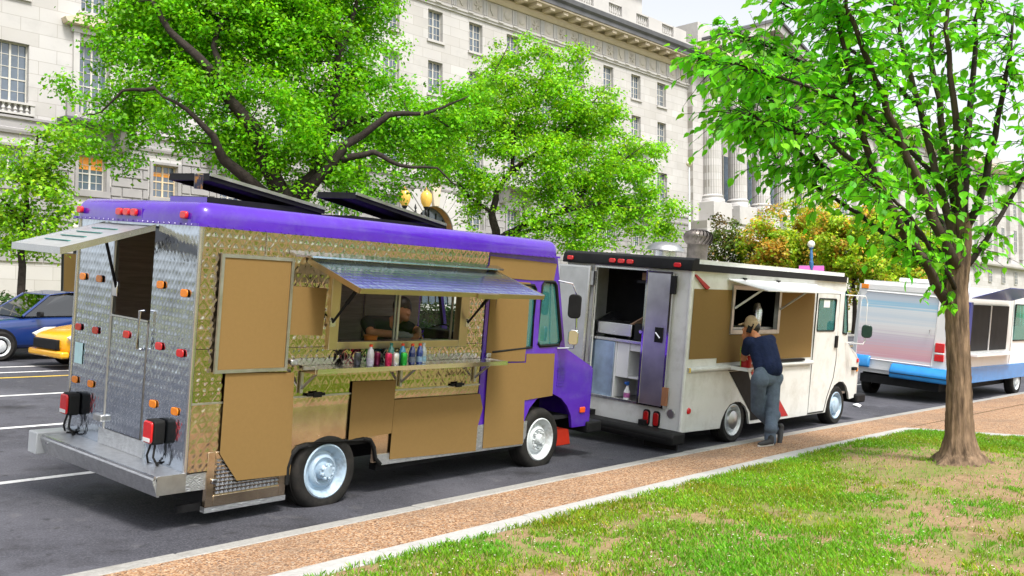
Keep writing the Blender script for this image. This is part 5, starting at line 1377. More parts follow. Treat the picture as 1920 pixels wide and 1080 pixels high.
def leaf_cloud(centres, radii, per, size, flat=0.55, yellow=0.1, droop=0.3, tintr=(0.55, 1.3), hue=None):
    """many small folded leaf faces gathered round the given twig ends"""
    C_ = np.repeat(np.array(centres), per, axis=0); r = np.repeat(np.array(radii), per)
    n = len(C_)
    off = rng.normal(size=(n, 3)) * 0.5
    off[:, 2] *= flat
    P = C_ + off * r[:, None]
    nrm = rand_unit(n) * 0.6 + off * 0.8; nrm[:, 2] += 0.7; nrm /= np.linalg.norm(nrm, axis=1)[:, None]
    t = np.cross(nrm, rand_unit(n)); t /= np.linalg.norm(t, axis=1)[:, None] + 1e-9
    t[:, 2] -= droop * rng.random(n); t /= np.linalg.norm(t, axis=1)[:, None]
    b = np.cross(nrm, t); b /= np.linalg.norm(b, axis=1)[:, None] + 1e-9
    s = size * rng.uniform(0.65, 1.25, n)[:, None]
    a0 = P; a1 = P + t * s * 0.5 + b * s * 0.32 + nrm * s * 0.06; a2 = P + t * s; a3 = P + t * s * 0.5 - b * s * 0.32 + nrm * s * 0.06
    V_ = np.stack([a0, a1, a2, a3], 1).reshape(-1, 3)
    k = rng.uniform(tintr[0], tintr[1], n)
    # one tint per twig as well
    tw = np.repeat(rng.uniform(0.75, 1.2, len(centres)), per)
    k = k * tw
    y = rng.random(n) < yellow
    c = np.stack([k * rng.uniform(0.8, 1.3, n), k, k], -1)
    c[y] *= np.array([1.5, 1.12, 1.0])
    if hue is not None: c = hue(P, c)
    return V_, np.repeat(c, 4, axis=0)

def blob_points(blobs, spacing, shell=0.45):
    """twig ends through the volume of several ellipsoidal masses, thinned where a noise field is low"""
    pts = []
    for (c, r) in blobs:
        r = np.array(r if isinstance(r, (tuple, list)) else (r, r, r * 0.85))
        n = int(4.19 * r[0] * r[1] * r[2] / spacing ** 3) + 6
        u = rand_unit(n); rad = (shell ** 3 + (1 - shell ** 3) * rng.random(n)) ** (1 / 3)
        rad *= 1 + 0.28 * rng.normal(size=n) * 0.5
        pts.append(np.array(c) + u * rad[:, None] * r)
    p = np.concatenate(pts)
    f = vnoise(p[:, 0] + 1.7 * p[:, 2], p[:, 1] + 0.9 * p[:, 2], 1.1, 91)
    return p[f > 0.36]

def build_tree(name, label, group, base, limbs, blobs, lmat, bmat, per, size, spacing, r_clump, yellow=0.1, twig_every=2, kinds='tree', tintr=(0.42, 1.25), hue=None, flat=0.55, twig_r=0.016):
    """limbs: list of (points, r0, r1)"""
    root = thing(name, label, kinds, base, group=group)
    base = Vector(base)
    inv = -base
    nodes = []
    for i, (pts, r0, r1) in enumerate(limbs):
        q = []
        for a, b in zip(pts[:-1], pts[1:]):          # wavy subdivision
            a, b = Vector(a), Vector(b); d = (b - a).length
            for s in range(3):
                t = s / 3; p = a.lerp(b, t)
                if s: p += Vector((random.gauss(0, 1), random.gauss(0, 1), random.gauss(0, 1))) * 0.03 * d
                q.append(p)
        q.append(Vector(pts[-1]))
        r1_ = r1 if i == 0 else r1 * 0.35
        rr = [r0 + (r1_ - r0) * (k / (len(q) - 1)) ** 0.8 for k in range(len(q))]
        MB().tube([p + inv for p in q], rr, 12 if r0 > 0.1 else 8).build('trunk' if i == 0 else 'limb', bmat, root, smooth='all', fix=False)
        nodes += [(p, r) for p, r in zip(q, rr)] if i else [(p, r) for p, r in zip(q[len(q) // 2:], rr[len(q) // 2:])]
    tips = blob_points(blobs, spacing)
    nodes_np = np.array([tuple(p) for p, _ in nodes])
    tw = MB()
    for k in range(0, len(tips), twig_every):
        e = tips[k]
        d = np.linalg.norm(nodes_np - e, axis=1) + 0.6 * np.maximum(0, nodes_np[:, 2] - e[2])
        j = int(np.argmin(d)); a = Vector(nodes_np[j]); b = Vector(e)
        L_ = (b - a).length
        m = a.lerp(b, 0.5) + Vector((random.gauss(0, .08), random.gauss(0, .08), random.gauss(0.06, .08))) * L_
        r0 = min(nodes[j][1] * 0.5, twig_r + 0.006 * L_)
        tw.tube([a + inv, m + inv, b + inv], [r0, r0 * 0.6, r0 * 0.25], 4, cap=False)
        if k % (twig_every * 4) == 0: nodes_np = np.vstack([nodes_np, np.array(m)]); nodes.append((m, r0 * 0.6))
    o = tw.build('twigs', bmat, root, fix=False); o['kind'] = 'stuff'
    V_, c_ = leaf_cloud(tips - np.array(base), np.full(len(tips), r_clump), per, size, yellow=yellow, tintr=tintr, hue=hue, flat=flat)
    o = raw_mesh('crown', V_, np.arange(len(V_)), 4, lmat, root, colors=c_); o['kind'] = 'stuff'
    return root, tips

D = at_depth
# big elm behind the purple truck
b1 = D(545, 470, 26.0); b1.z = 1.08
blobs = [(D(x, y, d), r) for x, y, d, r in [
    (250, 120, 25, 1.7), (165, 240, 24.5, 1.1), (320, 30, 25.5, 1.9), (430, 60, 26, 2.1), (560, 110, 26, 2.1), (330, 190, 24.5, 1.4), (470, 190, 25, 1.6), (610, 230, 26.5, 1.7),
    (690, 190, 27, 1.3), (560, 300, 25, 1.25), (640, 330, 25.5, 1.05), (760, 210, 27, 1.0), (790, 280, 26.5, 0.9), (850, 200, 26.2, 1.1), (900, 170, 26.2, 0.8), (740, 250, 25.8, 0.9), (360, 70, 24, 0.7), (420, 140, 24, 0.6), (300, 140, 23.3, 0.7), (400, -60, 26, 2.4), (560, -90, 27, 2.6),
    (260, -80, 26, 2.0), (620, 10, 27, 1.8), (700, 330, 26.5, 0.8), (440, 300, 25, 0.8), (230, 40, 25, 1.2), (510, 240, 24.5, 1.3), (400, 250, 25, 0.9), (480, -200, 27, 2.4), (120, 140, 24.5, 0.8), (200, 180, 24.5, 0.9)]]
limbs = [([b1, D(540, 400, 26), D(530, 360, 26)], 0.42, 0.36),
         ([D(530, 370, 26), D(495, 300, 25.8), D(468, 230, 25.5), D(420, 170, 25.3), D(375, 110, 25), D(320, 60, 25), D(285, 0, 25), D(270, -80, 25)], 0.27, 0.09),
         ([D(525, 380, 26), D(420, 300, 25), D(400, 255, 24.7), D(350, 205, 24.4), D(290, 165, 24.2)], 0.19, 0.06),
         ([D(545, 375, 26), D(590, 330, 26.4), D(610, 260, 26.8), D(630, 170, 27), D(640, 90, 27.2), D(665, 20, 27.5), D(690, -80, 27.5)], 0.24, 0.08),
         ([D(612, 250, 26.8), D(700, 215, 27), D(800, 213, 27.2), D(860, 245, 27.2)], 0.13, 0.04),
         ([D(560, 380, 26), D(650, 270, 26), D(730, 215, 26.2), D(800, 212, 26.4), D(880, 180, 26.6)], 0.17, 0.05),
         ([D(640, 300, 26), D(700, 285, 26), D(750, 310, 26), D(820, 315, 26.2), D(860, 350, 26.2)], 0.11, 0.03),
         ([D(420, 170, 25.3), D(400, 90, 25.6), D(430, 10, 26), D(450, -100, 26)], 0.12, 0.05),
         ([D(290, 165, 24.2), D(230, 170, 24.3), D(190, 210, 24.3), D(150, 220, 24.3)], 0.06, 0.02),
         ([D(640, 90, 27.2), D(560, 30, 27), D(520, -60, 27)], 0.1, 0.04)]
build_tree('elm_tree', 'large spreading elm with thick dark limbs above the purple truck roof', 'street trees across the road', b1, limbs, [(c + FW * 1.3, r) for c, r in blobs], green_a, bark_dark, 60, 0.125, 0.50, 0.44, yellow=0.08, twig_every=3)
# second elm
b2_ = D(932, 560, 36.5); b2_.z = 1.08
blobs = [(D(x, y, d), r) for x, y, d, r in [
    (900, 260, 36, 1.5), (860, 220, 35, 1.2), (800, 250, 34, 1.2), (905, 180, 35.5, 1.1), (840, 290, 35, 1.0), (930, 130, 36.5, 0.7), (960, 200, 36.5, 1.5), (1010, 130, 37, 1.3), (960, 80, 37, 0.9), (1060, 110, 37, 1.0), (1040, 200, 36.5, 1.7), (1100, 200, 37, 1.3), (1130, 260, 37, 1.5), (1080, 300, 36, 1.8), (990, 320, 35.5, 1.8), (920, 350, 35.5, 1.3),
    (1180, 340, 37, 1.5), (1215, 290, 37.5, 0.9), (1220, 400, 37, 1.3), (1150, 410, 36, 1.5), (1060, 400, 35.5, 1.4), (1240, 440, 37, 0.8), (880, 410, 35.5, 0.8), (1160, 190, 37.5, 0.7), (1000, 430, 35, 0.9), (850, 320, 36, 0.9), (1100, 450, 35.5, 0.9)]]
limbs = [([b2_, D(930, 500, 36.5), D(930, 450, 36.5)], 0.30, 0.25),
         ([D(930, 450, 36.5), D(922, 400, 36.4), D(930, 360, 36.3), D(960, 320, 36.3), D(965, 250, 36.5), D(1000, 180, 36.8), D(1035, 110, 37)], 0.18, 0.04),
         ([D(935, 452, 36.5), D(985, 420, 36.2), D(1050, 400, 36), D(1130, 380, 36.2), D(1200, 390, 36.6)], 0.17, 0.04),
         ([D(940, 455, 36.5), D(1000, 430, 35.8), D(1080, 420, 35.6), D(1140, 430, 35.8)], 0.12, 0.03),
         ([D(962, 320, 36.3), D(1030, 270, 36.5), D(1100, 210, 37), D(1140, 160, 37.3)], 0.11, 0.03),
         ([D(965, 250, 36.5), D(910, 200, 36.5), D(930, 130, 36.7), D(955, 80, 37)], 0.09, 0.03),
         ([D(1050, 400, 36), D(1110, 340, 36.5), D(1170, 300, 37), D(1210, 270, 37.2)], 0.10, 0.03),
         ([D(925, 400, 36.4), D(880, 370, 36), D(850, 330, 36)], 0.08, 0.03)]
build_tree('elm_tree', 'rounded bright green elm standing between the two trucks', 'street trees across the road', b2_, limbs, [(c + FW * 0.7, r) for c, r in blobs], green_b, bark_dark, 60, 0.14, 0.54, 0.46, yellow=0.16, twig_every=3)
# small lime green tree at the left edge
b3_ = D(40, 600, 24.5); b3_.z = 1.08
blobs = [(D(x, y, 24.5), r) for x, y, r in [(70, 290, 0.8), (110, 265, 0.5), (60, 350, 0.8), (105, 350, 0.55), (60, 430, 0.8), (115, 430, 0.55), (20, 320, 1.0), (20, 420, 1.0), (130, 395, 0.3), (-20, 370, 1.0)]]
limbs = [([b3_, D(42, 500, 24.5), D(45, 420, 24.5), D(55, 330, 24.5), D(70, 260, 24.5)], 0.12, 0.03), ([D(43, 460, 24.5), D(90, 420, 24.5), D(125, 400, 24.5)], 0.05, 0.02), ([D(45, 420, 24.5), D(0, 370, 24.5), D(-20, 330, 24.5)], 0.05, 0.02), ([D(50, 350, 24.5), D(90, 320, 24.5), D(120, 290, 24.5)], 0.04, 0.015)]
build_tree('young_tree', 'small lime green tree beside the pale building and blue car', 'street trees across the road', b3_, limbs, blobs, leaf_mat('lime_leaves', (0.26, 0.60, 0.02), 0.45), bark_dark, 34, 0.12, 0.42, 0.32, yellow=0.25, twig_every=2)
# flowering trees behind the white trucks
def orange_hue(amount, seed):
    def f(P, c):
        m = vnoise(P[:, 0] * 1.0 + P[:, 2], P[:, 1] + P[:, 2] * 0.7, 0.8, seed) + 0.25 * rng.random(len(P)) > 1.0 - amount
        c = c.copy(); c[m] *= np.array([1.6, 0.78, 2.4]); return c
    return f
for (px, dep, top, w, am, lab, mt, n_) in [
        (1362, 62, 408, 36, 0.22, 'dark olive green tree next to the turbine roof vent', leaf_mat('olive_leaves', (0.085, 0.15, 0.014), 0.3), 40),
        (1440, 60, 392, 52, 0.30, 'orange and green flowering tree behind the white truck serving hatch', shrub_m, 55),
        (1525, 62, 372, 66, 0.16, 'tall green and orange tree behind the blue lamp post', shrub_m, 60),
        (1600, 58, 385, 74, 0.20, 'broad green and orange tree left of the third truck roof', shrub_m, 60),
        (1690, 60, 420, 72, 0.12, 'low yellow green tree above the third truck roof', shrub_m, 50)]:
    s = dep / FPX
    base = D(px, 600, dep); base.z = 1.1
    h = (570 - top) * s
    w *= 1.15
    blobs = [(D(px, top + (550 - top) * 0.52, dep), (w * s * 0.9, w * s * 0.85, h * 0.46))]
    for k in range(9): blobs.append((D(px + random.uniform(-.75, .75) * w, top + (560 - top) * random.uniform(0.15, 0.95), dep + random.uniform(-1.2, 1.2)), w * s * random.uniform(0.28, 0.45)))
    limbs = [([base, D(px, 540, dep), D(px + random.uniform(-6, 6), 480, dep), D(px, top + 40, dep)], 0.16, 0.04)] + [([D(px, 530, dep), D(px + q * w * 0.4, 480, dep), D(px + q * w * 0.7, top + 50, dep)], 0.09, 0.02) for q in (-1, 1)]
    build_tree('flowering_tree', lab, 'ornamental trees behind the white truck', base, limbs, blobs, mt, bark_dark, n_, 0.21, 0.55, 0.5, yellow=0.2, twig_every=3, hue=orange_hue(am, px))

# young linden on the lawn with large leaves
TB = Vector((11.45, 3.0, 0.16))
d0 = (TB - EYEP).dot(FW)
F_ = lambda x, y, dd=0: D(x, y, d0 + dd)
lroot = thing('linden_tree', 'linden tree with ridged brown trunk and large leaves growing on the lawn', 'tree', TB)
ltr = MB()
prof = [(1797, 895, 0.42), (1798, 880, 0.33), (1799, 866, 0.24), (1799, 848, 0.18), (1798, 815, 0.136), (1797, 700, 0.112), (1794, 600, 0.108), (1790, 540, 0.118), (1794, 500, 0.118), (1800, 460, 0.105), (1806, 400, 0.08)]
nseg = 56; vs = []; fs = []
ctrl = [(F_(x, y) if y < 850 else Vector((TB.x + (x - 1798) * 0.002, TB.y, TB.z - (y - 870) * 0.006)), r) for (x, y, r) in prof]
fine = []
for (p, r), (q, s_) in zip(ctrl[:-1], ctrl[1:]):
    m_ = max(2, int((q - p).length / 0.045))
    for k in range(m_): fine.append((p.lerp(q, k / m_), r + (s_ - r) * k / m_))
fine.append(ctrl[-1])
ph_ = [random.uniform(0, 6.28) for _ in range(4)]
for i, (p, r) in enumerate(fine):
    hz_ = p.z
    for k in range(nseg):
        a = 2 * math.pi * k / nseg
        ax_ = a + 0.10 * math.sin(hz_ * 3.1) + 0.06 * math.sin(hz_ * 7.7 + 1)
        rid = abs(math.sin(7 * ax_ + ph_[0] + 0.6 * math.sin(hz_ * 5))) * 0.5 + abs(math.sin(12 * ax_ + ph_[1] + 0.9 * math.sin(hz_ * 4.1))) * 0.5
        rr = r * (0.95 + 0.05 * math.sin(3 * a + ph_[2] + hz_) + 0.20 * rid + random.uniform(-0.03, 0.03))
        if hz_ < TB.z + 0.25: rr *= 1 + 0.45 * max(0, math.sin(5 * a + 0.4)) * ((TB.z + 0.25 - hz_) / 0.35) ** 1.5
        vs.append(p - TB + Vector((math.cos(a) * rr, math.sin(a) * rr, 0)))
for i in range(len(fine) - 1):
    for k in range(nseg): fs.append((i * nseg + k, i * nseg + (k + 1) % nseg, (i + 1) * nseg + (k + 1) % nseg, (i + 1) * nseg + k))
ltr.add(vs, fs).build('trunk', bark_pale, lroot, smooth='all', fix=False)
limb_px = [
    [(1778, 570, 0), (1735, 490, -0.2), (1690, 430, -0.4), (1640, 330, -0.6), (1600, 190, -0.7), (1575, 60, -0.8), (1560, -60, -0.8)],
    [(1790, 500, 0.1), (1700, 415, 0.2), (1620, 355, 0.3), (1540, 310, 0.4), (1440, 255, 0.4), (1360, 225, 0.3)],
    [(1785, 545, 0), (1700, 470, 0.3), (1610, 400, 0.5), (1520, 340, 0.7), (1455, 300, 0.8)],
    [(1793, 500, -0.1), (1740, 380, -0.3), (1690, 270, -0.5), (1640, 150, -0.8), (1600, 40, -1.0), (1570, -50, -1.1)],
    [(1797, 470, 0), (1755, 330, 0.1), (1725, 200, 0.2), (1690, 80, 0.3), (1665, -60, 0.3)],
    [(1800, 450, 0), (1775, 300, 0.3), (1752, 150, 0.5), (1745, 0, 0.6), (1740, -90, 0.6)],
    [(1803, 430, 0), (1795, 260, -0.1), (1780, 100, -0.2), (1775, -80, -0.3)],
    [(1806, 420, 0), (1815, 250, 0.3), (1830, 80, 0.4), (1840, -80, 0.4)],
    [(1806, 450, 0), (1850, 330, -0.2), (1880, 180, -0.4), (1900, 30, -0.5)],
    [(1812, 500, 0), (1860, 430, 0.2), (1920, 330, 0.4), (1980, 220, 0.5)],
    [(1760, 340, 0.1), (1660, 230, 0.4), (1560, 150, 0.7), (1450, 90, 0.9), (1370, 60, 1.0)],
    [(1690, 270, -0.5), (1590, 190, -0.9), (1480, 150, -1.2), (1380, 120, -1.4)],
    [(1725, 200, 0.2), (1620, 110, 0.4), (1530, 40, 0.6), (1450, 0, 0.7)],
    [(1540, 310, 0.4), (1460, 200, 0.3), (1380, 140, 0.2), (1310, 110, 0.2)],
    [(1620, 355, 0.3), (1560, 250, 0.1), (1490, 170, 0.0), (1420, 130, -0.1)],
    [(1640, 330, -0.6), (1560, 270, -1.0), (1470, 240, -1.2), (1400, 215, -1.3)],
    [(1790, 540, -0.1), (1730, 440, -0.9), (1680, 380, -1.4), (1620, 330, -1.7)],
    [(1800, 500, 0.2), (1770, 420, 1.0), (1730, 340, 1.6), (1680, 280, 2.0)],
    [(1745, 0, 0.6), (1650, -60, 0.8), (1560, -80, 0.9)],
]
anchors = []
for li, lp in enumerate(limb_px):
    pts = [F_(*p) for p in lp]; q = []
    for a, b in zip(pts[:-1], pts[1:]):
        for s in range(4):
            p = a.lerp(b, s / 4)
            if s: p += Vector((random.gauss(0, .012), random.gauss(0, .012), random.gauss(0, .012)))
            q.append(p)
    q.append(pts[-1])
    r0 = 0.055 if li in (0, 3) else (0.046 if li in (4, 5, 6, 7, 8) else (0.022 if li > 9 else 0.03))
    rr = [r0 * (1 - k / len(q)) ** 0.75 + 0.005 for k in range(len(q))]
    MB().tube([p - TB for p in q], rr, 8).build('branch', bark if li in (0, 3, 4, 5, 6) else bark_dark, lroot, smooth='all', fix=False)
    for k, p in enumerate(q): anchors.append((p, rr[k], k / len(q)))
# twigs with alternating leaves
def leaf_verts(P, t, nrm, s):
    b = nrm.cross(t); b.normalize()
    o = []
    for (u, w, f) in ((0, 0, 0), (0.22, 0.30, .04), (0.55, 0.33, .05), (0.82, 0.15, .02), (1.05, 0, -.10), (0.82, -0.15, .02), (0.55, -0.33, .05), (0.22, -0.30, .04)):
        o.append(P + t * (s * u) + b * (s * w) + nrm * (s * f - s * 0.12 * u * u))
    o.append(P + t * (s * 0.5) - nrm * (s * 0.05)); return o
LF = [(0, 1, 8), (1, 2, 8), (2, 3, 8), (3, 4, 8), (4, 5, 8), (5, 6, 8), (6, 7, 8), (7, 0, 8)]
twig_mb = MB(); leaves_ = []
for (p, r, f) in anchors:
    nt = 0 if f < 0.2 else (7 if f < 0.5 else 10)
    px_d = (p - EYEP).dot(FW); sx_ = 960 + FPX * (p - EYEP).dot(RT) / px_d
    if sx_ > 1700 and f < 0.6: nt = 4 if f > 0.15 else 1
    sy_ = 540 - FPX * (p - EYEP).dot(UP) / px_d
    if sy_ > 360 and sx_ < 1740: nt = min(nt, 2)
    for _ in range(nt):
        d = Vector((random.gauss(0, 1), random.gauss(0, 1), random.gauss(0.15, 0.6))); d += (-RT) * random.uniform(-0.1, 0.9); d.normalize()
        L_ = random.uniform(0.2, 0.6)
        e = p + d * L_ + Vector((0, 0, -0.06 * L_))
        m = p.lerp(e, 0.5) + Vector((0, 0, 0.03))
        twig_mb.tube([p - TB, m - TB, e - TB], [0.005, 0.0035, 0.0018], 4, cap=False)
        k = random.randint(3, 6)
        for j in range(k):
            q = p.lerp(m, (j + 1) / k * 2) if (j + 1) / k < 0.5 else m.lerp(e, (j + 1) / k * 2 - 1)
            t = d + Vector((random.gauss(0, .6), random.gauss(0, .6), -0.25 - random.random() * 0.7)); t.normalize()
            nr = Vector((random.gauss(0, .45), random.gauss(0, .45), 1)); nr = nr - t * nr.dot(t); nr.normalize()
            leaves_.append((q, t, nr, random.uniform(0.065, 0.14)))
o = twig_mb.build('twigs', bark_dark, lroot, fix=False); o['kind'] = 'stuff'
def seen_size(l):
    v = l[0] - EYEP; z = v.dot(FW); x = v.dot(RT) / z * FPX; y = v.dot(UP) / z * FPX
    if abs(x) > 940 or abs(y) > 520: return 0
    return l[3] * abs(l[2].dot(v.normalized())) / z
leaves_.sort(key=seen_size, reverse=True)
V_, F__, c_ = [], [], []
crown = None
for l in leaves_[300:]:
    b = len(V_); V_ += [tuple(v - TB) for v in leaf_verts(*l)]; F__ += [tuple(i + b for i in f) for f in LF]
    k = random.uniform(0.55, 1.35); cc = (k * random.uniform(0.8, 1.5), k, k); c_ += [cc] * 9
crown = raw_mesh('crown', np.array(V_), np.array(F__).ravel(), 3, green_c, lroot, colors=np.array(c_)); crown['kind'] = 'stuff'
lm = MB().add(leaf_verts(Vector((0, 0, 0)), Vector((1, 0, 0)), Vector((0, 0, 1)), 1.0), LF).build('leaf', green_d, crown, fix=False)
lmesh = lm.data
for i, l in enumerate(leaves_[:300]):
    q = lm if i == 0 else link(bpy.data.objects.new('leaf', lmesh), crown)
    t, nr = l[1], l[2]; b = nr.cross(t); b.normalize()
    mw = Matrix((t, b, nr)).transposed().to_4x4()
    q.matrix_local = Matrix.Translation(l[0] - TB) @ mw @ Matrix.Diagonal((l[3], l[3], l[3], 1))

# park trees on the mall side behind the viewer, mirrored in the steel; first three added down the street to darken reflections
for (x, y, s) in ((-24, 27, 1.0), (-34, 4.2, 1.0), (-27, -6, 1.0), (2, -17, 1.0), (11, -20, 1.1), (20, -16, 0.95), (29, -21, 1.1), (-9, -19, 1.0)):
    base = Vector((x, y, 0.08))
    bl = [(base + Vector((random.uniform(-3.5, 3.5), random.uniform(-3, 3), random.uniform(5, 9.5) * s)), random.uniform(1.4, 2.3)) for _ in range(9)]
    lb = [([base, base + Vector((0.1, 0, 2.2)), base + Vector((0, 0.2, 4.5))], 0.32, 0.2)] + [([base + Vector((0, 0, 3.2)), base + Vector((2.2 * math.cos(a), 2.2 * math.sin(a), 5.2)), base + Vector((3 * math.cos(a), 3 * math.sin(a), 7.5))], 0.15, 0.05) for a in (0.3, 2.4, 4.3)]
    if x < -20: base.z = road_z(x, y) if y > 6 else 0.1
    build_tree('reflected_tree', 'unseen mature elm behind the viewpoint, there for reflections in the steel', 'elms behind the viewpoint', base, lb, bl, green_a, bark, 22, 0.3, 1.0, 0.8, twig_every=4)
# clipped hedge in front of the building
hb = thing('hedge', 'clipped dark green hedge at the foot of the building behind the blue car', 'hedge', (10, 30, 1.1), (0, 0, -BA))
hp = np.stack([rng.uniform(-6, 46, 5200), rng.uniform(-0.6, 0.6, 5200), rng.uniform(0.0, 1.5, 5200)], -1)
V_, c_ = leaf_cloud(hp, np.full(len(hp), 0.25), 7, 0.14, yellow=0.1)
o = raw_mesh('foliage', V_, np.arange(len(V_)), 4, dark_shrub, hb, colors=c_); o['kind'] = 'stuff'
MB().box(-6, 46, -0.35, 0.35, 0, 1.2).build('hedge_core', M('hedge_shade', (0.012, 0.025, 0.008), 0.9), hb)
# weeds round the trunk foot

# ------------------------------------------------------------------ people
skin = M('skin', (0.50, 0.20, 0.095), 0.5, var=0.08, scale=9)
navy = M('navy_cotton', (0.012, 0.020, 0.058), 0.9, var=0.2, scale=14, bump=0.9, bscale=12, spec=0.2)
slate = M('slate_trousers', (0.105, 0.135, 0.185), 0.85, var=0.2, scale=9, bump=1.0, bscale=11, spec=0.2)
cap_tan = M('cap_cotton', (0.42, 0.31, 0.19), 0.85, var=0.08, scale=12)
hair_m = M('black_hair', (0.01, 0.008, 0.007), 0.5, var=0.3, scale=30)
shoe_dark = M('shoe_upper', (0.03, 0.03, 0.033), 0.7)
shoe_sole = M('shoe_sole', (0.55, 0.53, 0.5), 0.6)
black_cloth = M('black_shirt', (0.012, 0.012, 0.014), 0.85)
glove_m = M('grey_glove', (0.30, 0.29, 0.28), 0.6)

def capsules(name, caps, mat, parent, voxel=0.010, smooth_it=6, origin=Vector((0, 0, 0))):
    """one continuous skin grown over tapered limbs"""
    mb = MB()
    for (a, ra, b, rb) in caps:
        a, b = Vector(a) - origin, Vector(b) - origin
        d = (b - a)
        if d.length < 1e-5: d = Vector((0, 0, 1e-4))
        q = d.to_track_quat('Z', 'Y')
        n = 14; L_ = d.length
        prof = [(ra * math.sin(t), -ra * math.cos(t)) for t in [math.pi / 2 * k / 5 for k in range(0, 6)]] + [(rb * math.cos(t), L_ + rb * math.sin(t)) for t in [math.pi / 2 * k / 5 for k in range(0, 6)]]
        vs = []; fs = []
        for r, h in prof:
            for k in range(n):
                th = 2 * math.pi * k / n
                vs.append(a + q @ Vector((r * math.cos(th), r * math.sin(th), h)))
        for i in range(len(prof) - 1):
            for k in range(n): fs.append((i * n + k, i * n + (k + 1) % n, (i + 1) * n + (k + 1) % n, (i + 1) * n + k))
        mb.add(vs, fs)
    o = mb.build(name, mat, None, fix=True)
    m = o.modifiers.new('r', 'REMESH'); m.mode = 'VOXEL'; m.voxel_size = voxel
    s = o.modifiers.new('s', 'SMOOTH'); s.factor = 0.5; s.iterations = smooth_it
    dg = bpy.context.evaluated_depsgraph_get()
    me = bpy.data.meshes.new_from_object(o.evaluated_get(dg)); me.name = name
    me.polygons.foreach_set('use_smooth', [True] * len(me.polygons))
    bpy.data.objects.remove(o)
    o = bpy.data.objects.new(name, me)
    if not me.materials: me.materials.append(mat)
    return link(o, parent)

def hand_caps(w, d, nrm, curl=0.5, s=1.0, spread=0.25):
    """palm and five bent fingers; w wrist, d finger direction, nrm back of the hand"""
    d = d.normalized(); nrm = (nrm - d * nrm.dot(d)).normalized(); sd = d.cross(nrm)
    caps = [(w, 0.024 * s, w + d * 0.04 * s, 0.03 * s)]
    for k in (-1, 0, 1): caps.append((w + d * 0.02 * s + sd * 0.018 * k * s, 0.017 * s, w + d * 0.085 * s + sd * 0.027 * k * s, 0.014 * s))
    for k, L_ in zip((-1.5, -0.5, 0.5, 1.5), (0.062, 0.078, 0.083, 0.072)):
        p = w + d * 0.088 * s + sd * 0.019 * k * s
        dd = (d + sd * spread * 0.2 * k).normalized(); cur = dd
        for j, f in enumerate((0.45, 0.32, 0.23)):
            cur = (cur - nrm * curl * (0.5 if j == 0 else 0.7)).normalized()
            q = p + cur * L_ * f * s
            caps.append((p, 0.0092 * s - j * 0.0008, q, 0.0085 * s - j * 0.0008)); p = q
    p = w + d * 0.025 * s - sd * 0.028 * s
    for j in range(2):
        dr = (d * 0.75 - sd * (0.7 - 0.4 * j) - nrm * 0.25 * curl).normalized(); q = p + dr * 0.036 * s
        caps.append((p, 0.0115 * s, q, 0.010 * s)); p = q
    return caps

# customer leaning on the white truck's shelf, phone at his ear
def G(px, py, y): return at(px, py, 1, y)
footR, footL = G(1446, 834, 5.42), G(1464, 806, 5.50)
footR.z = 0.165
org = Vector((footR.x, footR.y, 0.12))
man = thing('person', 'man in navy shirt and tan cap leaning on white truck shelf, phone at ear', 'person', org)
hipL, hipR = G(1423, 714, 5.62), G(1449, 711, 5.56)
kneeL, kneeR = G(1420, 766, 5.72), G(1448, 768, 5.53)
ankL, ankR = G(1455, 805, 5.58), G(1444, 816, 5.46)
waist = G(1440, 684, 5.60); chest = G(1429, 650, 5.72); neckb = G(1416, 632, 5.82)
shL, shR = G(1404, 642, 5.86), G(1444, 638, 5.78)
head = G(1409, 612, 5.90)
elL = G(1394, 672, 6.02); wrL = G(1397, 640, 5.98)
elR = G(1432, 684, 6.02); wrR = G(1410, 686, 6.00)
up_h = Vector((0, 0, 1))
body = [(neckb, 0.058, head + Vector((0, 0, -0.06)), 0.055), (head + Vector((0, 0.0, 0.02)), 0.092, head + Vector((-0.01, 0.02, -0.03)), 0.082), (head + Vector((-0.03, 0.05, -0.06)), 0.058, head + Vector((-0.035, 0.06, -0.08)), 0.05),
        (head + Vector((-0.075, 0.075, -0.03)), 0.014, head + Vector((-0.085, 0.085, -0.045)), 0.016),
        (head + Vector((0.075, -0.02, -0.03)), 0.022, head + Vector((0.08, -0.025, 0.0)), 0.02),
        (shL, 0.05, elL, 0.043), (elL, 0.044, wrL, 0.031), (shR, 0.05, elR, 0.043), (elR, 0.043, wrR, 0.03), (shL, 0.06, shR, 0.06), (neckb, 0.07, chest, 0.09),
        (hipL, 0.07, kneeL, 0.05), (kneeL, 0.05, ankL, 0.035), (hipR, 0.07, kneeR, 0.05), (kneeR, 0.05, ankR, 0.035), (chest, 0.09, waist, 0.08), (waist, 0.08, hipL, 0.07), (waist, 0.08, hipR, 0.07), (ankL, 0.035, footL, 0.03), (ankR, 0.035, footR, 0.03)]
body += hand_caps(wrL, (head + Vector((-0.07, -0.03, 0.0)) - wrL), Vector((-0.6, -0.6, 0.1)), 0.45, 1.05)
body += hand_caps(wrR, Vector((-0.45, -0.25, -0.12)), Vector((0, -0.5, 0.9)), 0.35, 1.1)
capsules('body', body, skin, man, 0.0065, 3, org)
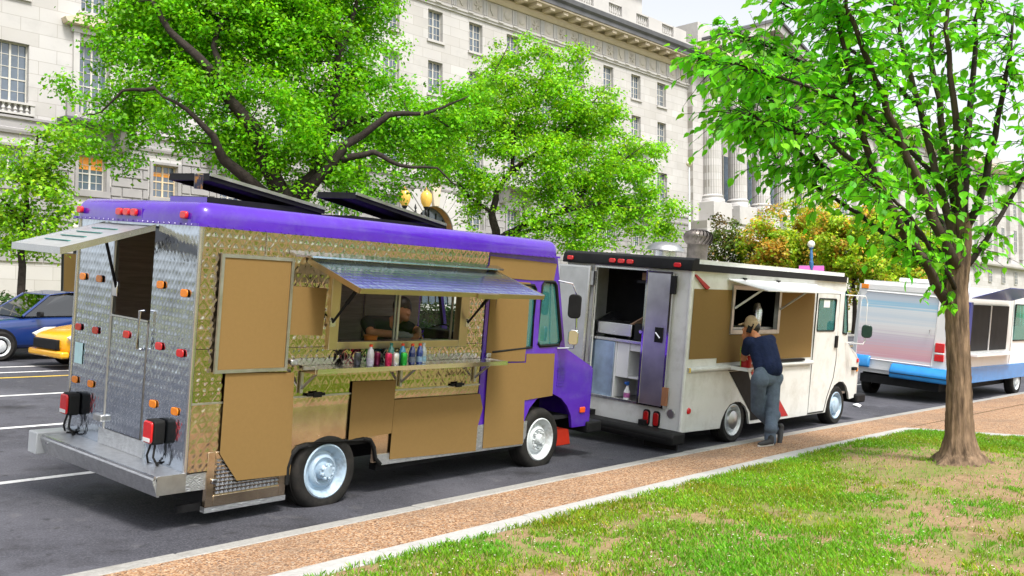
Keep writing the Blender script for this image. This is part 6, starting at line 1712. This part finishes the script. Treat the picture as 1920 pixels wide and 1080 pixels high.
# clothes
hem = G(1440, 690, 5.58)
shirt = [(shL + Vector((0.01, 0, -0.01)), 0.080, shR + Vector((-0.01, 0, -0.01)), 0.088), (neckb + Vector((0, 0, -0.035)), 0.08, chest, 0.135),
         (chest + RT * -0.075, 0.115, hem + RT * -0.085, 0.105), (chest + RT * 0.08, 0.122, hem + RT * 0.085, 0.112),
         (chest, 0.145, hem, 0.14), (shL, 0.08, shL.lerp(elL, 0.55), 0.066), (shR, 0.084, shR.lerp(elR, 0.6), 0.068),
         (hem + RT * -0.085 + Vector((0, 0, -0.035)), 0.10, hem + RT * 0.09 + Vector((0, 0, -0.02)), 0.105)]
capsules('shirt', shirt, navy, man, 0.012, 3, org)
tro = [(hem + RT * -0.07, 0.085, hipL, 0.112), (hem + RT * 0.07, 0.09, hipR, 0.115), (hipL + Vector((0, 0, 0.02)), 0.105, hipR + Vector((0, 0, 0.02)), 0.11),
       (hipL, 0.108, kneeL, 0.09), (kneeL, 0.09, ankL, 0.07), (hipR, 0.108, kneeR, 0.09), (kneeR, 0.09, ankR, 0.075), (ankR, 0.078, ankR + Vector((0.0, -0.005, -0.06)), 0.08), (ankL, 0.07, ankL.lerp(footL, 0.5), 0.068),
       (kneeR + Vector((0.015, -0.02, -0.07)), 0.088, kneeR + Vector((-0.02, -0.015, -0.11)), 0.085), (ankR + Vector((0.015, -0.01, 0.07)), 0.08, ankR + Vector((-0.015, -0.01, 0.09)), 0.08), (hipR + Vector((0.03, -0.05, 0.02)), 0.085, hipR + Vector((0.0, -0.05, -0.02)), 0.08), (hipL + Vector((0.0, -0.05, 0.02)), 0.08, hipL + Vector((0.0, -0.05, -0.02)), 0.075)]
capsules('trousers', tro, slate, man, 0.012, 2, org)
capf = head + Vector((-0.005, 0.0, 0.055))
capsules('cap', [(capf, 0.098, capf + Vector((0, 0, 0.012)), 0.088), (capf + Vector((0, 0, -0.03)), 0.098, capf + Vector((0, 0, -0.025)), 0.098)], cap_tan, man, 0.008, 3, org)
capsules('cap_peak', [(capf + Vector((-0.05 + k * 0.025, 0.09, -0.012 - abs(k) * 0.004)), 0.012, capf + Vector((-0.065 + k * 0.022, 0.155 - abs(k) * 0.012, -0.03)), 0.01) for k in (-3, -2, -1, 0, 1, 2, 3)], cap_tan, man, 0.006, 2, org)
capsules('cap_strap', [(capf + Vector((0.03 + 0.015 * k, -0.088 + 0.006 * k, -0.035)), 0.014, capf + Vector((0.04 + 0.015 * k, -0.085 + 0.006 * k, -0.035)), 0.014) for k in (-1, 0, 1)], shoe_dark, man, 0.006, 1, org)
capsules('hair', [(head + Vector((0.02, -0.035, -0.015)), 0.082, head + Vector((0.015, -0.03, -0.05)), 0.07)], hair_m, man, 0.008, 2, org)
ph = head + Vector((-0.088, -0.02, -0.02))
MB().box(-0.007, 0.007, -0.035, 0.035, -0.07, 0.07).build('phone', black_paint, man, bevel=0.005, loc=ph - org, rot=(R(20), 0, R(20)))
def shoe(h, fwd, tip):
    f = Vector(fwd).normalized()
    capsules('shoe', [(h + Vector((0, 0, 0.005)), 0.040, h + f * 0.13 + Vector((0, 0, -0.012 - tip)), 0.038), (h + f * 0.13 + Vector((0, 0, -0.012 - tip)), 0.038, h + f * 0.19 + Vector((0, 0, -0.02 - tip)), 0.03), (h, 0.04, h + Vector((0, 0, 0.05)), 0.042)], shoe_dark, man, 0.009, 2, org)
    capsules('shoe_sole', [(h + Vector((0, 0, -0.03)) - f * 0.015, 0.026, h + f * 0.13 + Vector((0, 0, -0.037 - tip)), 0.028), (h + f * 0.13 + Vector((0, 0, -0.037 - tip)), 0.028, h + f * 0.20 + Vector((0, 0, -0.04 - tip)), 0.024)], shoe_sole, man, 0.008, 1, org)
shoe(footR, (-0.55, 0.25, 0), 0.0)
toe = G(1461, 833, 5.46)
shoe(footL + Vector((0, 0, 0.0)), tuple(toe - footL), 0.0)

# vendor inside the purple truck (local frame of the truck)
def V1(x, y, z): return T1.matrix_world @ Vector((x, y, z))
bpy.context.view_layer.update()
vorg = V1(2.62, 0.78, 0.60)
ven = thing('person', 'dark haired vendor bent over the counter behind the purple truck hatch', 'person', vorg)
H = V1(2.78, 0.55, 1.80)
vs_ = lambda x, y, z: V1(x, y, z)
ch, wa = vs_(2.66, 0.72, 1.55), vs_(2.60, 0.86, 1.22)
sl, sr_ = vs_(2.46, 0.70, 1.64), vs_(2.86, 0.66, 1.64)
e1, w1 = vs_(2.34, 0.52, 1.56), vs_(2.62, 0.34, 1.56)
e2, w2 = vs_(2.98, 0.50, 1.58), vs_(2.80, 0.30, 1.56)
caps = [(ch, 0.12, wa, 0.12), (sl, 0.06, sr_, 0.06), (ch, 0.07, H + Vector((0, 0, -0.06)), 0.055), (H, 0.092, H + Vector((0, -0.02, -0.04)), 0.08), (H + Vector((0.0, -0.05, -0.075)), 0.05, H + Vector((0, -0.055, -0.085)), 0.045), (H + Vector((0.0, -0.095, -0.035)), 0.014, H + Vector((0, -0.105, -0.05)), 0.016),
        (H + Vector((-0.085, 0.0, -0.03)), 0.02, H + Vector((-0.088, 0.0, 0.0)), 0.018), (sl, 0.052, e1, 0.045), (e1, 0.045, w1, 0.032), (sr_, 0.052, e2, 0.045), (e2, 0.045, w2, 0.032),
        (wa + Vector((-0.09, 0, 0)), 0.09, wa + Vector((-0.1, 0.02, -0.6)), 0.055), (wa + Vector((0.09, 0, 0)), 0.09, wa + Vector((0.1, 0.02, -0.6)), 0.055)]
caps += hand_caps(w2, Vector((-0.5, -0.3, -0.1)), Vector((0, -0.3, 1)), 0.4)
capsules('body', caps, skin, ven, 0.008, 3, vorg)
capsules('shirt', [(sl, 0.082, sr_, 0.082), (ch, 0.14, wa, 0.14), (sl, 0.08, sl.lerp(e1, 0.6), 0.066), (sr_, 0.08, sr_.lerp(e2, 0.6), 0.066)], black_cloth, ven, 0.014, 3, vorg)
capsules('trousers', [(wa + Vector((-0.08, 0, 0)), 0.115, wa + Vector((-0.1, 0.02, -0.6)), 0.075), (wa + Vector((0.08, 0, 0)), 0.115, wa + Vector((0.1, 0.02, -0.6)), 0.075)], black_cloth, ven, 0.014, 3, vorg)
capsules('hair', [(H + Vector((0.01, 0.005, 0.04)), 0.102, H + Vector((0.03, 0.03, 0.0)), 0.097), (H + Vector((0.05, 0.0, 0.0)), 0.07, H + Vector((0.05, 0.02, -0.04)), 0.06)], hair_m, ven, 0.008, 3, vorg)
capsules('glove', hand_caps(w1, Vector((0.5, -0.28, -0.1)), Vector((0, -0.3, 1)), 0.4, 1.1) + [(w1, 0.036, w1.lerp(e1, 0.35), 0.036)], glove_m, ven, 0.006, 2, vorg)

# ------------------------------------------------------------------ things on the shelves
def bottle(x, y, col_, cap_col, label, lab_c=None, h=0.185, r=0.034):
    o = thing('drink_bottle', label, 'bottle', T1.matrix_world @ Vector((x, y, SH + 0.001)), (R(5.8), 0, 0), 'drinks on the purple truck shelf')
    mt = M('bottle_' + label.split()[0], col_, 0.1, var=0.05, coat=0.6, spec=0.7)
    MB().lathe([(0, 0), (r * .8, 0.0), (r, 0.012), (r, h * .38), (r * .93, h * .42), (r, h * .46), (r, h * .62), (r * .75, h * .80), (r * .40, h * .92), (r * .38, h)], 20).build('bottle_body', mt, o, smooth=True, fix=False)
    MB().lathe([(r * .48, h * .955), (r * .48, h * 1.06), (r * .40, h * 1.075), (0, h * 1.075)], 16).build('bottle_cap', M('cap_' + label.split()[0], cap_col, 0.4), o, smooth=True, fix=False)
    if lab_c: MB().lathe([(r * 1.02, h * .12), (r * 1.02, h * .40)], 20).build('bottle_label', M('label_' + label.split()[0], lab_c, 0.5, var=0.3, scale=40), o, smooth=True, fix=False)
    return o
def can(x, y, col_, label, h=0.122, r=0.033):
    o = thing('drink_can', label, 'can', T1.matrix_world @ Vector((x, y, SH + 0.001)), (R(5.8), 0, 0), 'drinks on the purple truck shelf')
    MB().lathe([(0, 0), (r * .75, 0), (r, 0.01), (r, h - 0.014), (r * .82, h), (r * .8, h - 0.004), (0, h - 0.004)], 20).build('can_body', M('can_' + label.split()[0], col_, 0.25, 0.5, var=0.2, scale=20), o, smooth=True, fix=False)
    MB().lathe([(r * .84, h - 0.002), (r * .84, h + 0.002), (r * .78, h + 0.002)], 20).build('can_rim', chrome, o, smooth=True, fix=False)
    return o
oc = (0.75, 0.06, 0.02)
bottle(1.70, -0.20, (0.62, 0.60, 0.66), oc, 'clear drink bottle with red cap at the hatch end of the row', (0.55, 0.5, 0.62))
can(1.60, -0.14, (0.06, 0.06, 0.07), 'black drink can first in the row, beside the clear bottle')
can(1.83, -0.15, (0.16, 0.005, 0.05), 'dark maroon drink can behind the clear bottle')
can(1.88, -0.25, (0.62, 0.02, 0.10), 'crimson drink can next to the silver can')
can(1.955, -0.265, (0.72, 0.72, 0.70), 'silver white drink can in front of the row')
can(2.075, -0.25, (0.03, 0.48, 0.06), 'bright green drink can beside the silver can')
bottle(2.02, -0.13, (0.01, 0.22, 0.17), (0.02, 0.2, 0.18), 'green plastic bottle at the back of the row', None)
bottle(2.13, -0.17, (0.02, 0.30, 0.52), oc, 'turquoise drink bottle with red cap behind the green can', (0.1, 0.4, 0.6))
bottle(2.23, -0.20, (0.012, 0.022, 0.16), oc, 'navy drink bottle with red cap and grey label', (0.16, 0.18, 0.25))
bottle(2.34, -0.19, (0.02, 0.06, 0.34), oc, 'blue drink bottle with red cap and pale label', (0.30, 0.45, 0.62))
bottle(2.42, -0.16, (0.55, 0.60, 0.60), (0.6, 0.65, 0.68), 'pale water bottle last in the row', (0.3, 0.5, 0.65))
oj = thing('plastic_tub', 'orange plastic tub on the counter inside the purple truck hatch', 'tub', T1.matrix_world @ Vector((2.05, 0.2, 1.501)), (R(5.8), 0, 0))
MB().lathe([(0, 0), (0.055, 0), (0.07, 0.07), (0.074, 0.072), (0.062, 0.068), (0, 0.06)], 16).build('tub', M('orange_plastic', (0.75, 0.22, 0.04), 0.35), oj, smooth=True, fix=False)
hc = thing('tin_can', 'dark printed can propping up the rear roof hatch', 'can', T1.matrix_world @ Vector((0.24, 0.46, 2.785)), (R(5.8), 0, 0))
MB().lathe([(0, 0), (0.036, 0), (0.036, 0.125), (0, 0.125)], 18).build('tin_body', M('tin_print', (0.015, 0.018, 0.04), 0.35, var=0.5, scale=30, dirt=((0.6, 0.28, 0.02), 1.0, 22)), hc, smooth=True, fix=False)
MB().lathe([(0.037, 0.118), (0.038, 0.126), (0.03, 0.127)], 18).build('tin_rim', chrome, hc, smooth=True, fix=False)

def L2(x, y, z): return T2.matrix_world @ Vector((x, y, z))
R2 = (R(5.8), 0, R(-3))
kp = thing('sauce_pump', 'red sauce tub with white pump on the white truck shelf', 'sauce pump', L2(1.24, -0.20, 1.121), R2)
MB().lathe([(0, 0), (0.075, 0), (0.085, 0.17), (0.088, 0.18), (0, 0.18)], 20).build('tub', M('red_plastic', (0.50, 0.015, 0.02), 0.35), kp, smooth=True, fix=False)
MB().lathe([(0.09, 0.175), (0.088, 0.195), (0.03, 0.21), (0.022, 0.24), (0, 0.24)], 20).build('tub_lid', white_clean, kp, smooth=True, fix=False)
MB().tube([(0, 0, 0.23), (0, 0, 0.305)], 0.01, 8).build('pump_stem', white_clean, kp); MB().tube([(-0.03, 0, 0.31), (0.09, -0.02, 0.305), (0.10, -0.022, 0.285)], 0.011, 8).build('pump_spout', white_clean, kp)
pn = tag(MB().tube([(0, 0, 0), (-0.05, -0.01, 0.28)], 0.008, 6).build('tied_pen', M('green_yellow_pen', (0.25, 0.42, 0.05), 0.4, var=0.8, scale=60), loc=L2(1.15, -0.17, 1.13), rot=R2), 'green and yellow pen standing against the red sauce tub', 'pen')
cd = tag(MB().tube([(0, 0, 0), (0.05, -0.06, -0.12), (0.1, -0.075, -0.2), (0.16, -0.085, -0.245)], 0.004, 5).build('pen_cord', white_clean, loc=L2(1.12, -0.19, 1.375), rot=R2), 'thin pale cord running from the pen across the red tub', 'cord')
sb_ = thing('spray_bottle', 'white spray bottle with blue head on the floor of the white truck doorway', 'spray bottle', L2(0.06, 0.93, 0.562), R2)
MB().lathe([(0, 0), (0.042, 0), (0.045, 0.02), (0.045, 0.12), (0.02, 0.17), (0.016, 0.20)], 16).build('bottle_body', white_clean, sb_, smooth=True, fix=False)
MB().lathe([(0.046, 0.035), (0.046, 0.10)], 16).build('bottle_label', M('pink_blue_label', (0.45, 0.12, 0.35), 0.4, var=0.7, scale=25), sb_, fix=False)
MB().prism([(-0.06, 0.245), (-0.06, 0.225), (-0.015, 0.2), (0.018, 0.2), (0.025, 0.25)], 1, -0.013, 0.013).build('spray_head', M('blue_plastic', (0.03, 0.12, 0.5), 0.4), sb_)
rb_ = G(1066, 812, 7.6)
rx, ry = 10.35, 7.75
red_box = tag(MB().hexa([(-0.16, -0.12, 0), (0.16, -0.12, 0), (0.16, 0.12, 0), (-0.16, 0.12, 0), (-0.13, -0.10, 0.24), (0.13, -0.10, 0.24), (0.13, 0.10, 0.24), (-0.13, 0.10, 0.24)]).build('plastic_bin', M('bin_red', (0.62, 0.035, 0.012), 0.5), bevel=0.01, loc=(rx, ry, road_z(rx, ry)), rot=(R(3.4), 0, 0)),
              'small red plastic bin on the road between the two trucks', 'bin')
MB().box(-0.15, 0.15, -0.118, 0.118, 0.24, 0.26).build('bin_rim', MATS['bin_red'], red_box, bevel=0.004)
pz = road_z(19.0, 6.8)
lit = MB(); lit.add([(0, 0, 0), (0.16, 0.02, 0.03), (0.2, 0.14, 0.0), (0.05, 0.16, 0.05), (0.1, 0.08, 0.07)], [(0, 1, 4), (1, 2, 4), (2, 3, 4), (3, 0, 4)])
lit_o = tag(lit.build('paper_litter', white_clean, loc=(19.0, 6.8, pz + 0.004)), 'crumpled white paper lying on the road in front of the white truck', 'litter')
sol = lit_o.modifiers.new('s', 'SOLIDIFY'); sol.thickness = 0.003

# ------------------------------------------------------------------ cars across the road
def car(name, label, cat, loc, yaw, paint, taxi=False):
    root = thing(name, label, cat, loc, (0, 0, yaw), 'cars across the road')
    # x forward; lofted body sections: x, half width, sill z, belt z
    st = [(2.25, 0.55, 0.42, 0.62), (2.18, 0.72, 0.30, 0.70), (1.9, 0.84, 0.24, 0.80), (1.2, 0.89, 0.22, 0.90), (0.7, 0.90, 0.22, 0.95), (-0.5, 0.91, 0.22, 0.98), (-1.5, 0.90, 0.22, 1.0), (-2.0, 0.85, 0.28, 1.02), (-2.22, 0.74, 0.36, 0.98), (-2.3, 0.6, 0.45, 0.85)]
    vs = []; fs = []; n = 10
    for (x, w, z0, z1) in st:
        zm = z0 + (z1 - z0) * 0.55
        ring = [(-w * .82, z0), (-w * .97, z0 + 0.08), (-w, zm), (-w * .97, z1 - 0.06), (-w * .86, z1), (w * .86, z1), (w * .97, z1 - 0.06), (w, zm), (w * .97, z0 + 0.08), (w * .82, z0)]
        vs += [(x, y, z) for y, z in ring]
    for i in range(len(st) - 1):
        for k in range(n): fs.append((i * n + k, i * n + (k + 1) % n, (i + 1) * n + (k + 1) % n, (i + 1) * n + k))
    fs += [tuple(range(n)), tuple((len(st) - 1) * n + k for k in range(n - 1, -1, -1))]
    o = MB().add(vs, fs).build('body', paint, root, smooth=True, angle=50)
    m = o.modifiers.new('sub', 'SUBSURF'); m.levels = 1; m.render_levels = 2
    ro = [(0.95, 0.93), (0.28, 1.40), (-0.2, 1.47), (-0.9, 1.46), (-1.25, 1.38), (-1.85, 1.0)]
    # glasshouse
    gv = []; gf = []
    for (x, z) in ro:
        w = 0.80 if z < 1.05 else 0.62
        gv += [(x, -w, z - 0.0), (x, w, z)]
    roof_ = MB()
    for i in range(len(ro) - 1):
        a = [gv[2 * i], gv[2 * i + 1], gv[2 * i + 3], gv[2 * i + 2]]
        if i in (1, 2, 3): roof_.slab(*a, (0, 0, 0.03))
    roof_.build('roof', paint, root, bevel=0.02, fix=False)
    for i, nm in ((0, 'windscreen'), (4, 'rear_window')):
        MB().slab(gv[2 * i], gv[2 * i + 1], gv[2 * i + 3], gv[2 * i + 2], (0, 0, 0.01)).build(nm, dark_glass, root)
    for s in (-1, 1):
        b = 0.80 * s; t = 0.62 * s
        pts = [(0.88, b, 0.95), (0.28, t, 1.39), (-0.2, t, 1.46), (-0.9, t, 1.45), (-1.25, t, 1.37), (-1.75, b, 1.0)]
        MB().add(pts + [(p[0], p[1] - 0.012 * s, p[2]) for p in pts], [(0, 1, 2, 3, 4, 5), (11, 10, 9, 8, 7, 6)] + [(i, (i + 1) % 6, (i + 1) % 6 + 6, i + 6) for i in range(6)]).build('side_window', dark_glass, root)
        for x0, x1 in ((-0.45, -0.38),): MB().slab((x0, b * 1.01, 0.96), (x1, b * 1.01, 0.96), (x1 + 0.02, t * 1.02, 1.47), (x0 + 0.02, t * 1.02, 1.47), (0, 0.015 * s, 0)).build('door_pillar', black_paint, root)
        for p, q in (((0.90, b, 0.95), (0.28, t, 1.41)), ((-1.78, b, 1.0), (-1.25, t, 1.39))): MB().tube([p, q], 0.03, 6).build('roof_pillar', paint, root)
        MB().prism(rect(-0.10, 0.10, -0.06, 0.06, 0.04), 0, -0.04, 0.04).build('mirror', black_paint, root, bevel=0.015, loc=(0.62, s * 1.0, 1.0))
        MB().prism([(1.70, 0.62), (2.12, 0.58), (2.20, 0.66), (1.95, 0.78), (1.72, 0.79)], 1, s * 0.70, s * 0.80).build('headlamp', M('headlamp_lens', (0.75, 0.75, 0.72), 0.15) if 'headlamp_lens' not in MATS else MATS['headlamp_lens'], root, bevel=0.01)
        MB().box(-0.52, -0.35, s * 0.905 - 0.01, s * 0.905 + 0.012, 0.84, 0.87).build('door_handle', chrome, root)
        for x in (1.38, -1.36):
            MB().lathe([(0.36, -0.03), (0.36, 0.03), (0, 0.031)], 24, (x, s * 0.85, 0.33), axis=1).build('wheel_arch', black_paint, root, fix=False)
            wheel(root, (x, s * 0.83, 0.315), r=0.315, rim_r=0.20, w=0.19, rmat=rim_white, hub='cap', flip=1 if s < 0 else -1)
    MB().box(2.20, 2.30, -0.5, 0.5, 0.40, 0.60).build('grille', black_paint, root, bevel=0.02); MB().box(2.12, 2.30, -0.72, 0.72, 0.24, 0.38).build('bumper', paint, root, bevel=0.04)
    if taxi: MB().box(-0.5, -0.2, -0.3, 0.3, 1.50, 1.64).build('roof_light', white_clean, root, bevel=0.03)
    return root
blue_car = M('dark_blue_paint', (0.012, 0.035, 0.16), 0.2, coat=0.8, var=0.05)
yellow_car = M('taxi_yellow', (0.80, 0.40, 0.012), 0.25, coat=0.7, var=0.05)
def road_tilt(o): o.rotation_euler.x = 0
c1 = car('taxi', 'yellow taxi seen past the rear corner of the purple truck', 'taxi', (11.35, 19.6, road_z(11.35, 19.6)), math.pi, yellow_car, True)
c1.rotation_euler = (R(-3.4), 0, math.pi)
c2 = car('car', 'dark blue car partly hidden behind the yellow taxi', 'car', (10.3, 22.2, road_z(10.3, 22.2)), math.pi, blue_car)
c2.rotation_euler = (R(-3.4), 0, math.pi)

# ------------------------------------------------------------------ lamps, pole, boards
lamp_black = M('lamp_iron', (0.015, 0.016, 0.018), 0.4, 0.3)
globe_amber = M('amber_globe', (0.72, 0.45, 0.09), 0.2, var=0.1, emit=((1.0, 0.6, 0.12), 0.12))
globe_white = M('white_globe', (0.80, 0.78, 0.70), 0.2)
lp = D(779, 400, 32.0); zt = lp.z
base = Vector((lp.x, lp.y, 1.06))
tl_ = thing('street_lamp', 'black iron street lamp with two amber globes in front of the arch', 'street lamp', base, (0, 0, R(-25)), 'street lamps across the road')
g = 410 * 0 + (D(779, 398, 32).z - 1.06)
MB().lathe([(0.22, 0), (0.22, 0.4), (0.14, 0.5), (0.10, 1.0), (0.07, g - 0.3), (0.10, g - 0.25), (0.06, g - 0.2), (0.04, g)], 14).build('post', lamp_black, tl_, smooth=True, fix=False)
MB().tube([(-0.40, 0, g - 0.1), (0, 0, g - 0.18), (0.40, 0, g - 0.1)], 0.04, 8).build('cross_arm', lamp_black, tl_, smooth=True)
MB().lathe([(0.05, g - 0.02), (0.02, g + 0.1), (0.05, g + 0.14), (0, g + 0.3)], 10).build('finial', lamp_black, tl_, smooth=True, fix=False)
for s in (-1, 1):
    MB().lathe([(0.05, g - 0.1), (0.07, g + 0.0), (0.04, g + 0.08), (0.09, g + 0.16), (0.10, g + 0.2)], 12, (s * 0.38, 0, 0)).build('globe_holder', lamp_black, tl_, smooth=True, fix=False)
    gl = MB().lathe([(0.10, g + 0.2), (0.17, g + 0.32), (0.20, g + 0.48), (0.18, g + 0.62), (0.10, g + 0.72), (0.05, g + 0.76)], 18, (s * 0.38, 0, 0)).build('globe', globe_amber, tl_, smooth=True, fix=False)
    MB().lathe([(0.10, g + 0.72), (0.09, g + 0.76), (0.03, g + 0.80), (0.015, g + 0.86), (0, g + 0.87)], 10, (s * 0.38, 0, 0)).build('globe_cap', M('brass', (0.5, 0.3, 0.1), 0.35, 0.8) if 'brass' not in MATS else MATS['brass'], gl, smooth=True, fix=False)
def globe_lamp(px, py_globe, dep, label, pole_m, gm, banner=False, gr=0.2):
    c = D(px, py_globe, dep); b = Vector((c.x, c.y, 1.06)); h = c.z - 1.06
    t = thing('street_lamp', label, 'street lamp', b, group='street lamps across the road')
    MB().lathe([(0.2, 0), (0.2, 0.5), (0.1, 0.7), (0.07, h - 1.4), (0.12, h - 1.3), (0.12, h - 1.0), (0.07, h - 0.95), (0.10, h - 0.7), (0.06, h - 0.3), (0.14, h - 0.22), (0.10, h - 0.16)], 12).build('post', pole_m, t, smooth=True, fix=False)
    MB().lathe([(0.08, h - gr * 0.95), (gr * .8, h - gr * .6), (gr, h), (gr * .8, h + gr * .6), (gr * .3, h + gr * .96), (0, h + gr)], 16).build('globe', gm, t, smooth=True, fix=False)
    if banner:
        bn = MB().box(-0.75, 0.75, -0.02, 0.02, h - 2.6, h - 1.25).build('banner', M('magenta_banner', (0.62, 0.13, 0.46), 0.7), t, rot=(0, 0, R(-45)))
        MB().tube([(-0.75, 0, h - 1.24), (0.75, 0, h - 1.24)], 0.02, 6).build('banner_rod', lamp_black, bn)
    return t
globe_lamp(1521, 458, 56, 'blue street lamp with white globe and magenta banner above the white truck', M('blue_lamp_paint', (0.05, 0.16, 0.36), 0.4), globe_white, True, 0.22)
globe_lamp(142, 424, 34, 'small dark lamp post with white globe beside the quilted truck corner', lamp_black, globe_white, False, 0.12)
fp_t = D(1292, 313, 60.5); fb = Vector((fp_t.x, fp_t.y, 1.1)); h = fp_t.z - 1.1
fpo = thing('flagpole', 'bare white flagpole with ball top in front of the columns', 'flagpole', fb)
MB().lathe([(0.10, 0), (0.10, 1), (0.055, h - 0.2), (0.05, h)], 10).build('pole', white_clean, fpo, smooth=True, fix=False)
MB().lathe([(0, h - 0.02), (0.14, h + 0.06), (0.20, h + 0.2), (0.14, h + 0.34), (0, h + 0.4)], 14).build('ball', M('pale_ball', (0.7, 0.62, 0.5), 0.4), fpo, smooth=True, fix=False)
nb = D(141, 514, 28); nbz = nb.z
ns = thing('notice_board', 'tall tan notice board on dark posts behind the purple truck', 'notice board', (nb.x, nb.y, 1.06), (0, 0, R(-35)))
MB().box(-0.30, 0.30, -0.03, 0.03, nbz - 1.06 - 0.58, nbz - 1.06 + 0.58).build('board', tan, ns)
for s in (-0.34, 0.34): MB().box(s - 0.03, s + 0.03, -0.04, 0.04, 0, nbz - 1.06 + 0.85).build('post', lamp_black, ns)
MB().box(-0.37, 0.37, -0.045, 0.045, nbz - 1.06 + 0.851, nbz - 1.06 + 0.91).build('top_rail', lamp_black, ns)
